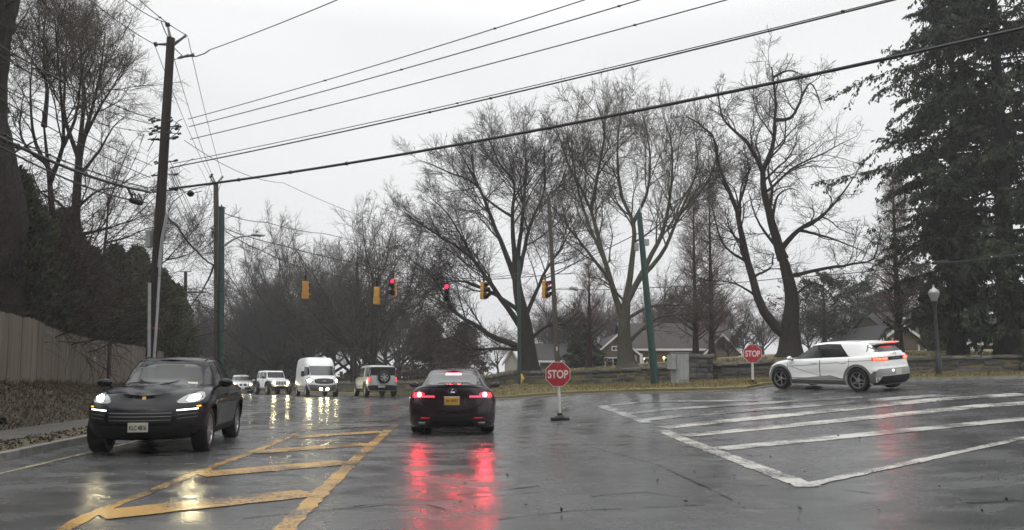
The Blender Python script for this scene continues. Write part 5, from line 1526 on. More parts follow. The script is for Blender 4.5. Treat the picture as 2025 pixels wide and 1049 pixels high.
while z < ph_ - .16:
    ch_ = min(wr.uniform(.15, .26), ph_ - .14 - z)
    x = -.55
    while x < .5:
        l = min(wr.uniform(.3, .6), .55 - x); rough_block(st, (x + l/2, 0, z + ch_/2), (l - .02, 1.05, ch_ - .02), 0, .014); x += l
    z += ch_
st.build('stonework', [M_STONE], pt)
cp = MB()
for k in range(4): rough_block(cp, (-.48 + .32*k, 0, ph_ - .06), (.31, 1.2, .17), 0, .02)
cp.build('coping', [M_COPE], pt)

# ------------------------------------------------------------------ houses
def siding(name, c1):
    m = mat(name, c1, .65, var=.08, scale=1.5)
    nt = m.node_tree; b = nt.nodes['Principled BSDF']
    tc = [n for n in nt.nodes if n.type == 'TEX_COORD'][0]
    wv = nd(nt, 'ShaderNodeTexWave', wave_type='BANDS', bands_direction='Z', wave_profile='SAW'); wv.inputs['Scale'].default_value = 1.5; wv.inputs['Distortion'].default_value = 0
    nt.links.new(tc.outputs['Object'], wv.inputs['Vector'])
    bp = nd(nt, 'ShaderNodeBump'); bp.inputs['Strength'].default_value = .9; bp.inputs['Distance'].default_value = .05
    nt.links.new(wv.outputs['Fac'], bp.inputs['Height']); nt.links.new(bp.outputs['Normal'], b.inputs['Normal'])
    return m
M_TAN = siding('tan_siding', (.125, .100, .072)); M_GRS = siding('grey_siding', (.11, .11, .105))
M_ROOFG = mat('grey_shingle', (.034, .033, .033), .8, var=.3, scale=5, bump=.6, bscale=9, spec=.2)
M_ROOFB = mat('brown_shingle', (.034, .029, .027), .8, var=.3, scale=5, bump=.6, bscale=9, spec=.2)
M_TRIMW = mat('white_trim', (.55, .55, .54), .5)
M_PANE = mat('house_window_glass', (.012, .014, .016), .08, spec=.8)
M_LAMP = mat('porch_lamp_on', (.9, .8, .5), .4, emit=(1, .62, .2), est=2.4)
M_WARM = mat('lit_porch_wall', (.10, .06, .035), .6)

def gable(mb_wall, mb_roof, mb_trim, x0, x1, zb, ze, zr, y0, y1, oh=.35, th=.16):
    """gable facing us: ridge runs away from the camera"""
    xm = (x0 + x1) / 2
    mb_wall.prism([(x0, zb), (x1, zb), (x1, ze), (xm, zr), (x0, ze)], y1 - y0, lambda u, v, w: Vector((u, y0 + w, v)))
    sl = (zr - ze) / (xm - x0)
    for sg in (-1, 1):
        e = (xm + sg * ((xm - x0) + oh), ze - oh * sl)
        q = [(xm, zr + .02), e, (e[0], e[1] + th), (xm, zr + .02 + th * 1.15)]
        mb_roof.prism(q, y1 - y0 + .5, lambda u, v, w: Vector((u, y0 - .30 + w, v)))
        q2 = [(xm, zr - .10), (e[0], e[1] - .10), (e[0], e[1] + .12), (xm, zr + .13)]
        mb_trim.prism(q2, .06, lambda u, v, w: Vector((u, y0 - .37 + w, v)))
def ridge_x(mb_roof, mb_wall, mb_trim, x0, x1, zb, ze, zr, y0, y1, oh=.45, th=.16):
    ym = (y0 + y1) / 2
    mb_wall.prism([(y0, zb), (y1, zb), (y1, ze), (ym, zr), (y0, ze)], x1 - x0, lambda u, v, w: Vector((x0 + w, u, v)))
    sl = (zr - ze) / (ym - y0)
    for sg in (-1, 1):
        e = (ym + sg * ((ym - y0) + oh), ze - oh * sl)
        mb_roof.prism([(ym, zr + .02), e, (e[0], e[1] + th), (ym, zr + .02 + th * 1.15)], x1 - x0 + .6, lambda u, v, w: Vector((x0 - .3 + w, u, v)))
    mb_trim.box(((x0 + x1)/2, y0 - oh - .04, ze - oh * sl + .03), (x1 - x0 + .6, .06, .20))
def window(parent, o, x, z, wd, ht, y, mull=1):
    fr = MB(); t_ = .10
    for a in ((x - wd/2, z, t_, ht + t_), (x + wd/2, z, t_, ht + t_)): fr.box((a[0]-o.x, y - .05 - o.y, a[1]-o.z), (a[2], .08, a[3]))
    for zz in (z - ht/2, z + ht/2): fr.box((x-o.x, y - .052 - o.y, zz-o.z), (wd - t_, .08, t_))
    for k in range(mull): fr.box((x - wd/2 + wd*(k+1)/(mull+1)-o.x, y - .04 - o.y, z-o.z), (.06, .06, ht - t_))
    f = fr.build('window', [M_TRIMW], parent)
    pn = MB(); pn.box((x-o.x, y - .02 - o.y, z-o.z), (wd - t_, .05, ht - t_)); pn.build('pane', [M_PANE], f)
    return f
def zrow(py, Y): return P(CX, py, Y).z
def xcol(px, Y): return P(px, 700, Y).x
# tan house with front gable
Y1 = 72.0
o1 = Vector((xcol(1218, Y1), Y1, lawn_z(10, Y1) - .4))
h1 = thing('tan_house', 'low tan sided house with white trimmed front gable and lit porch lamp', 'house', o1)
wl_, rf_, tr_ = MB(), MB(), MB()
zb = o1.z
gx0, gx1 = xcol(1178, Y1), xcol(1262, Y1)
gable(wl_, rf_, tr_, gx0, gx1, zb, zrow(700, Y1), zrow(664, Y1), Y1, Y1 + 12)
rf2, tr2 = MB(), MB()
ridge_x(rf2, wl_, tr2, xcol(1252, Y1), xcol(1478, Y1), zb, zrow(690, Y1 + 5), zrow(643, Y1 + 9), Y1 + 3.0, Y1 + 15)
gable(wl_, rf2, tr2, xcol(1408, Y1), xcol(1474, Y1), zb, zrow(696, Y1 + 2), zrow(662, Y1 + 2), Y1 + 2.2, Y1 + 8)
sub = lambda mb: (setattr(mb, 'v', [tuple(Vector(v) - o1) for v in mb.v]), mb)[1]
sub(wl_).build('wall', [M_TAN], h1); sub(rf_).build('roof', [M_ROOFG], h1); sub(rf2).build('roof', [M_ROOFB], h1)
sub(tr_).build('gable_trim', [M_TRIMW], h1); sub(tr2).build('eave_trim', [M_TRIMW], h1)
window(h1, o1, xcol(1218, Y1), zrow(689.5, Y1), .75, .36, Y1, 1)
window(h1, o1, xcol(1190, Y1), zrow(717, Y1), 1.0, .85, Y1, 1)
window(h1, o1, xcol(1212, Y1), zrow(717, Y1), 1.5, .85, Y1, 1)
window(h1, o1, xcol(1252, Y1), zrow(713, Y1), .5, .8, Y1, 0)
mb = MB()
for px in (1174, 1228, 1266, 1372, 1400): mb.box(Vector((xcol(px, Y1), Y1 - .5, (zb + zrow(700, Y1))/2)) - o1, (.22, .22, zrow(700, Y1) - zb))
mb.build('porch_post', [M_TRIMW], h1)
mb = MB(); mb.box(Vector((xcol(1300, Y1), Y1 + 2.95, (zb + zrow(702, Y1))/2)) - o1, (4.2, .06, zrow(702, Y1) - zb)); mb.build('porch_wall', [M_WARM], h1)
for px in (1290, 1332): window(h1, o1, xcol(px, Y1), zrow(716, Y1), .7, .9, Y1 + 2.92, 0)
mb = MB(); p = P(1313, 708, Y1 + 1.6) - o1; ell(mb, p, .12, .12, .16); lm_ = mb.build('porch_lamp', [M_LAMP], h1, smooth=True)
mb = MB(); p = P(1274, 710, Y1 + 1.6) - o1; ell(mb, p, .07, .07, .09); mb.build('porch_lamp', [M_LAMP], h1, smooth=True)
mb = MB()
for k in range(3): mb.bar(P(1266 + k*8, 724, Y1 - .8) - o1, P(1273 + k*8, 716, Y1 - .8) - o1, .06, .10)
mb.build('stair_rail', [M_TRIMW], h1)
# right hand tan house
Y2 = 58.0
o2 = Vector((xcol(1785, Y2), Y2, lawn_z(xcol(1850, Y2), Y2) - .5))
h2 = thing('tan_house', 'tan sided house with wide grey roof behind the lamp post', 'house', o2)
sub2 = lambda mb: (setattr(mb, 'v', [tuple(Vector(v) - o2) for v in mb.v]), mb)[1]
wl_, rf_, tr_ = MB(), MB(), MB(); zb = o2.z
gable(wl_, rf_, tr_, xcol(1739, Y2), xcol(1826, Y2), zb, zrow(675, Y2), zrow(643, Y2), Y2, Y2 + 10)
ridge_x(rf_, wl_, tr_, xcol(1820, Y2), xcol(2080, Y2), zb, zrow(676, Y2 + 3), zrow(622, Y2 + 8), Y2 + 3, Y2 + 14)
wl_.box((xcol(1806, Y2+4), Y2 + 5, (zb + zrow(632, Y2 + 4))/2), (2.4, 3, zrow(632, Y2 + 4) - zb)); tr_.box((xcol(1806, Y2+4), Y2 + 3.45, zrow(631, Y2 + 4)), (2.6, .08, .14))
gable(wl_, rf_, tr_, xcol(2014, Y2), xcol(2110, Y2), zb, zrow(668, Y2), zrow(615, Y2), Y2 - .5, Y2 + 6)
sub2(wl_).build('wall', [M_TAN], h2); sub2(rf_).build('roof', [M_ROOFG], h2); sub2(tr_).build('trim', [M_TRIMW], h2)
window(h2, o2, xcol(1770, Y2), zrow(675, Y2), .42, .36, Y2, 0)
window(h2, o2, xcol(1760, Y2), zrow(693, Y2), .5, .5, Y2, 0); window(h2, o2, xcol(1826, Y2 - .2), zrow(690, Y2), .5, .6, Y2, 0)
for px in (1885, 1915, 1950): window(h2, o2, xcol(px, Y2 + 3), zrow(689, Y2 + 3), .9, .5, Y2 + 2.95, 0)
mb = MB(); p = P(1923, 691, Y2 + 1) - o2; mb.lathe([(.22, -.5), (.22, .35), (.16, .42)], 12, 'z', p); mb.build('white_tank', [M_TRIMW], h2, smooth=True, angle=30)
# small grey garage and pale house far behind
Y3 = 78.0
o3 = Vector((xcol(1072, Y3), Y3, lawn_z(2, Y3) - .3))
h3 = thing('grey_garage', 'small grey sided outbuilding between the oak and the brown pole', 'house', o3)
wl_, rf_, tr_ = MB(), MB(), MB(); zb = o3.z
ridge_x(rf_, wl_, tr_, xcol(1060, Y3), xcol(1120, Y3), zb, zrow(712, Y3), zrow(684, Y3 + 4), Y3, Y3 + 7)
sub3 = lambda mb: (setattr(mb, 'v', [tuple(Vector(v) - o3) for v in mb.v]), mb)[1]
sub3(wl_).build('wall', [M_GRS], h3); sub3(rf_).build('roof', [M_ROOFG], h3); sub3(tr_).build('trim', [M_TRIMW], h3)
mb = MB(); mb.box(Vector((xcol(1066, Y3), Y3 - .5, (zb + zrow(718, Y3))/2)) - o3, (.15, .15, zrow(718, Y3) - zb)); mb.build('post', [M_TRIMW], h3)
Y4 = 92.0
o4 = Vector((xcol(1012, Y4), Y4, lawn_z(0, Y4) - .5))
h4 = thing('pale_house', 'pale house glimpsed behind the oak trunk', 'house', o4)
wl_, rf_, tr_ = MB(), MB(), MB(); zb = o4.z
gable(wl_, rf_, tr_, xcol(998, Y4), xcol(1024, Y4), zb, zrow(713, Y4), zrow(692, Y4), Y4, Y4 + 8)
sub4 = lambda mb: (setattr(mb, 'v', [tuple(Vector(v) - o4) for v in mb.v]), mb)[1]
sub4(wl_).build('wall', [mat('pale_siding', (.32, .31, .29), .6)], h4); sub4(rf_).build('roof', [M_ROOFG], h4); sub4(tr_).build('trim', [M_TRIMW], h4)
# ------------------------------------------------------------------ vegetation
def bark(name, c1, c2, bump=.8):
    return mat(name, c1, .8, col2=c2, scale=3.5, stretch=(4, 4, .7), bump=1.0, bscale=6, detail=7, spec=.15, bdist=.07)
M_BARKD = bark('dark_wet_bark', (.016, .0135, .012), (.034, .029, .025))
M_BARKG = bark('grey_green_bark', (.075, .071, .052), (.042, .041, .032))
M_BARKR = bark('reddish_bark', (.040, .024, .020), (.026, .018, .016))
M_TWIG = mat('dark_twig', (.034, .028, .024), .8, spec=.25)
M_TWIGG = mat('grey_twig', (.075, .066, .050), .8, spec=.25)
M_TWIGO = mat('ochre_twig', (.070, .058, .040), .8, spec=.25)
M_TWIGR = mat('red_brown_twig', (.125, .074, .066), .8, spec=.25)
M_TWIGB = mat('brown_bramble', (.042, .030, .025), .8, spec=.25)
M_NEED = mat('spruce_needles', (.016, .025, .013), .8, col2=(.038, .043, .021), scale=.9, rand=.5, spec=.2)
M_NEEDB = mat('brownish_needles', (.034, .025, .017), .8, col2=(.050, .034, .024), scale=.6, rand=.4)
M_CEDAR = mat('evergreen_sprays', (.040, .056, .026), .8, col2=(.085, .092, .050), scale=.9, rand=.5, spec=.25)
M_CORE = mat('shaded_core', (.016, .018, .011), .95, spec=.1)  # solid core coloured as dark as inner shade, blocks see-through

def nrm(a): return a / np.maximum(np.linalg.norm(a, axis=-1, keepdims=True), 1e-9)

def tube_arrays(pts, rad, ns):
    B, Np, _ = pts.shape
    t = np.empty_like(pts); t[:, 1:-1] = pts[:, 2:] - pts[:, :-2]; t[:, 0] = pts[:, 1] - pts[:, 0]; t[:, -1] = pts[:, -1] - pts[:, -2]
    t = nrm(t)
    ref = np.broadcast_to(np.array([.31, .86, .40]), t.shape).copy()
    bad = np.abs((t * ref).sum(-1)) > .93; ref[bad] = (.9, -.2, .38)
    n1 = nrm(np.cross(t, ref)); n2 = np.cross(t, n1)
    a = np.arange(ns) * 2 * PI / ns
    V = pts[:, :, None] + rad[:, :, None, None] * (n1[:, :, None] * np.cos(a)[:, None] + n2[:, :, None] * np.sin(a)[:, None])
    idx = np.arange(B * Np * ns).reshape(B, Np, ns)
    nx = np.roll(idx, -1, axis=2)
    F = np.stack([idx[:, :-1], nx[:, :-1], nx[:, 1:], idx[:, 1:]], -1).reshape(-1, 4)
    return V.reshape(-1, 3), F

def merge(parts):
    V, F, off = [], [], 0
    for v, f in parts: V.append(v); F.append(f + off); off += len(v)
    return np.concatenate(V), np.concatenate(F)

def crown(t, thick, thin, m1, m2):
    n1 = sum(len(f) for _, f in thick)
    V, F = merge(thick + thin); mi = np.zeros(len(F), np.int32); mi[n1:] = 1
    return np_mesh('crown', V, F, [m1, m2], True, mi, t)

def grow(pts, rad, n, t0, t1, ang, sd, L, M, wob, up, rk, rend, tip=False, flat=0.0, rg=rng):
    """children of every branch: n per parent between t0 and t1; L = length (callable of t and parent index) """
    B, Np, _ = pts.shape
    idx = np.repeat(np.arange(B), n)
    k = np.tile(np.arange(n), B)
    t = t0 + (t1 - t0) * (k + rg.random(len(idx))) / n
    if tip: t = np.where(k == n - 1, .985, t)
    f = t * (Np - 1); i = np.minimum(f.astype(int), Np - 2); u = (f - i)[:, None]
    p = pts[idx, i] * (1 - u) + pts[idx, i + 1] * u
    tg = nrm(pts[idx, i + 1] - pts[idx, i])
    r0 = rad[idx, i] * (1 - u[:, 0]) + rad[idx, i + 1] * u[:, 0]
    v = rg.normal(size=tg.shape); v[:, 2] *= (1 - flat)
    pr = nrm(v - (v * tg).sum(-1, keepdims=True) * tg)
    a = np.radians(np.clip(rg.normal(ang, sd, len(idx)), 4, 110))
    if tip: a = np.where(k == n - 1, a * .3, a)
    d = np.cos(a)[:, None] * tg + np.sin(a)[:, None] * pr
    ln = (L(t, idx) if callable(L) else L) * (.65 + .7 * rg.random(len(idx)))
    out = np.empty((len(idx), M, 3)); out[:, 0] = p
    for s in range(1, M):
        d = d + rg.normal(size=d.shape) * wob; d[:, 2] += up; d = nrm(d)
        out[:, s] = out[:, s - 1] + d * (ln / (M - 1))[:, None]
    ra = np.minimum(r0 * rk, .35)[:, None] * (1 - np.linspace(0, 1, M))[None] + rend * np.linspace(0, 1, M)[None]
    return out, np.maximum(ra, rend)

def catmull(pts, n):
    pts = np.asarray(pts, float)
    s = np.concatenate([[0], np.cumsum(np.linalg.norm(np.diff(pts, axis=0), axis=1))]); t = np.linspace(0, s[-1], n)
    out = []
    for q in t:
        i = min(max(np.searchsorted(s, q) - 1, 0), len(pts) - 2); u = (q - s[i]) / (s[i+1] - s[i])
        p0, p1, p2, p3 = pts[max(i-1, 0)], pts[i], pts[i+1], pts[min(i+2, len(pts)-1)]
        out.append(.5 * (2*p1 + (p2-p0)*u + (2*p0 - 5*p1 + 4*p2 - p3)*u*u + (3*p1 - p0 - 3*p2 + p3)*u**3))
    return np.array(out)

def blen(pts): return np.linalg.norm(np.diff(pts, axis=1), axis=2).sum(1)

def limbs_tree(name, label, cat, base_px, Y, limbs, mtrunk, mtwig, group, spread=.35, seed=1, kids=(10, 8, 7, 5), lens=(.56, .52, .54, .58), rtw=.008, up=(.045, .035, .02, .01), wob=(.10, .12, .15, .18), ang=(36, 38, 40, 40), base_z=None, flare=.8, l1t=.25):
    """bare tree grown on limbs traced in the photograph, each limb given its own depth"""
    rg = np.random.default_rng(seed)
    bp = P(*base_px, Y); base = Vector((bp.x, Y, (base_z if base_z is not None else bp.z)))
    NP = 16; allp, allr = [], []
    px_done = []
    for li, (pl, r0, r1) in enumerate(limbs):
        q0 = np.array(pl[0], float); y0 = Y
        if px_done:
            D = np.concatenate(px_done); dd = np.hypot(*(D[:, :2] - q0).T); jn = np.argmin(dd); y0 = D[jn, 2]; snap = np.concatenate(allp)[jn]
        plen = np.hypot(*np.diff(np.array(pl, float), axis=0).T).sum() / FPX * Y
        dy = 0 if li == 0 else (spread * plen * rg.uniform(.25, 1) * (1 if (li % 2) else -1))
        ss = np.linspace(0, 1, len(pl))
        W = np.array([P(a, b, y0 + dy * s)[:] for (a, b), s in zip(pl, ss)])
        W[0] = base[:] if li == 0 else snap
        w = catmull(W, NP)
        if li: 
            jit = rg.normal(size=w.shape) * .02 * plen / 4; jit[0] = 0; w = w + jit * .35
        r = (r0 + (r1 * .7 - r0) * np.linspace(0, 1, NP) ** (.62 if li else .9)) * (.86 if li else .92)
        if li == 0: r = r * (1 + flare * .55 * np.exp(-np.linspace(0, 1, NP) * 9))
        allp.append(w); allr.append(r)
        pix = np.array([[CX + (x / y) * FPX, 0, y] for x, y, z in w])
        pj = []
        for x, y, z in w:
            vy = y * math.cos(PIT) + (z - EYE) * math.sin(PIT); vz = -y * math.sin(PIT) + (z - EYE) * math.cos(PIT)
            pj.append((CX + x / vy * FPX, PPY - vz / vy * FPX, y))
        px_done.append(np.array(pj))
    S = np.array(allp) - np.array(base)[None, None]; SR = np.array(allr)
    t = thing(name, label, cat, base, 0, group)
    V, F = tube_arrays(S, SR, 12)
    np_mesh('trunk', V, F, mtrunk, True, parent=t)
    bl = blen(S)
    L1 = lambda tt, i: lens[0] * bl[i] * (1.05 - .55 * tt)
    a, ra = grow(S[1:], SR[1:], kids[0], l1t, 1.0, ang[0], 12, lambda tt, i: lens[0] * np.minimum(bl[1:][i], 9) * (1.3 - .95 * tt), 10, wob[0], up[0], .45, rtw * 1.6, True, rg=rg)
    keep = rg.random(len(a)) < np.repeat(np.clip(bl[1:] / 7.5, .28, 1), kids[0]); a, ra = a[keep], ra[keep]
    l = blen(a); b, rb = grow(a, ra, kids[1], .15, 1, ang[1], 14, lambda tt, i: lens[1] * l[i] * (1.15 - .75 * tt), 7, wob[1], up[1], .6, rtw * 1.3, True, rg=rg)
    keep = rg.random(len(b)) < np.clip(blen(b) / 1.1, .35, 1); b, rb = b[keep], rb[keep]
    l2 = blen(b); c, rc = grow(b, rb, kids[2], .12, 1, ang[2], 15, lambda tt, i: np.maximum(.22, lens[2] * l2[i]) * (1.1 - .4 * tt), 5, wob[2], up[2], .65, rtw, True, rg=rg)
    keep = rg.random(len(c)) < np.clip(blen(c) / .55, .3, 1); c, rc = c[keep], rc[keep]
    l3 = blen(c); d, rd = grow(c, rc, kids[3], .15, 1, ang[3], 16, lambda tt, i: np.maximum(.16, lens[3] * l3[i]), 4, wob[3], up[3], .8, rtw * .8, True, rg=rg)
    crown(t, [tube_arrays(a, ra, 6), tube_arrays(b, rb, 4)], [tube_arrays(c, rc, 3), tube_arrays(d, rd, 3)], mtrunk, mtwig)
    return t

# spreading oak in the middle, behind the wall
limbs_tree('bare_tree', 'spreading bare oak with fanning dark limbs behind the black signal head', 'tree', (1046, 737), 52, [
    ([(1046, 737), (1043, 690), (1038, 640), (1024, 575), (1019, 517)], .72, .36),
    ([(1036, 690), (978, 668), (944, 646), (899, 616), (854, 547), (812, 515)], .34, .05),
    ([(1034, 660), (978, 572), (929, 507), (869, 468), (800, 420)], .32, .05),
    ([(1024, 560), (978, 448), (944, 369), (894, 344), (838, 319)], .30, .05),
    ([(1019, 520), (1013, 438), (1016, 364), (988, 324), (965, 268)], .26, .05),
    ([(1022, 540), (1036, 400), (1040, 320), (1034, 242)], .26, .05),
    ([(1028, 560), (1048, 448), (1077, 374), (1076, 290)], .26, .05),
    ([(1036, 630), (1077, 540), (1110, 490), (1135, 440)], .24, .05),
    ([(1042, 680), (1080, 646), (1118, 640), (1150, 610)], .22, .05),
    ([(1030, 620), (990, 590), (930, 560), (880, 560), (830, 590)], .22, .04),
    ([(944, 369), (920, 320), (900, 290)], .12, .04), ([(929, 507), (890, 430), (850, 390)], .14, .04),
    ([(1040, 700), (990, 690), (940, 690), (890, 670), (850, 680)], .2, .04), ([(1013, 438), (950, 380), (930, 300)], .14, .04)],
    M_BARKD, M_TWIG, 'bare trees on the lawn', seed=3, kids=(15, 9, 7, 4), rtw=.0075, wob=(.09, .11, .14, .16))
limbs_tree('bare_tree', 'pale grey barked bare tree in front of the tan house', 'tree', (1240, 728), 47, [
    ([(1240, 728), (1236, 690), (1234, 650), (1238, 600)], .62, .42),
    ([(1232, 640), (1195, 514), (1165, 407), (1125, 325), (1098, 250)], .30, .05),
    ([(1205, 545), (1160, 495), (1125, 450), (1085, 400)], .18, .04),
    ([(1238, 600), (1248, 520), (1254, 450), (1230, 390), (1220, 300), (1228, 215)], .30, .05),
    ([(1165, 407), (1185, 330), (1195, 260), (1180, 205)], .18, .04),
    ([(1244, 600), (1275, 530), (1310, 460), (1325, 390), (1330, 300), (1312, 230)], .28, .05),
    ([(1268, 545), (1310, 500), (1345, 420), (1380, 330), (1372, 262)], .22, .04),
    ([(1246, 630), (1290, 606), (1348, 604), (1400, 594)], .17, .04),
    ([(1254, 680), (1290, 634), (1336, 623), (1384, 618)], .2, .05),
    ([(1254, 450), (1280, 380), (1285, 300), (1270, 225)], .17, .04),
    ([(1240, 600), (1200, 560), (1170, 548)], .13, .04), ([(1195, 514), (1150, 400), (1130, 280), (1145, 220)], .16, .04),
    ([(1345, 420), (1400, 360), (1420, 300)], .12, .04)],
    M_BARKG, M_TWIGG, 'bare trees on the lawn', seed=5, kids=(13, 8, 7, 4), rtw=.0075, up=(.05, .04, .03, .02))
limbs_tree('bare_tree', 'gnarled dark double stemmed bare tree beside the smaller stop sign', 'tree', (1563, 706), 40, [
    ([(1563, 706), (1562, 650), (1566, 590), (1549, 514)], .62, .36),
    ([(1556, 664), (1508, 614), (1478, 514), (1455, 407), (1425, 336), (1407, 265), (1355, 228)], .38, .05),
    ([(1549, 514), (1520, 419), (1508, 348), (1526, 295), (1534, 206), (1526, 132)], .36, .05),
    ([(1512, 332), (1478, 283), (1431, 236), (1419, 175)], .18, .04),
    ([(1555, 490), (1579, 455), (1620, 431), (1661, 390), (1692, 345)], .22, .04),
    ([(1567, 552), (1632, 531), (1690, 522), (1728, 510), (1742, 452)], .16, .04),
    ([(1590, 458), (1644, 472), (1709, 498)], .12, .03),
    ([(1537, 450), (1537, 390), (1560, 374), (1579, 378)], .14, .03),
    ([(1466, 508), (1431, 484), (1407, 407)], .12, .03),
    ([(1534, 236), (1567, 230), (1602, 165), (1626, 218)], .14, .03),
    ([(1455, 407), (1480, 340), (1470, 290)], .12, .03), ([(1526, 160), (1560, 140), (1590, 150)], .10, .03),
    ([(1500, 600), (1450, 560), (1400, 555)], .10, .03), ([(1545, 500), (1500, 440), (1480, 380)], .14, .03), ([(1568, 590), (1610, 560), (1650, 590)], .10, .03)],
    M_BARKD, M_TWIG, 'bare trees on the lawn', seed=8, kids=(12, 8, 7, 4), rtw=.007, wob=(.20, .20, .20, .2), ang=(48, 46, 46, 44), lens=(.46, .5, .55, .58))
# trees behind the fence on the bank
limbs_tree('bare_tree', 'tall bare tree behind the fence with the thick cable crossing it, nearer the utility pole', 'tree', (148, 640), 31, [
    ([(148, 640), (148, 507), (149, 436), (154, 349), (158, 290)], .36, .2),
    ([(156, 310), (175, 240), (198, 150), (208, 60)], .15, .02), ([(152, 330), (130, 240), (128, 150), (135, 40)], .14, .02),
    ([(158, 290), (165, 200), (160, 110), (172, 20)], .14, .02), ([(170, 260), (205, 200), (236, 150), (250, 110)], .10, .02),
    ([(154, 360), (195, 300), (225, 250), (250, 230)], .11, .02), ([(150, 480), (200, 455), (250, 440), (290, 425)], .10, .02),
    ([(150, 500), (170, 470), (190, 470), (200, 440)], .08, .02), ([(149, 440), (115, 400), (80, 380), (60, 330)], .12, .02), ([(149, 530), (200, 520), (240, 500), (280, 505)], .08, .02),
    ([(150, 420), (190, 380), (230, 370), (262, 350)], .09, .02)],
    M_BARKD, M_TWIGO, 'bare trees behind the fence', seed=12, kids=(15, 9, 7, 5), rtw=.0055, base_z=.9, up=(.06, .05, .03, .02))
limbs_tree('bare_tree', 'bare tree behind the fence standing next to the huge dark trunk', 'tree', (100, 640), 27, [
    ([(104, 640), (104, 480), (100, 381), (92, 300), (84, 220)], .30, .03),
    ([(88, 260), (92, 180), (86, 100), (92, -20)], .12, .02), ([(100, 370), (125, 280), (118, 160), (110, 40)], .12, .02),
    ([(98, 350), (70, 280), (60, 200), (66, 90)], .11, .02), ([(96, 330), (60, 300), (40, 260), (46, 190)], .09, .02),
    ([(104, 470), (150, 420), (180, 350)], .09, .02), ([(104, 440), (70, 400), (40, 380)], .09, .02), ([(118, 300), (150, 230), (165, 130), (190, 80)], .09, .02)],
    M_BARKD, M_TWIGO, 'bare trees behind the fence', seed=14, kids=(15, 9, 7, 5), rtw=.0055, base_z=.9, up=(.06, .05, .03, .02))
limbs_tree('bare_tree', 'slender bare tree whose low boughs reach over the clipped evergreens', 'tree', (200, 640), 38, [
    ([(205, 640), (205, 520), (212, 440), (214, 360)], .20, .03), ([(206, 500), (250, 470), (300, 450), (340, 460)], .08, .02),
    ([(205, 530), (260, 545), (310, 530), (360, 480), (395, 440)], .09, .02), ([(212, 420), (240, 330), (262, 280)], .07, .02), ([(330, 515), (380, 500), (410, 470)], .05, .02)],
    M_BARKD, M_TWIG, 'bare trees behind the fence', seed=15, kids=(14, 9, 7, 5), rtw=.0055, base_z=.8)

# huge trunk at the edge of the picture
Yb = 24.5
tb = thing('huge_tree', 'huge dark ivy covered trunk rising beyond the fence at the edge of the picture', 'tree', (P(-8, 640, Yb).x, Yb, 1.0))
def trel(px, py): return (P(px, py, Yb) - tb.location)[:]
W = catmull([(0, 0, -.3), trel(-14, 540), trel(-10, 450), trel(-22, 330), trel(-36, 180), trel(-16, 0), trel(-10, -160)], 40)
rads = np.interp(np.linspace(0, 1, 40), [0, .2, .4, .55, .7, .85, 1], [1.05, 1.0, .92, .72, .66, .78, .72])
V, F = tube_arrays(W[None], rads[None], 28)
nv = np.array([hn(v[0]*3, v[2]*1.2) + .6*hn(v[0]*9 + v[1]*7, v[2]*4) for v in V])
cen = np.repeat(W, 28, axis=0); V = V + nrm(V - cen) * (nv * .06)[:, None]
np_mesh('trunk', V, F, M_BARKD, True, parent=tb)
rg = np.random.default_rng(31)
a, ra = grow(W[None], rads[None] * .12, 26, .35, 1, 65, 18, 2.6, 9, .2, .0, .9, .012, rg=rg)
b, rb = grow(a, ra, 8, .1, 1, 50, 15, .9, 6, .22, -.02, .6, .007, rg=rg)
c, rc = grow(b, rb, 5, .1, 1, 48, 15, .4, 4, .24, -.03, .7, .006, rg=rg)
V, F = merge([tube_arrays(a, ra, 5), tube_arrays(b, rb, 4), tube_arrays(c, rc, 3)]); np_mesh('crown', V, F, M_TWIG, True, parent=tb)

# tangled bare shrubs spilling over the fence
def tangle(name, label, x, y, z, hgt, wid, n, m, seed, droop=-.09):
    rg = np.random.default_rng(seed)
    t = thing(name, label, 'shrub', (x, y, z), 0, 'bare shrubs behind the fence')
    st = np.zeros((n, 2, 3)); st[:, 0, 0] = rg.normal(0, wid*.35, n); st[:, 0, 1] = rg.normal(0, wid*.3, n); st[:, 1] = st[:, 0] + [0, 0, .4]
    a, ra = grow(st, np.full((n, 2), .035), 2, .2, 1, 28, 14, hgt * 1.05, 12, .13, droop * .4 + .02, .9, .010, rg=rg)
    b, rb = grow(a, ra, 7, .25, 1, 42, 15, hgt * .38, 7, .2, droop, .7, .008, rg=rg)
    c, rc = grow(b, rb, 6, .1, 1, 45, 15, hgt * .14, 5, .22, droop, .7, .006, rg=rg)
    V, F = merge([tube_arrays(a, ra, 5), tube_arrays(b, rb, 4)]); np_mesh('stem', V, F, M_BARKR, True, parent=t)
    V, F = tube_arrays(c, rc, 3); np_mesh('twigs', V, F, m, True, parent=t)
for i, (px, Y_, hg, wd, n, lb) in enumerate(((-20, 25.5, 6.6, 1.5, 46, 'tangled red brown shrub below the huge trunk'), (40, 28.0, 6.4, 1.3, 34, 'tangled bare shrub under the thick cable behind the fence'))):
    tangle('bare_shrub', lb, min(P(px, 700, Y_).x, x_on(FL, Y_) - 2.6), Y_, ZF(Y_), hg, wd, n, M_TWIGB, 40 + i)

# ---- evergreens made of leaf sprays
def cards(c, d, ln, wd, rg):
    """narrow leaf sprays: centre, direction, length, width -> two crossed quads each"""
    d = nrm(d); v = rg.normal(size=d.shape); s = nrm(np.cross(d, v)); L = ln[:, None]; Wd = wd[:, None]
    V = np.stack([c - s * Wd * .25, c + d * L * .45 - s * Wd, c + d * L, c + d * L * .55 + s * Wd], 1)
    F = np.arange(len(c) * 4).reshape(-1, 4)
    return V.reshape(-1, 3), F

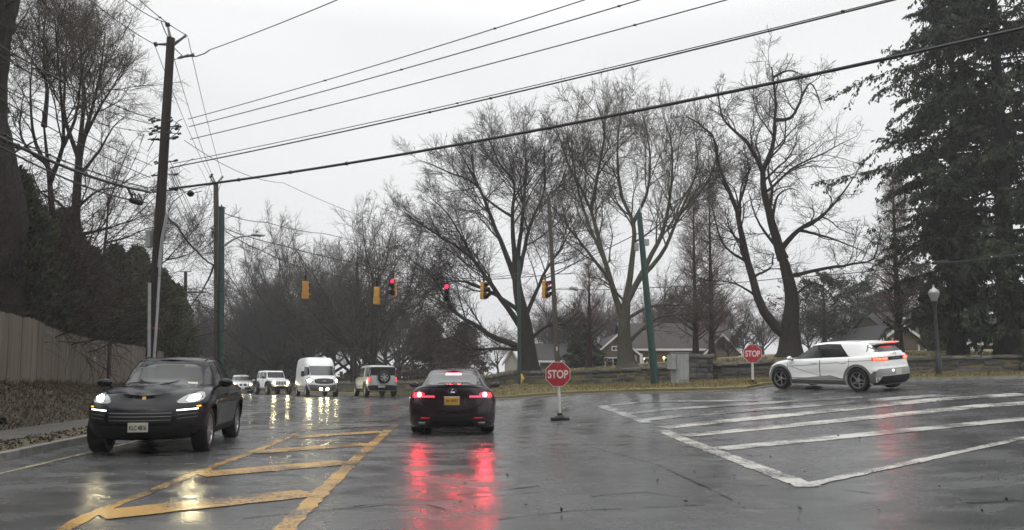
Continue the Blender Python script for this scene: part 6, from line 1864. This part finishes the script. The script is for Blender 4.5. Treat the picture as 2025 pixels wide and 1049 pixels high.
def column_mesh(hgt, rad, n, seed, power=.75, core=True, card=(.24, .05)):
    rg = np.random.default_rng(seed)
    u = rg.random(n); z = hgt * (1 - (1 - u) ** .75); th = rg.random(n) * 2 * PI
    prof = rad * np.minimum(1, (1 - z / hgt) * 2.0 + .02) ** power * np.minimum(1, .7 + z / hgt * 1.3)
    lump = 1 + .16 * np.sin(th * 3 + z * 1.7 + seed) + .12 * np.sin(th * 7 - z * 3.1) + .1 * np.sin(z * 5 + th * 2)
    rr = prof * lump * (1 - .45 * rg.random(n) ** 2)
    c = np.stack([rr * np.cos(th), rr * np.sin(th), z], 1)
    d = np.stack([np.cos(th) * .7, np.sin(th) * .7, .75 + 0 * th], 1) + rg.normal(size=(n, 3)) * .4
    V, F = cards(c, d, card[0] * (.5 + rg.random(n)), card[1] * (.6 + rg.random(n)), rg)
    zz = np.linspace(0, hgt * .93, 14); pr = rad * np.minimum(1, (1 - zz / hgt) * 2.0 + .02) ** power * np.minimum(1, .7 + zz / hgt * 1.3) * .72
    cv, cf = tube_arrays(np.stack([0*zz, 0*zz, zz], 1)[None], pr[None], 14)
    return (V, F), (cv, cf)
protos = []
for i, (x_, Y_, lb) in enumerate(()): pass
cols = [(14, 25.5, 7.4, 1.5, 'wide clipped evergreen behind the fence under the bare shrubs'), (66, 28, 6.4, 1.35, 'dark evergreen column behind the fence next to the widest one'),
        (118, 31.5, 7.4, 1.45, 'evergreen column in front of the tall bare tree'), (172, 36, 6.6, 1.5, 'evergreen column rising behind the middle of the fence'),
        (220, 40, 7.4, 1.6, 'tall evergreen column before the thick utility pole'), (266, 46, 8.4, 1.8, 'tallest evergreen column touching the thick utility pole'),
        (314, 45.5, 7.0, 1.5, 'evergreen column just beyond the thick utility pole'), (345, 48, 6.4, 1.25, 'last evergreen column at the end of the hedge row')]
pr_ = [(column_mesh(1.0 * 6.8, 1.5, 15000, 60 + k)) for k in range(3)]
pmesh = []
for i, (px, Y_, hg, rd_, lb) in enumerate(cols):
    x_ = P(px, 700, Y_).x if i > 5 else min(P(px, 700, Y_).x, x_on(FL, Y_) - rd_ * 1.2)
    if i < 3:
        t = thing('evergreen_column', lb, 'evergreen', (x_, Y_, ZF(Y_) - .1), 0, 'clipped evergreens behind the fence')
        (V, F), (cv, cf) = pr_[i]
        np_mesh('crown', V, F, M_CEDAR, parent=t); np_mesh('dark_core', cv, cf, M_CORE, True, parent=t)
        pmesh.append(t)
    else:
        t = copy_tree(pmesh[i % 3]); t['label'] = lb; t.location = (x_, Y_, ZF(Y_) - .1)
    t.rotation_euler = (0, 0, i * 1.3); t.scale = (rd_ / 1.5, rd_ / 1.5, hg / 6.8)

def conifer(name, label, base, hgt, env, nb, seed, m, group=None, t0=.12, droop=-.05, start=.1, dens=9, lean=(0, 0), card=(.30, .055), tr=.5, hang=.6, mtr=None, sub=7, upang=80):
    """trunk, drooping boughs and hanging needle sprays; env(t) = bough length at height fraction t"""
    rg = np.random.default_rng(seed)
    t = thing(name, label, 'conifer', base, 0, group)
    zz = np.linspace(0, 1, 18)
    tp = np.stack([lean[0] * zz, lean[1] * zz, zz * hgt], 1)[None]; tr_ = (tr * (1 - zz * .93) * (1 + .5 * np.exp(-zz * 30)))[None]
    V, F = tube_arrays(tp, tr_, 14); np_mesh('trunk', V, F, mtr or M_BARKD, True, parent=t)
    a, ra = grow(tp, tr_, nb, t0, .995, upang, 8, lambda tt, i: env(tt), 10, .07, droop, .22, .012, rg=rg)
    la = blen(a)
    b, rb = grow(a, ra, sub, .18, 1, 50, 12, lambda tt, i: la[i] * .34 * (1.15 - .7 * tt) + .12, 6, .12, droop * 1.6, .5, .006, True, flat=.75, rg=rg)
    V, F = merge([tube_arrays(a, ra, 5), tube_arrays(b, rb, 3)]); np_mesh('boughs', V, F, mtr or M_BARKD, True, parent=t)
    # sprays along the branchlets and along bough outer halves
    def along(p, k, lo):
        B, Np, _ = p.shape; idx = np.repeat(np.arange(B), k); tt = lo + (1 - lo) * rg.random(len(idx)); f = tt * (Np - 1); i = np.minimum(f.astype(int), Np - 2); u = (f - i)[:, None]
        return p[idx, i] * (1 - u) + p[idx, i+1] * u, nrm(p[idx, i+1] - p[idx, i])
    c1, d1 = along(b, dens, .0); c2, d2 = along(a, dens * 2, .3)
    c = np.concatenate([c1, c2]); d = np.concatenate([d1, d2])
    n = len(c)
    c = c + rg.normal(size=c.shape) * .05
    dd = d * .6 + rg.normal(size=d.shape) * .45; dd[:, 2] -= hang
    V, F = cards(c, dd, card[0] * (.5 + rg.random(n)), card[1] * (.6 + .8 * rg.random(n)), rg)
    np_mesh('crown', V, F, m, parent=t)
    return t
M_BARKC = bark('conifer_bark', (.012, .0105, .0095), (.024, .020, .018))
YA = 39.0
bx, bz = P(1893, 700, YA).x, lawn_z(P(1893, 700, YA).x, YA)
rgc = np.random.default_rng(5)
def tiers(t, sd):
    r = np.random.default_rng(sd).random((34, 5)); t = np.asarray(t)
    return (.38 + .85 * r[np.minimum((t * 34).astype(int), 33), rgc.integers(0, 5, t.shape)]) * (.85 + .25 * rgc.random(t.shape))
def env_a(t): return np.interp(t, [0, .12, .36, .46, .52, .66, .70, .77, .84, 1], [1.2, 2.0, 3.1, 3.3, 5.0, 5.4, 3.4, 4.6, 2.0, .8]) * tiers(t, 3)
conifer('tall_conifer', 'tall dark conifer with drooping boughs reaching out beside the thick cable', (bx, YA, bz - .1), 21.5, env_a, 150, 71, M_NEED, 'tall conifers by the lamp post', t0=.06, dens=38, lean=(.5, 0), tr=.36, mtr=M_BARKC, droop=-.05, card=(.20, .046), hang=.75, sub=11)
YB = 36.5
bx, bz = P(1997, 700, YB).x, lawn_z(P(1997, 700, YB).x, YB)
def env_b(t): return np.interp(t, [0, .1, .2, .4, .6, .8, .95, 1], [3.2, 4.6, 5.2, 5.4, 5.0, 4.0, 1.8, .5]) * tiers(t, 8)
conifer('tall_conifer', 'broadest dark conifer with massive trunk beside the right hand tan house', (bx, YB, bz - .1), 25, env_b, 215, 73, M_NEED, 'tall conifers by the lamp post', t0=.05, dens=28, tr=.50, mtr=M_BARKC, droop=-.06, card=(.22, .050), hang=.75, sub=11)
# low hanging conifer between them
YC = 47.0
bx, bz = P(1886, 690, YC).x, lawn_z(P(1886, 700, YC).x, YC)
conifer('conifer', 'smaller conifer with drooping lower boughs between lamp post and big trunk', (bx, YC, bz - .1), 10.5, lambda t: np.interp(t, [0, .2, .6, 1], [2.6, 2.9, 2.2, .3]) * (.6 + .5 * rgc.random(np.shape(t))), 80, 74, M_NEED, t0=.18, dens=16, tr=.26, mtr=M_BARKC, droop=-.07, card=(.32, .042), sub=10, hang=.9)
# brownish conifers beyond the junction
for i, (px, Y_, tp_, wd, lb) in enumerate(((852, 76, 632, 4.0, 'broad brownish conifer under the black signal head'), (918, 80, 640, 4.2, 'broad brownish conifer peeping over the dark coupe roof'))):
    x_ = P(px, 700, Y_).x; z_ = h(x_, Y_) + .4
    conifer('brown_conifer', lb, (x_, Y_, z_), P(px, tp_, Y_).z - z_, lambda t, w_=wd: w_ * (1.02 - t) ** .85 * (.8 + .35 * rgc.random(np.shape(t))), 150, 80 + i, M_NEEDB, 'brownish conifers across the junction', t0=.02, dens=10, tr=.2, card=(.34, .07), hang=.15, droop=-.02, sub=8)
x_ = P(1152, 700, 68).x; z_ = lawn_z(x_, 68)
conifer('dark_conifer', 'dark conical evergreen beside the tan house gable', (x_, 68, z_ - .2), P(1152, 640, 68).z - z_, lambda t: 2.1 * (1.02 - t) ** .8 * (.8 + .3 * rgc.random(np.shape(t))), 130, 84, M_NEED, t0=.02, dens=9, tr=.2, hang=.2, sub=8)
# pines behind the lawn
def pine(px, Y_, tp_, wd, lb, seed):
    x_ = P(px, 700, Y_).x; z_ = lawn_z(x_, Y_)
    conifer('pine_tree', lb, (x_, Y_, z_ - .2), P(px, tp_, Y_).z - z_, lambda t: wd * np.interp(t, [0, .25, .5, .8, 1], [.4, .9, 1, .75, .15]) * (.6 + .6 * rgc.random(np.shape(t))), 70, seed, M_NEED, 'pines behind the lawn', t0=.2, dens=7, tr=.25, hang=-.15, droop=.01, sub=7, upang=72)
pine(1632, 66, 545, 4.2, 'dark spreading pine behind the white crossover roof', 90)
pine(1700, 74, 560, 4.0, 'dark pine between the gnarled tree and slender red tree', 91)
pine(1825, 72, 520, 3.8, 'pale green pine seen behind the lamp post lantern', 92)

# ---- slender red-brown deciduous conifers (bare, conical)
def bare_cone(label, px, Y_, top, wd, seed, tr=.24, t0=.12, nb=150):
    rg = np.random.default_rng(seed)
    x_ = P(px, 700, Y_).x; z_ = lawn_z(x_, Y_) - .1; hg = P(px, top, Y_).z - z_
    t = thing('slender_bare_tree', label, 'tree', (x_, Y_, z_), 0, 'slender conical bare trees')
    zz = np.linspace(0, 1, 20); tp = np.stack([0*zz, 0*zz, zz*hg], 1)[None]; ra0 = (tr * (1 - zz*.94) * (1 + .6*np.exp(-zz*22)))[None]
    V, F = tube_arrays(tp, ra0, 12); np_mesh('trunk', V, F, M_BARKR, True, parent=t)
    a, ra = grow(tp, ra0, nb, t0, .995, 58, 7, lambda tt, i: wd * (1.03 - tt) ** .8, 8, .05, .05, .20, .010, rg=rg)
    la = blen(a); b, rb = grow(a, ra, 9, .15, 1, 45, 12, lambda tt, i: la[i] * .30 * (1.1 - .6*tt) + .15, 5, .1, .05, .55, .007, True, rg=rg)
    c, rc = grow(b, rb, 4, .1, 1, 42, 12, .34, 3, .1, .05, .8, .006, True, rg=rg)
    crown(t, [tube_arrays(a, ra, 4)], [tube_arrays(b, rb, 3), tube_arrays(c, rc, 3)], M_BARKR, M_TWIGR)
bare_cone('slender red brown tree nearer the gnarled tree, one of two before the brown roof', 1408, 56, 372, 3.2, 101)
bare_cone('slender red brown tree behind the stone pier beside the pale barked tree', 1376, 58, 385, 3.2, 102)
bare_cone('slender red brown tree standing alone before the tan gable near lamp post', 1778, 45, 338, 2.3, 103)
bare_cone('slender bare tree in front of the tan house gable window', 1166, 60, 520, 2.8, 104, .26, .26, 60)

# ---- background bare trees: three grown once, then copied
def fan_tree(name, label, seed, hgt, mtr, mtw, group, nl=9, spread=.42, rt=.34, kids=(13, 10, 8, 4), rtw=.013, fork=.22):
    rg = np.random.default_rng(seed)
    t = thing(name, label, 'tree', (0, 0, 0), 0, group)
    zz = np.linspace(0, 1, 8)
    tp = np.stack([.3*np.sin(zz*3 + seed)*zz, .2*zz, zz * hgt * (fork + .14)], 1)[None]; r0 = (rt * (1 - zz * .35) * (1 + .6*np.exp(-zz*10)))[None]
    a, ra = grow(tp, r0, nl, fork / (fork + .14) * .55, 1, 26 + 30 * spread, 9, hgt * .78, 13, .075, .035, .62, .03, True, rg=rg)
    la = blen(a); b, rb = grow(a, ra, kids[0], .2, 1, 38, 12, lambda tt, i: la[i] * .40 * (1.1 - .55*tt), 8, .11, .05, .5, rtw*1.5, True, rg=rg)
    lb_ = blen(b); c, rc = grow(b, rb, kids[1], .12, 1, 42, 14, lambda tt, i: lb_[i] * .42 * (1.1 - .5*tt), 6, .15, .03, .65, rtw, True, rg=rg)
    lc_ = blen(c); d, rd = grow(c, rc, kids[2], .1, 1, 42, 15, lambda tt, i: np.maximum(.35, lc_[i] * .5), 4, .16, .02, .75, rtw*.8, True, rg=rg)
    V, F = merge([tube_arrays(tp, r0, 10), tube_arrays(a, ra, 7)] if False else [tube_arrays(tp, r0, 7), tube_arrays(a, ra, 7)]); np_mesh('trunk', V, F, mtr, True, parent=t)
    crown(t, [tube_arrays(b, rb, 4)], [tube_arrays(c, rc, 3), tube_arrays(d, rd, 3)], mtr, mtw)
    t['H'] = float(np.percentile(d[:, -1, 2], 99.5))
    return t
GB = 'bare trees across the junction'
pA = fan_tree('bare_tree', '', 201, 14, M_BARKD, M_TWIG, GB, 10, .4)
pB = fan_tree('bare_tree', '', 202, 14, M_BARKD, M_TWIG, GB, 12, .62, kids=(14, 10, 8, 4))
pC = fan_tree('bare_tree', '', 203, 14, M_BARKD, M_TWIGG, GB, 8, .3, kids=(12, 9, 7, 4))
pD = fan_tree('bare_tree', '', 204, 14, M_BARKR, M_TWIGR, GB, 9, .45, kids=(12, 9, 7, 4))
used = set()
def plant(pr, label, px, Y_, top, wx=1.0, rz=0.0, zf=None, group=GB):
    x_ = P(px, 700, Y_).x; z_ = (h(x_, Y_) + .2) if zf is None else zf(x_, Y_)
    t = pr if pr.name not in used else copy_tree(pr)
    used.add(pr.name)
    s = (P(px, top, Y_).z - z_) / pr['H']
    t.location = (x_, Y_, z_ - .1); t.scale = (s * wx, s * wx, s); t.rotation_euler = (0, 0, rz)
    t['label'] = label; t['group'] = group
    return t
plant(pB, 'bare tree with round topped crown farthest down the road on the hedge side', 428, 96, 550, 1.1, .4)
plant(pB, 'wide bare tree rising behind the pale car at the back of the queue', 482, 90, 532, 1.15, 1.9)
plant(pB, 'dense bare tree above the white off road vehicle and the street light arm', 548, 84, 496, 1.1, 3.1)
plant(pA, 'upright bare tree with top twigs spreading directly above the white van', 612, 78, 425, 1.0, .8)
plant(pB, 'bushy bare tree behind the white van roof', 588, 88, 485, 1.05, 4.4)
plant(pA, 'tall bare tree beside the thin brown pole over the silver car', 700, 68, 432, .95, 2.2)
plant(pC, 'tall pale twigged bare tree whose top rises over the red lit yellow signal', 742, 66, 392, 1.0, 1.1)
plant(pC, 'pale bare tree far back between the off road vehicle and the van', 565, 96, 455, 1.2, 3.3)
plant(pC, 'pale bare tree far back behind the silver car and thin pole', 722, 90, 470, 1.25, 5.8)
plant(pA, 'bare tree standing far back above the gap between van and thin pole', 655, 98, 470, 1.2, 5.2)
plant(pB, 'low bare tree far back beside the tallest dark evergreen mass', 470, 108, 560, 1.3, 2.6)
plant(pC, 'bare tree far back over the white off road vehicle roof', 520, 110, 530, 1.4, 4.0)
plant(pB, 'bare tree far back right above the silver car spare wheel', 765, 100, 530, 1.2, 1.7)
plant(pA, 'bare tree between the silver car and the brownish conifers', 790, 82, 520, 1.1, 3.6)
plant(pC, 'small bare tree just behind the slim green pole and oak', 985, 80, 640, 1.3, .7, lawn_z)
plant(pB, 'bare tree filling the gap between oak and pale barked tree', 1110, 84, 570, 1.1, 5.0, lawn_z)
plant(pC, 'thin bare tree behind the slender tree by the tan gable', 1190, 90, 560, 1.2, 2.0, lawn_z)
plant(pB, 'bare tree behind the brown roof between the slender trees', 1320, 92, 560, 1.1, 2.6, lawn_z)
plant(pA, 'reddish bare tree behind the roof right of the slender pair', 1470, 88, 590, 1.2, 4.0, lawn_z)
plant(pB, 'low bare tree behind the gnarled trunk base', 1600, 84, 585, 1.2, .2, lawn_z)
plant(pC, 'reddish bare tree beyond the crossover roof by the pines', 1690, 86, 560, 1.2, 1.4, lawn_z)
plant(pA, 'bare tree showing between the lone slender tree and lamp post', 1800, 84, 560, 1.1, 2.9, lawn_z)
for px_, Y_, tp_, lb_ in ((1090, 96, 600, 'reddish bare tree far back between the oak and the brown pole'), (1145, 100, 575, 'reddish bare tree far back above the dark conical evergreen'), (1215, 98, 590, 'reddish bare tree far back behind the pale barked trunk'),
                         (1275, 100, 570, 'reddish bare tree far back above the roof beside the leaning green pole'), (1350, 104, 575, 'reddish bare tree far back above the grey cabinet'), (1430, 100, 560, 'reddish bare tree far back between slender pair and gnarled tree'),
                         (1510, 98, 590, 'reddish bare tree far back above the smaller stop sign'), (1655, 100, 560, 'reddish bare tree far back over the crossover bonnet'), (1735, 96, 545, 'reddish bare tree far back behind the tan gable ridge'), (1850, 96, 560, 'reddish bare tree far back behind the lamp post')):
    plant(pD, lb_, px_, Y_, tp_, 1.35, px_ * .37, lawn_z)
plant(pB, 'small bare tree beside the tan house corner and stone pier', 1440, 66, 640, 1.2, .9, lawn_z)

for (x_, y_, r_) in ((-16, -14, .3), (-9, -20, 1.2), (-1, -24, 2.2), (7, -22, 3.1), (15, -20, 4.0), (-20, -4, 5.0), (24, -16, .9)):  # unseen evergreens added as dark shapes for car and road to reflect
    t = copy_tree(pmesh[0]); t.location = (x_, y_, 0); t.rotation_euler = (0, 0, r_); t.scale = (2.6, 2.6, 1.5); t['label'] = 'unseen evergreen added behind the viewer to darken reflections'; t['group'] = 'unseen evergreens added for reflections'
for (x_, y_, r_) in ((-15.0, 6.0, .3), (-16.0, -3.0, 2.2), (-13.5, -12.0, 4.0), (-9.5, -24.0, 1.7), (-2.0, -34.0, 1.0), (8.0, -36.0, 5.0), (18.0, -30.0, 3.0), (-20, -28, 2.9), (28, -22, .7)):  # unseen bare trees added so paint and wet road mirror dark branches
    t = copy_tree(pA if x_ > -16 else pB); t.location = (x_, y_, 1.0); t.rotation_euler = (0, 0, r_); t.scale = (1.25, 1.25, 1.2); t['label'] = 'unseen bare tree added around the viewer to darken reflections'; t['group'] = 'unseen bare trees added for reflections'
# dark evergreens and shrubs closing the far side of the junction
def bush(label, px, Y_, hg, rd_, seed, first=[None]):
    x_ = P(px, 700, Y_).x; z_ = h(x_, Y_)
    if first[0] is None:
        t = thing('evergreen_shrub', label, 'shrub', (x_, Y_, z_), 0, 'dark shrubs along the far verge')
        (V, F), (cv, cf) = column_mesh(3.0, 2.4, 9000, 301, power=.5, card=(.34, .09))
        np_mesh('crown', V, F, M_CEDAR, parent=t); np_mesh('dark_core', cv, cf, M_CORE, True, parent=t); first[0] = t
    else:
        t = copy_tree(first[0]); t['label'] = label; t.location = (x_, Y_, z_)
    t.rotation_euler = (0, 0, seed); t.scale = (rd_ / 2.4, rd_ / 2.4, hg / 3.0)
for i, (px, Y_, hg, rd_, lb) in enumerate(((395, 84, 3.6, 3.0, 'dark shrub beside the distant utility pole foot'), (440, 104, 5.5, 3.6, 'dark evergreen mass behind the green pole foot'), (505, 106, 9.5, 3.6, 'tallest dark evergreen mass under the wide bare trees'),
        (565, 104, 6.0, 3.4, 'dark evergreen mass behind the white off road vehicle'), (618, 96, 2.2, 3.4, 'low dark shrub behind the white van roof'), (735, 88, 3.0, 3.0, 'dark shrub behind the silver car'))):
    bush(lb, px, Y_, hg, rd_, i * 1.1)
# house-front shrubs
for i, (px, Y_, hg, rd_, lb) in enumerate(((1858, 54, 2.4, 1.0, 'dark shrub against the right hand tan house wall'),)):
    x_ = P(px, 700, Y_).x; bush(lb, px, Y_, hg, rd_, i * 2 + .5); 
    o = [o for o in COL.objects if o.get('label') == lb][0]; o.location.z = lawn_z(x_, Y_)
    o['group'] = 'shrubs against the houses'

# ------------------------------------------------------------------ loose ground cover
def litter(name, n, area, zf, ln, wd, m, seed, flat=.25):
    rg = np.random.default_rng(seed); c = []
    while len(c) < n:
        p = area(rg)
        if p is not None: c.append((p[0], p[1], zf(*p) + .012))
    c = np.array(c); d = rg.normal(size=c.shape); d[:, 2] = np.abs(d[:, 2]) * flat
    V, F = cards(c, d, ln * (.5 + rg.random(len(c))), wd * (.5 + rg.random(len(c))), rg)
    o = np_mesh(name, V, F, m); tag(o, kind='stuff'); return o
def ar_bank(rg):
    y = 11 + 34 * rg.random() ** 1.4; t = rg.random() ** .8; xa, xb = x_on(K3, y), x_on(FL, y); return (xa + (xb - xa) * t, y)
litter('leaf_litter', 15000, ar_bank, z_bank, .075, .016, mat('dead_leaf', (.042, .025, .012), .8, col2=(.066, .043, .021), scale=30, rand=.6, spec=.2), 1, 1.2)
def ar_verge(rg):
    y = 9 + 34 * rg.random() ** 1.3; xa, xb = x_on(K1, y), x_on(K2, y); return (xa + (xb - xa) * rg.random(), y)
litter('verge_leaves', 2600, ar_verge, lambda x, y: h(x, y) + .13, .07, .016, MATS['dead_leaf'], 2, .6)
M_BLADE = mat('grass_blade', (.11, .105, .032), .8, col2=(.18, .14, .06), scale=.9, rand=.5)
ERx = [p[0] for p in ERS]; ERy = [p[1] for p in ERS]
def ar_grass(rg):
    x = -10 + 36 * rg.random(); ya = float(np.interp(x, ERx, ERy)); yb = wall_y(x)
    return (x, ya + .05 + (yb - ya - .05) * rg.random())
litter('grass', 42000, ar_grass, verge_z, .11, .014, M_BLADE, 3, 3.0)
def ar_lawn(rg):
    x = -10 + 40 * rg.random(); return (x, wall_y(x) + .4 + 20 * rg.random() ** 2)
litter('lawn_grass', 30000, ar_lawn, lawn_z, .12, .018, mat('lawn_blade', (.10, .092, .034), .8, col2=(.17, .13, .065), scale=.6, rand=.4), 4, 2.5)
def ar_rocks(rg): return ar_bank(rg)
rk = MB(); rg = np.random.default_rng(6)
for k in range(24):
    p = ar_bank(rg); s = .04 + .12 * rg.random() ** 3
    rough_block(rk, (p[0], p[1], z_bank(*p) + s * .2), (s * 2, s * 1.5, s * 1.2), rg.random() * 6, s * .3)
o = rk.build('rubble', [mat('bank_stone', (.075, .068, .058), .6, var=.3, scale=8, rand=.4)], None); tag(o, kind='stuff')
x_, y_ = P(28, 800, 17.2).x, 17.2; x_ = min(x_, x_on(K3, y_) - .5)
bm = bmesh.new(); bmesh.ops.create_icosphere(bm, subdivisions=4, radius=.24)
for v in bm.verts:
    q = v.co.copy(); v.co *= 1 + .30 * hn(q.x * 6, q.y * 6 + q.z * 4) + .10 * hn(q.x * 19 + 2, q.z * 17 + q.y * 13); v.co.z *= .6; v.co.x *= 1.3
me = bpy.data.meshes.new('boulder'); bm.to_mesh(me); bm.free(); me.materials.append(M_STONE)
o = link('boulder', me); o.location = (x_, y_, z_bank(x_, y_) - .02); tag(o, 'rough pale stone set in the earth bank below the fence', 'boulder')
litter('dry_bank_grass', 9000, ar_bank, z_bank, .17, .008, mat('dry_blade', (.055, .052, .024), .8, col2=(.095, .078, .042), scale=1.5, rand=.5, spec=.2), 9, 3.0)
# debris on the wet road
def ar_road(rg):
    px = 900 + 1100 * rg.random(); py = 800 + 230 * rg.random() ** .8; g = G(px, py); return (g.x, g.y)
litter('road_debris', 70, ar_road, lambda x, y: road_z(x, y), .045, .013, mat('wet_debris', (.02, .017, .014), .5), 7, .3)
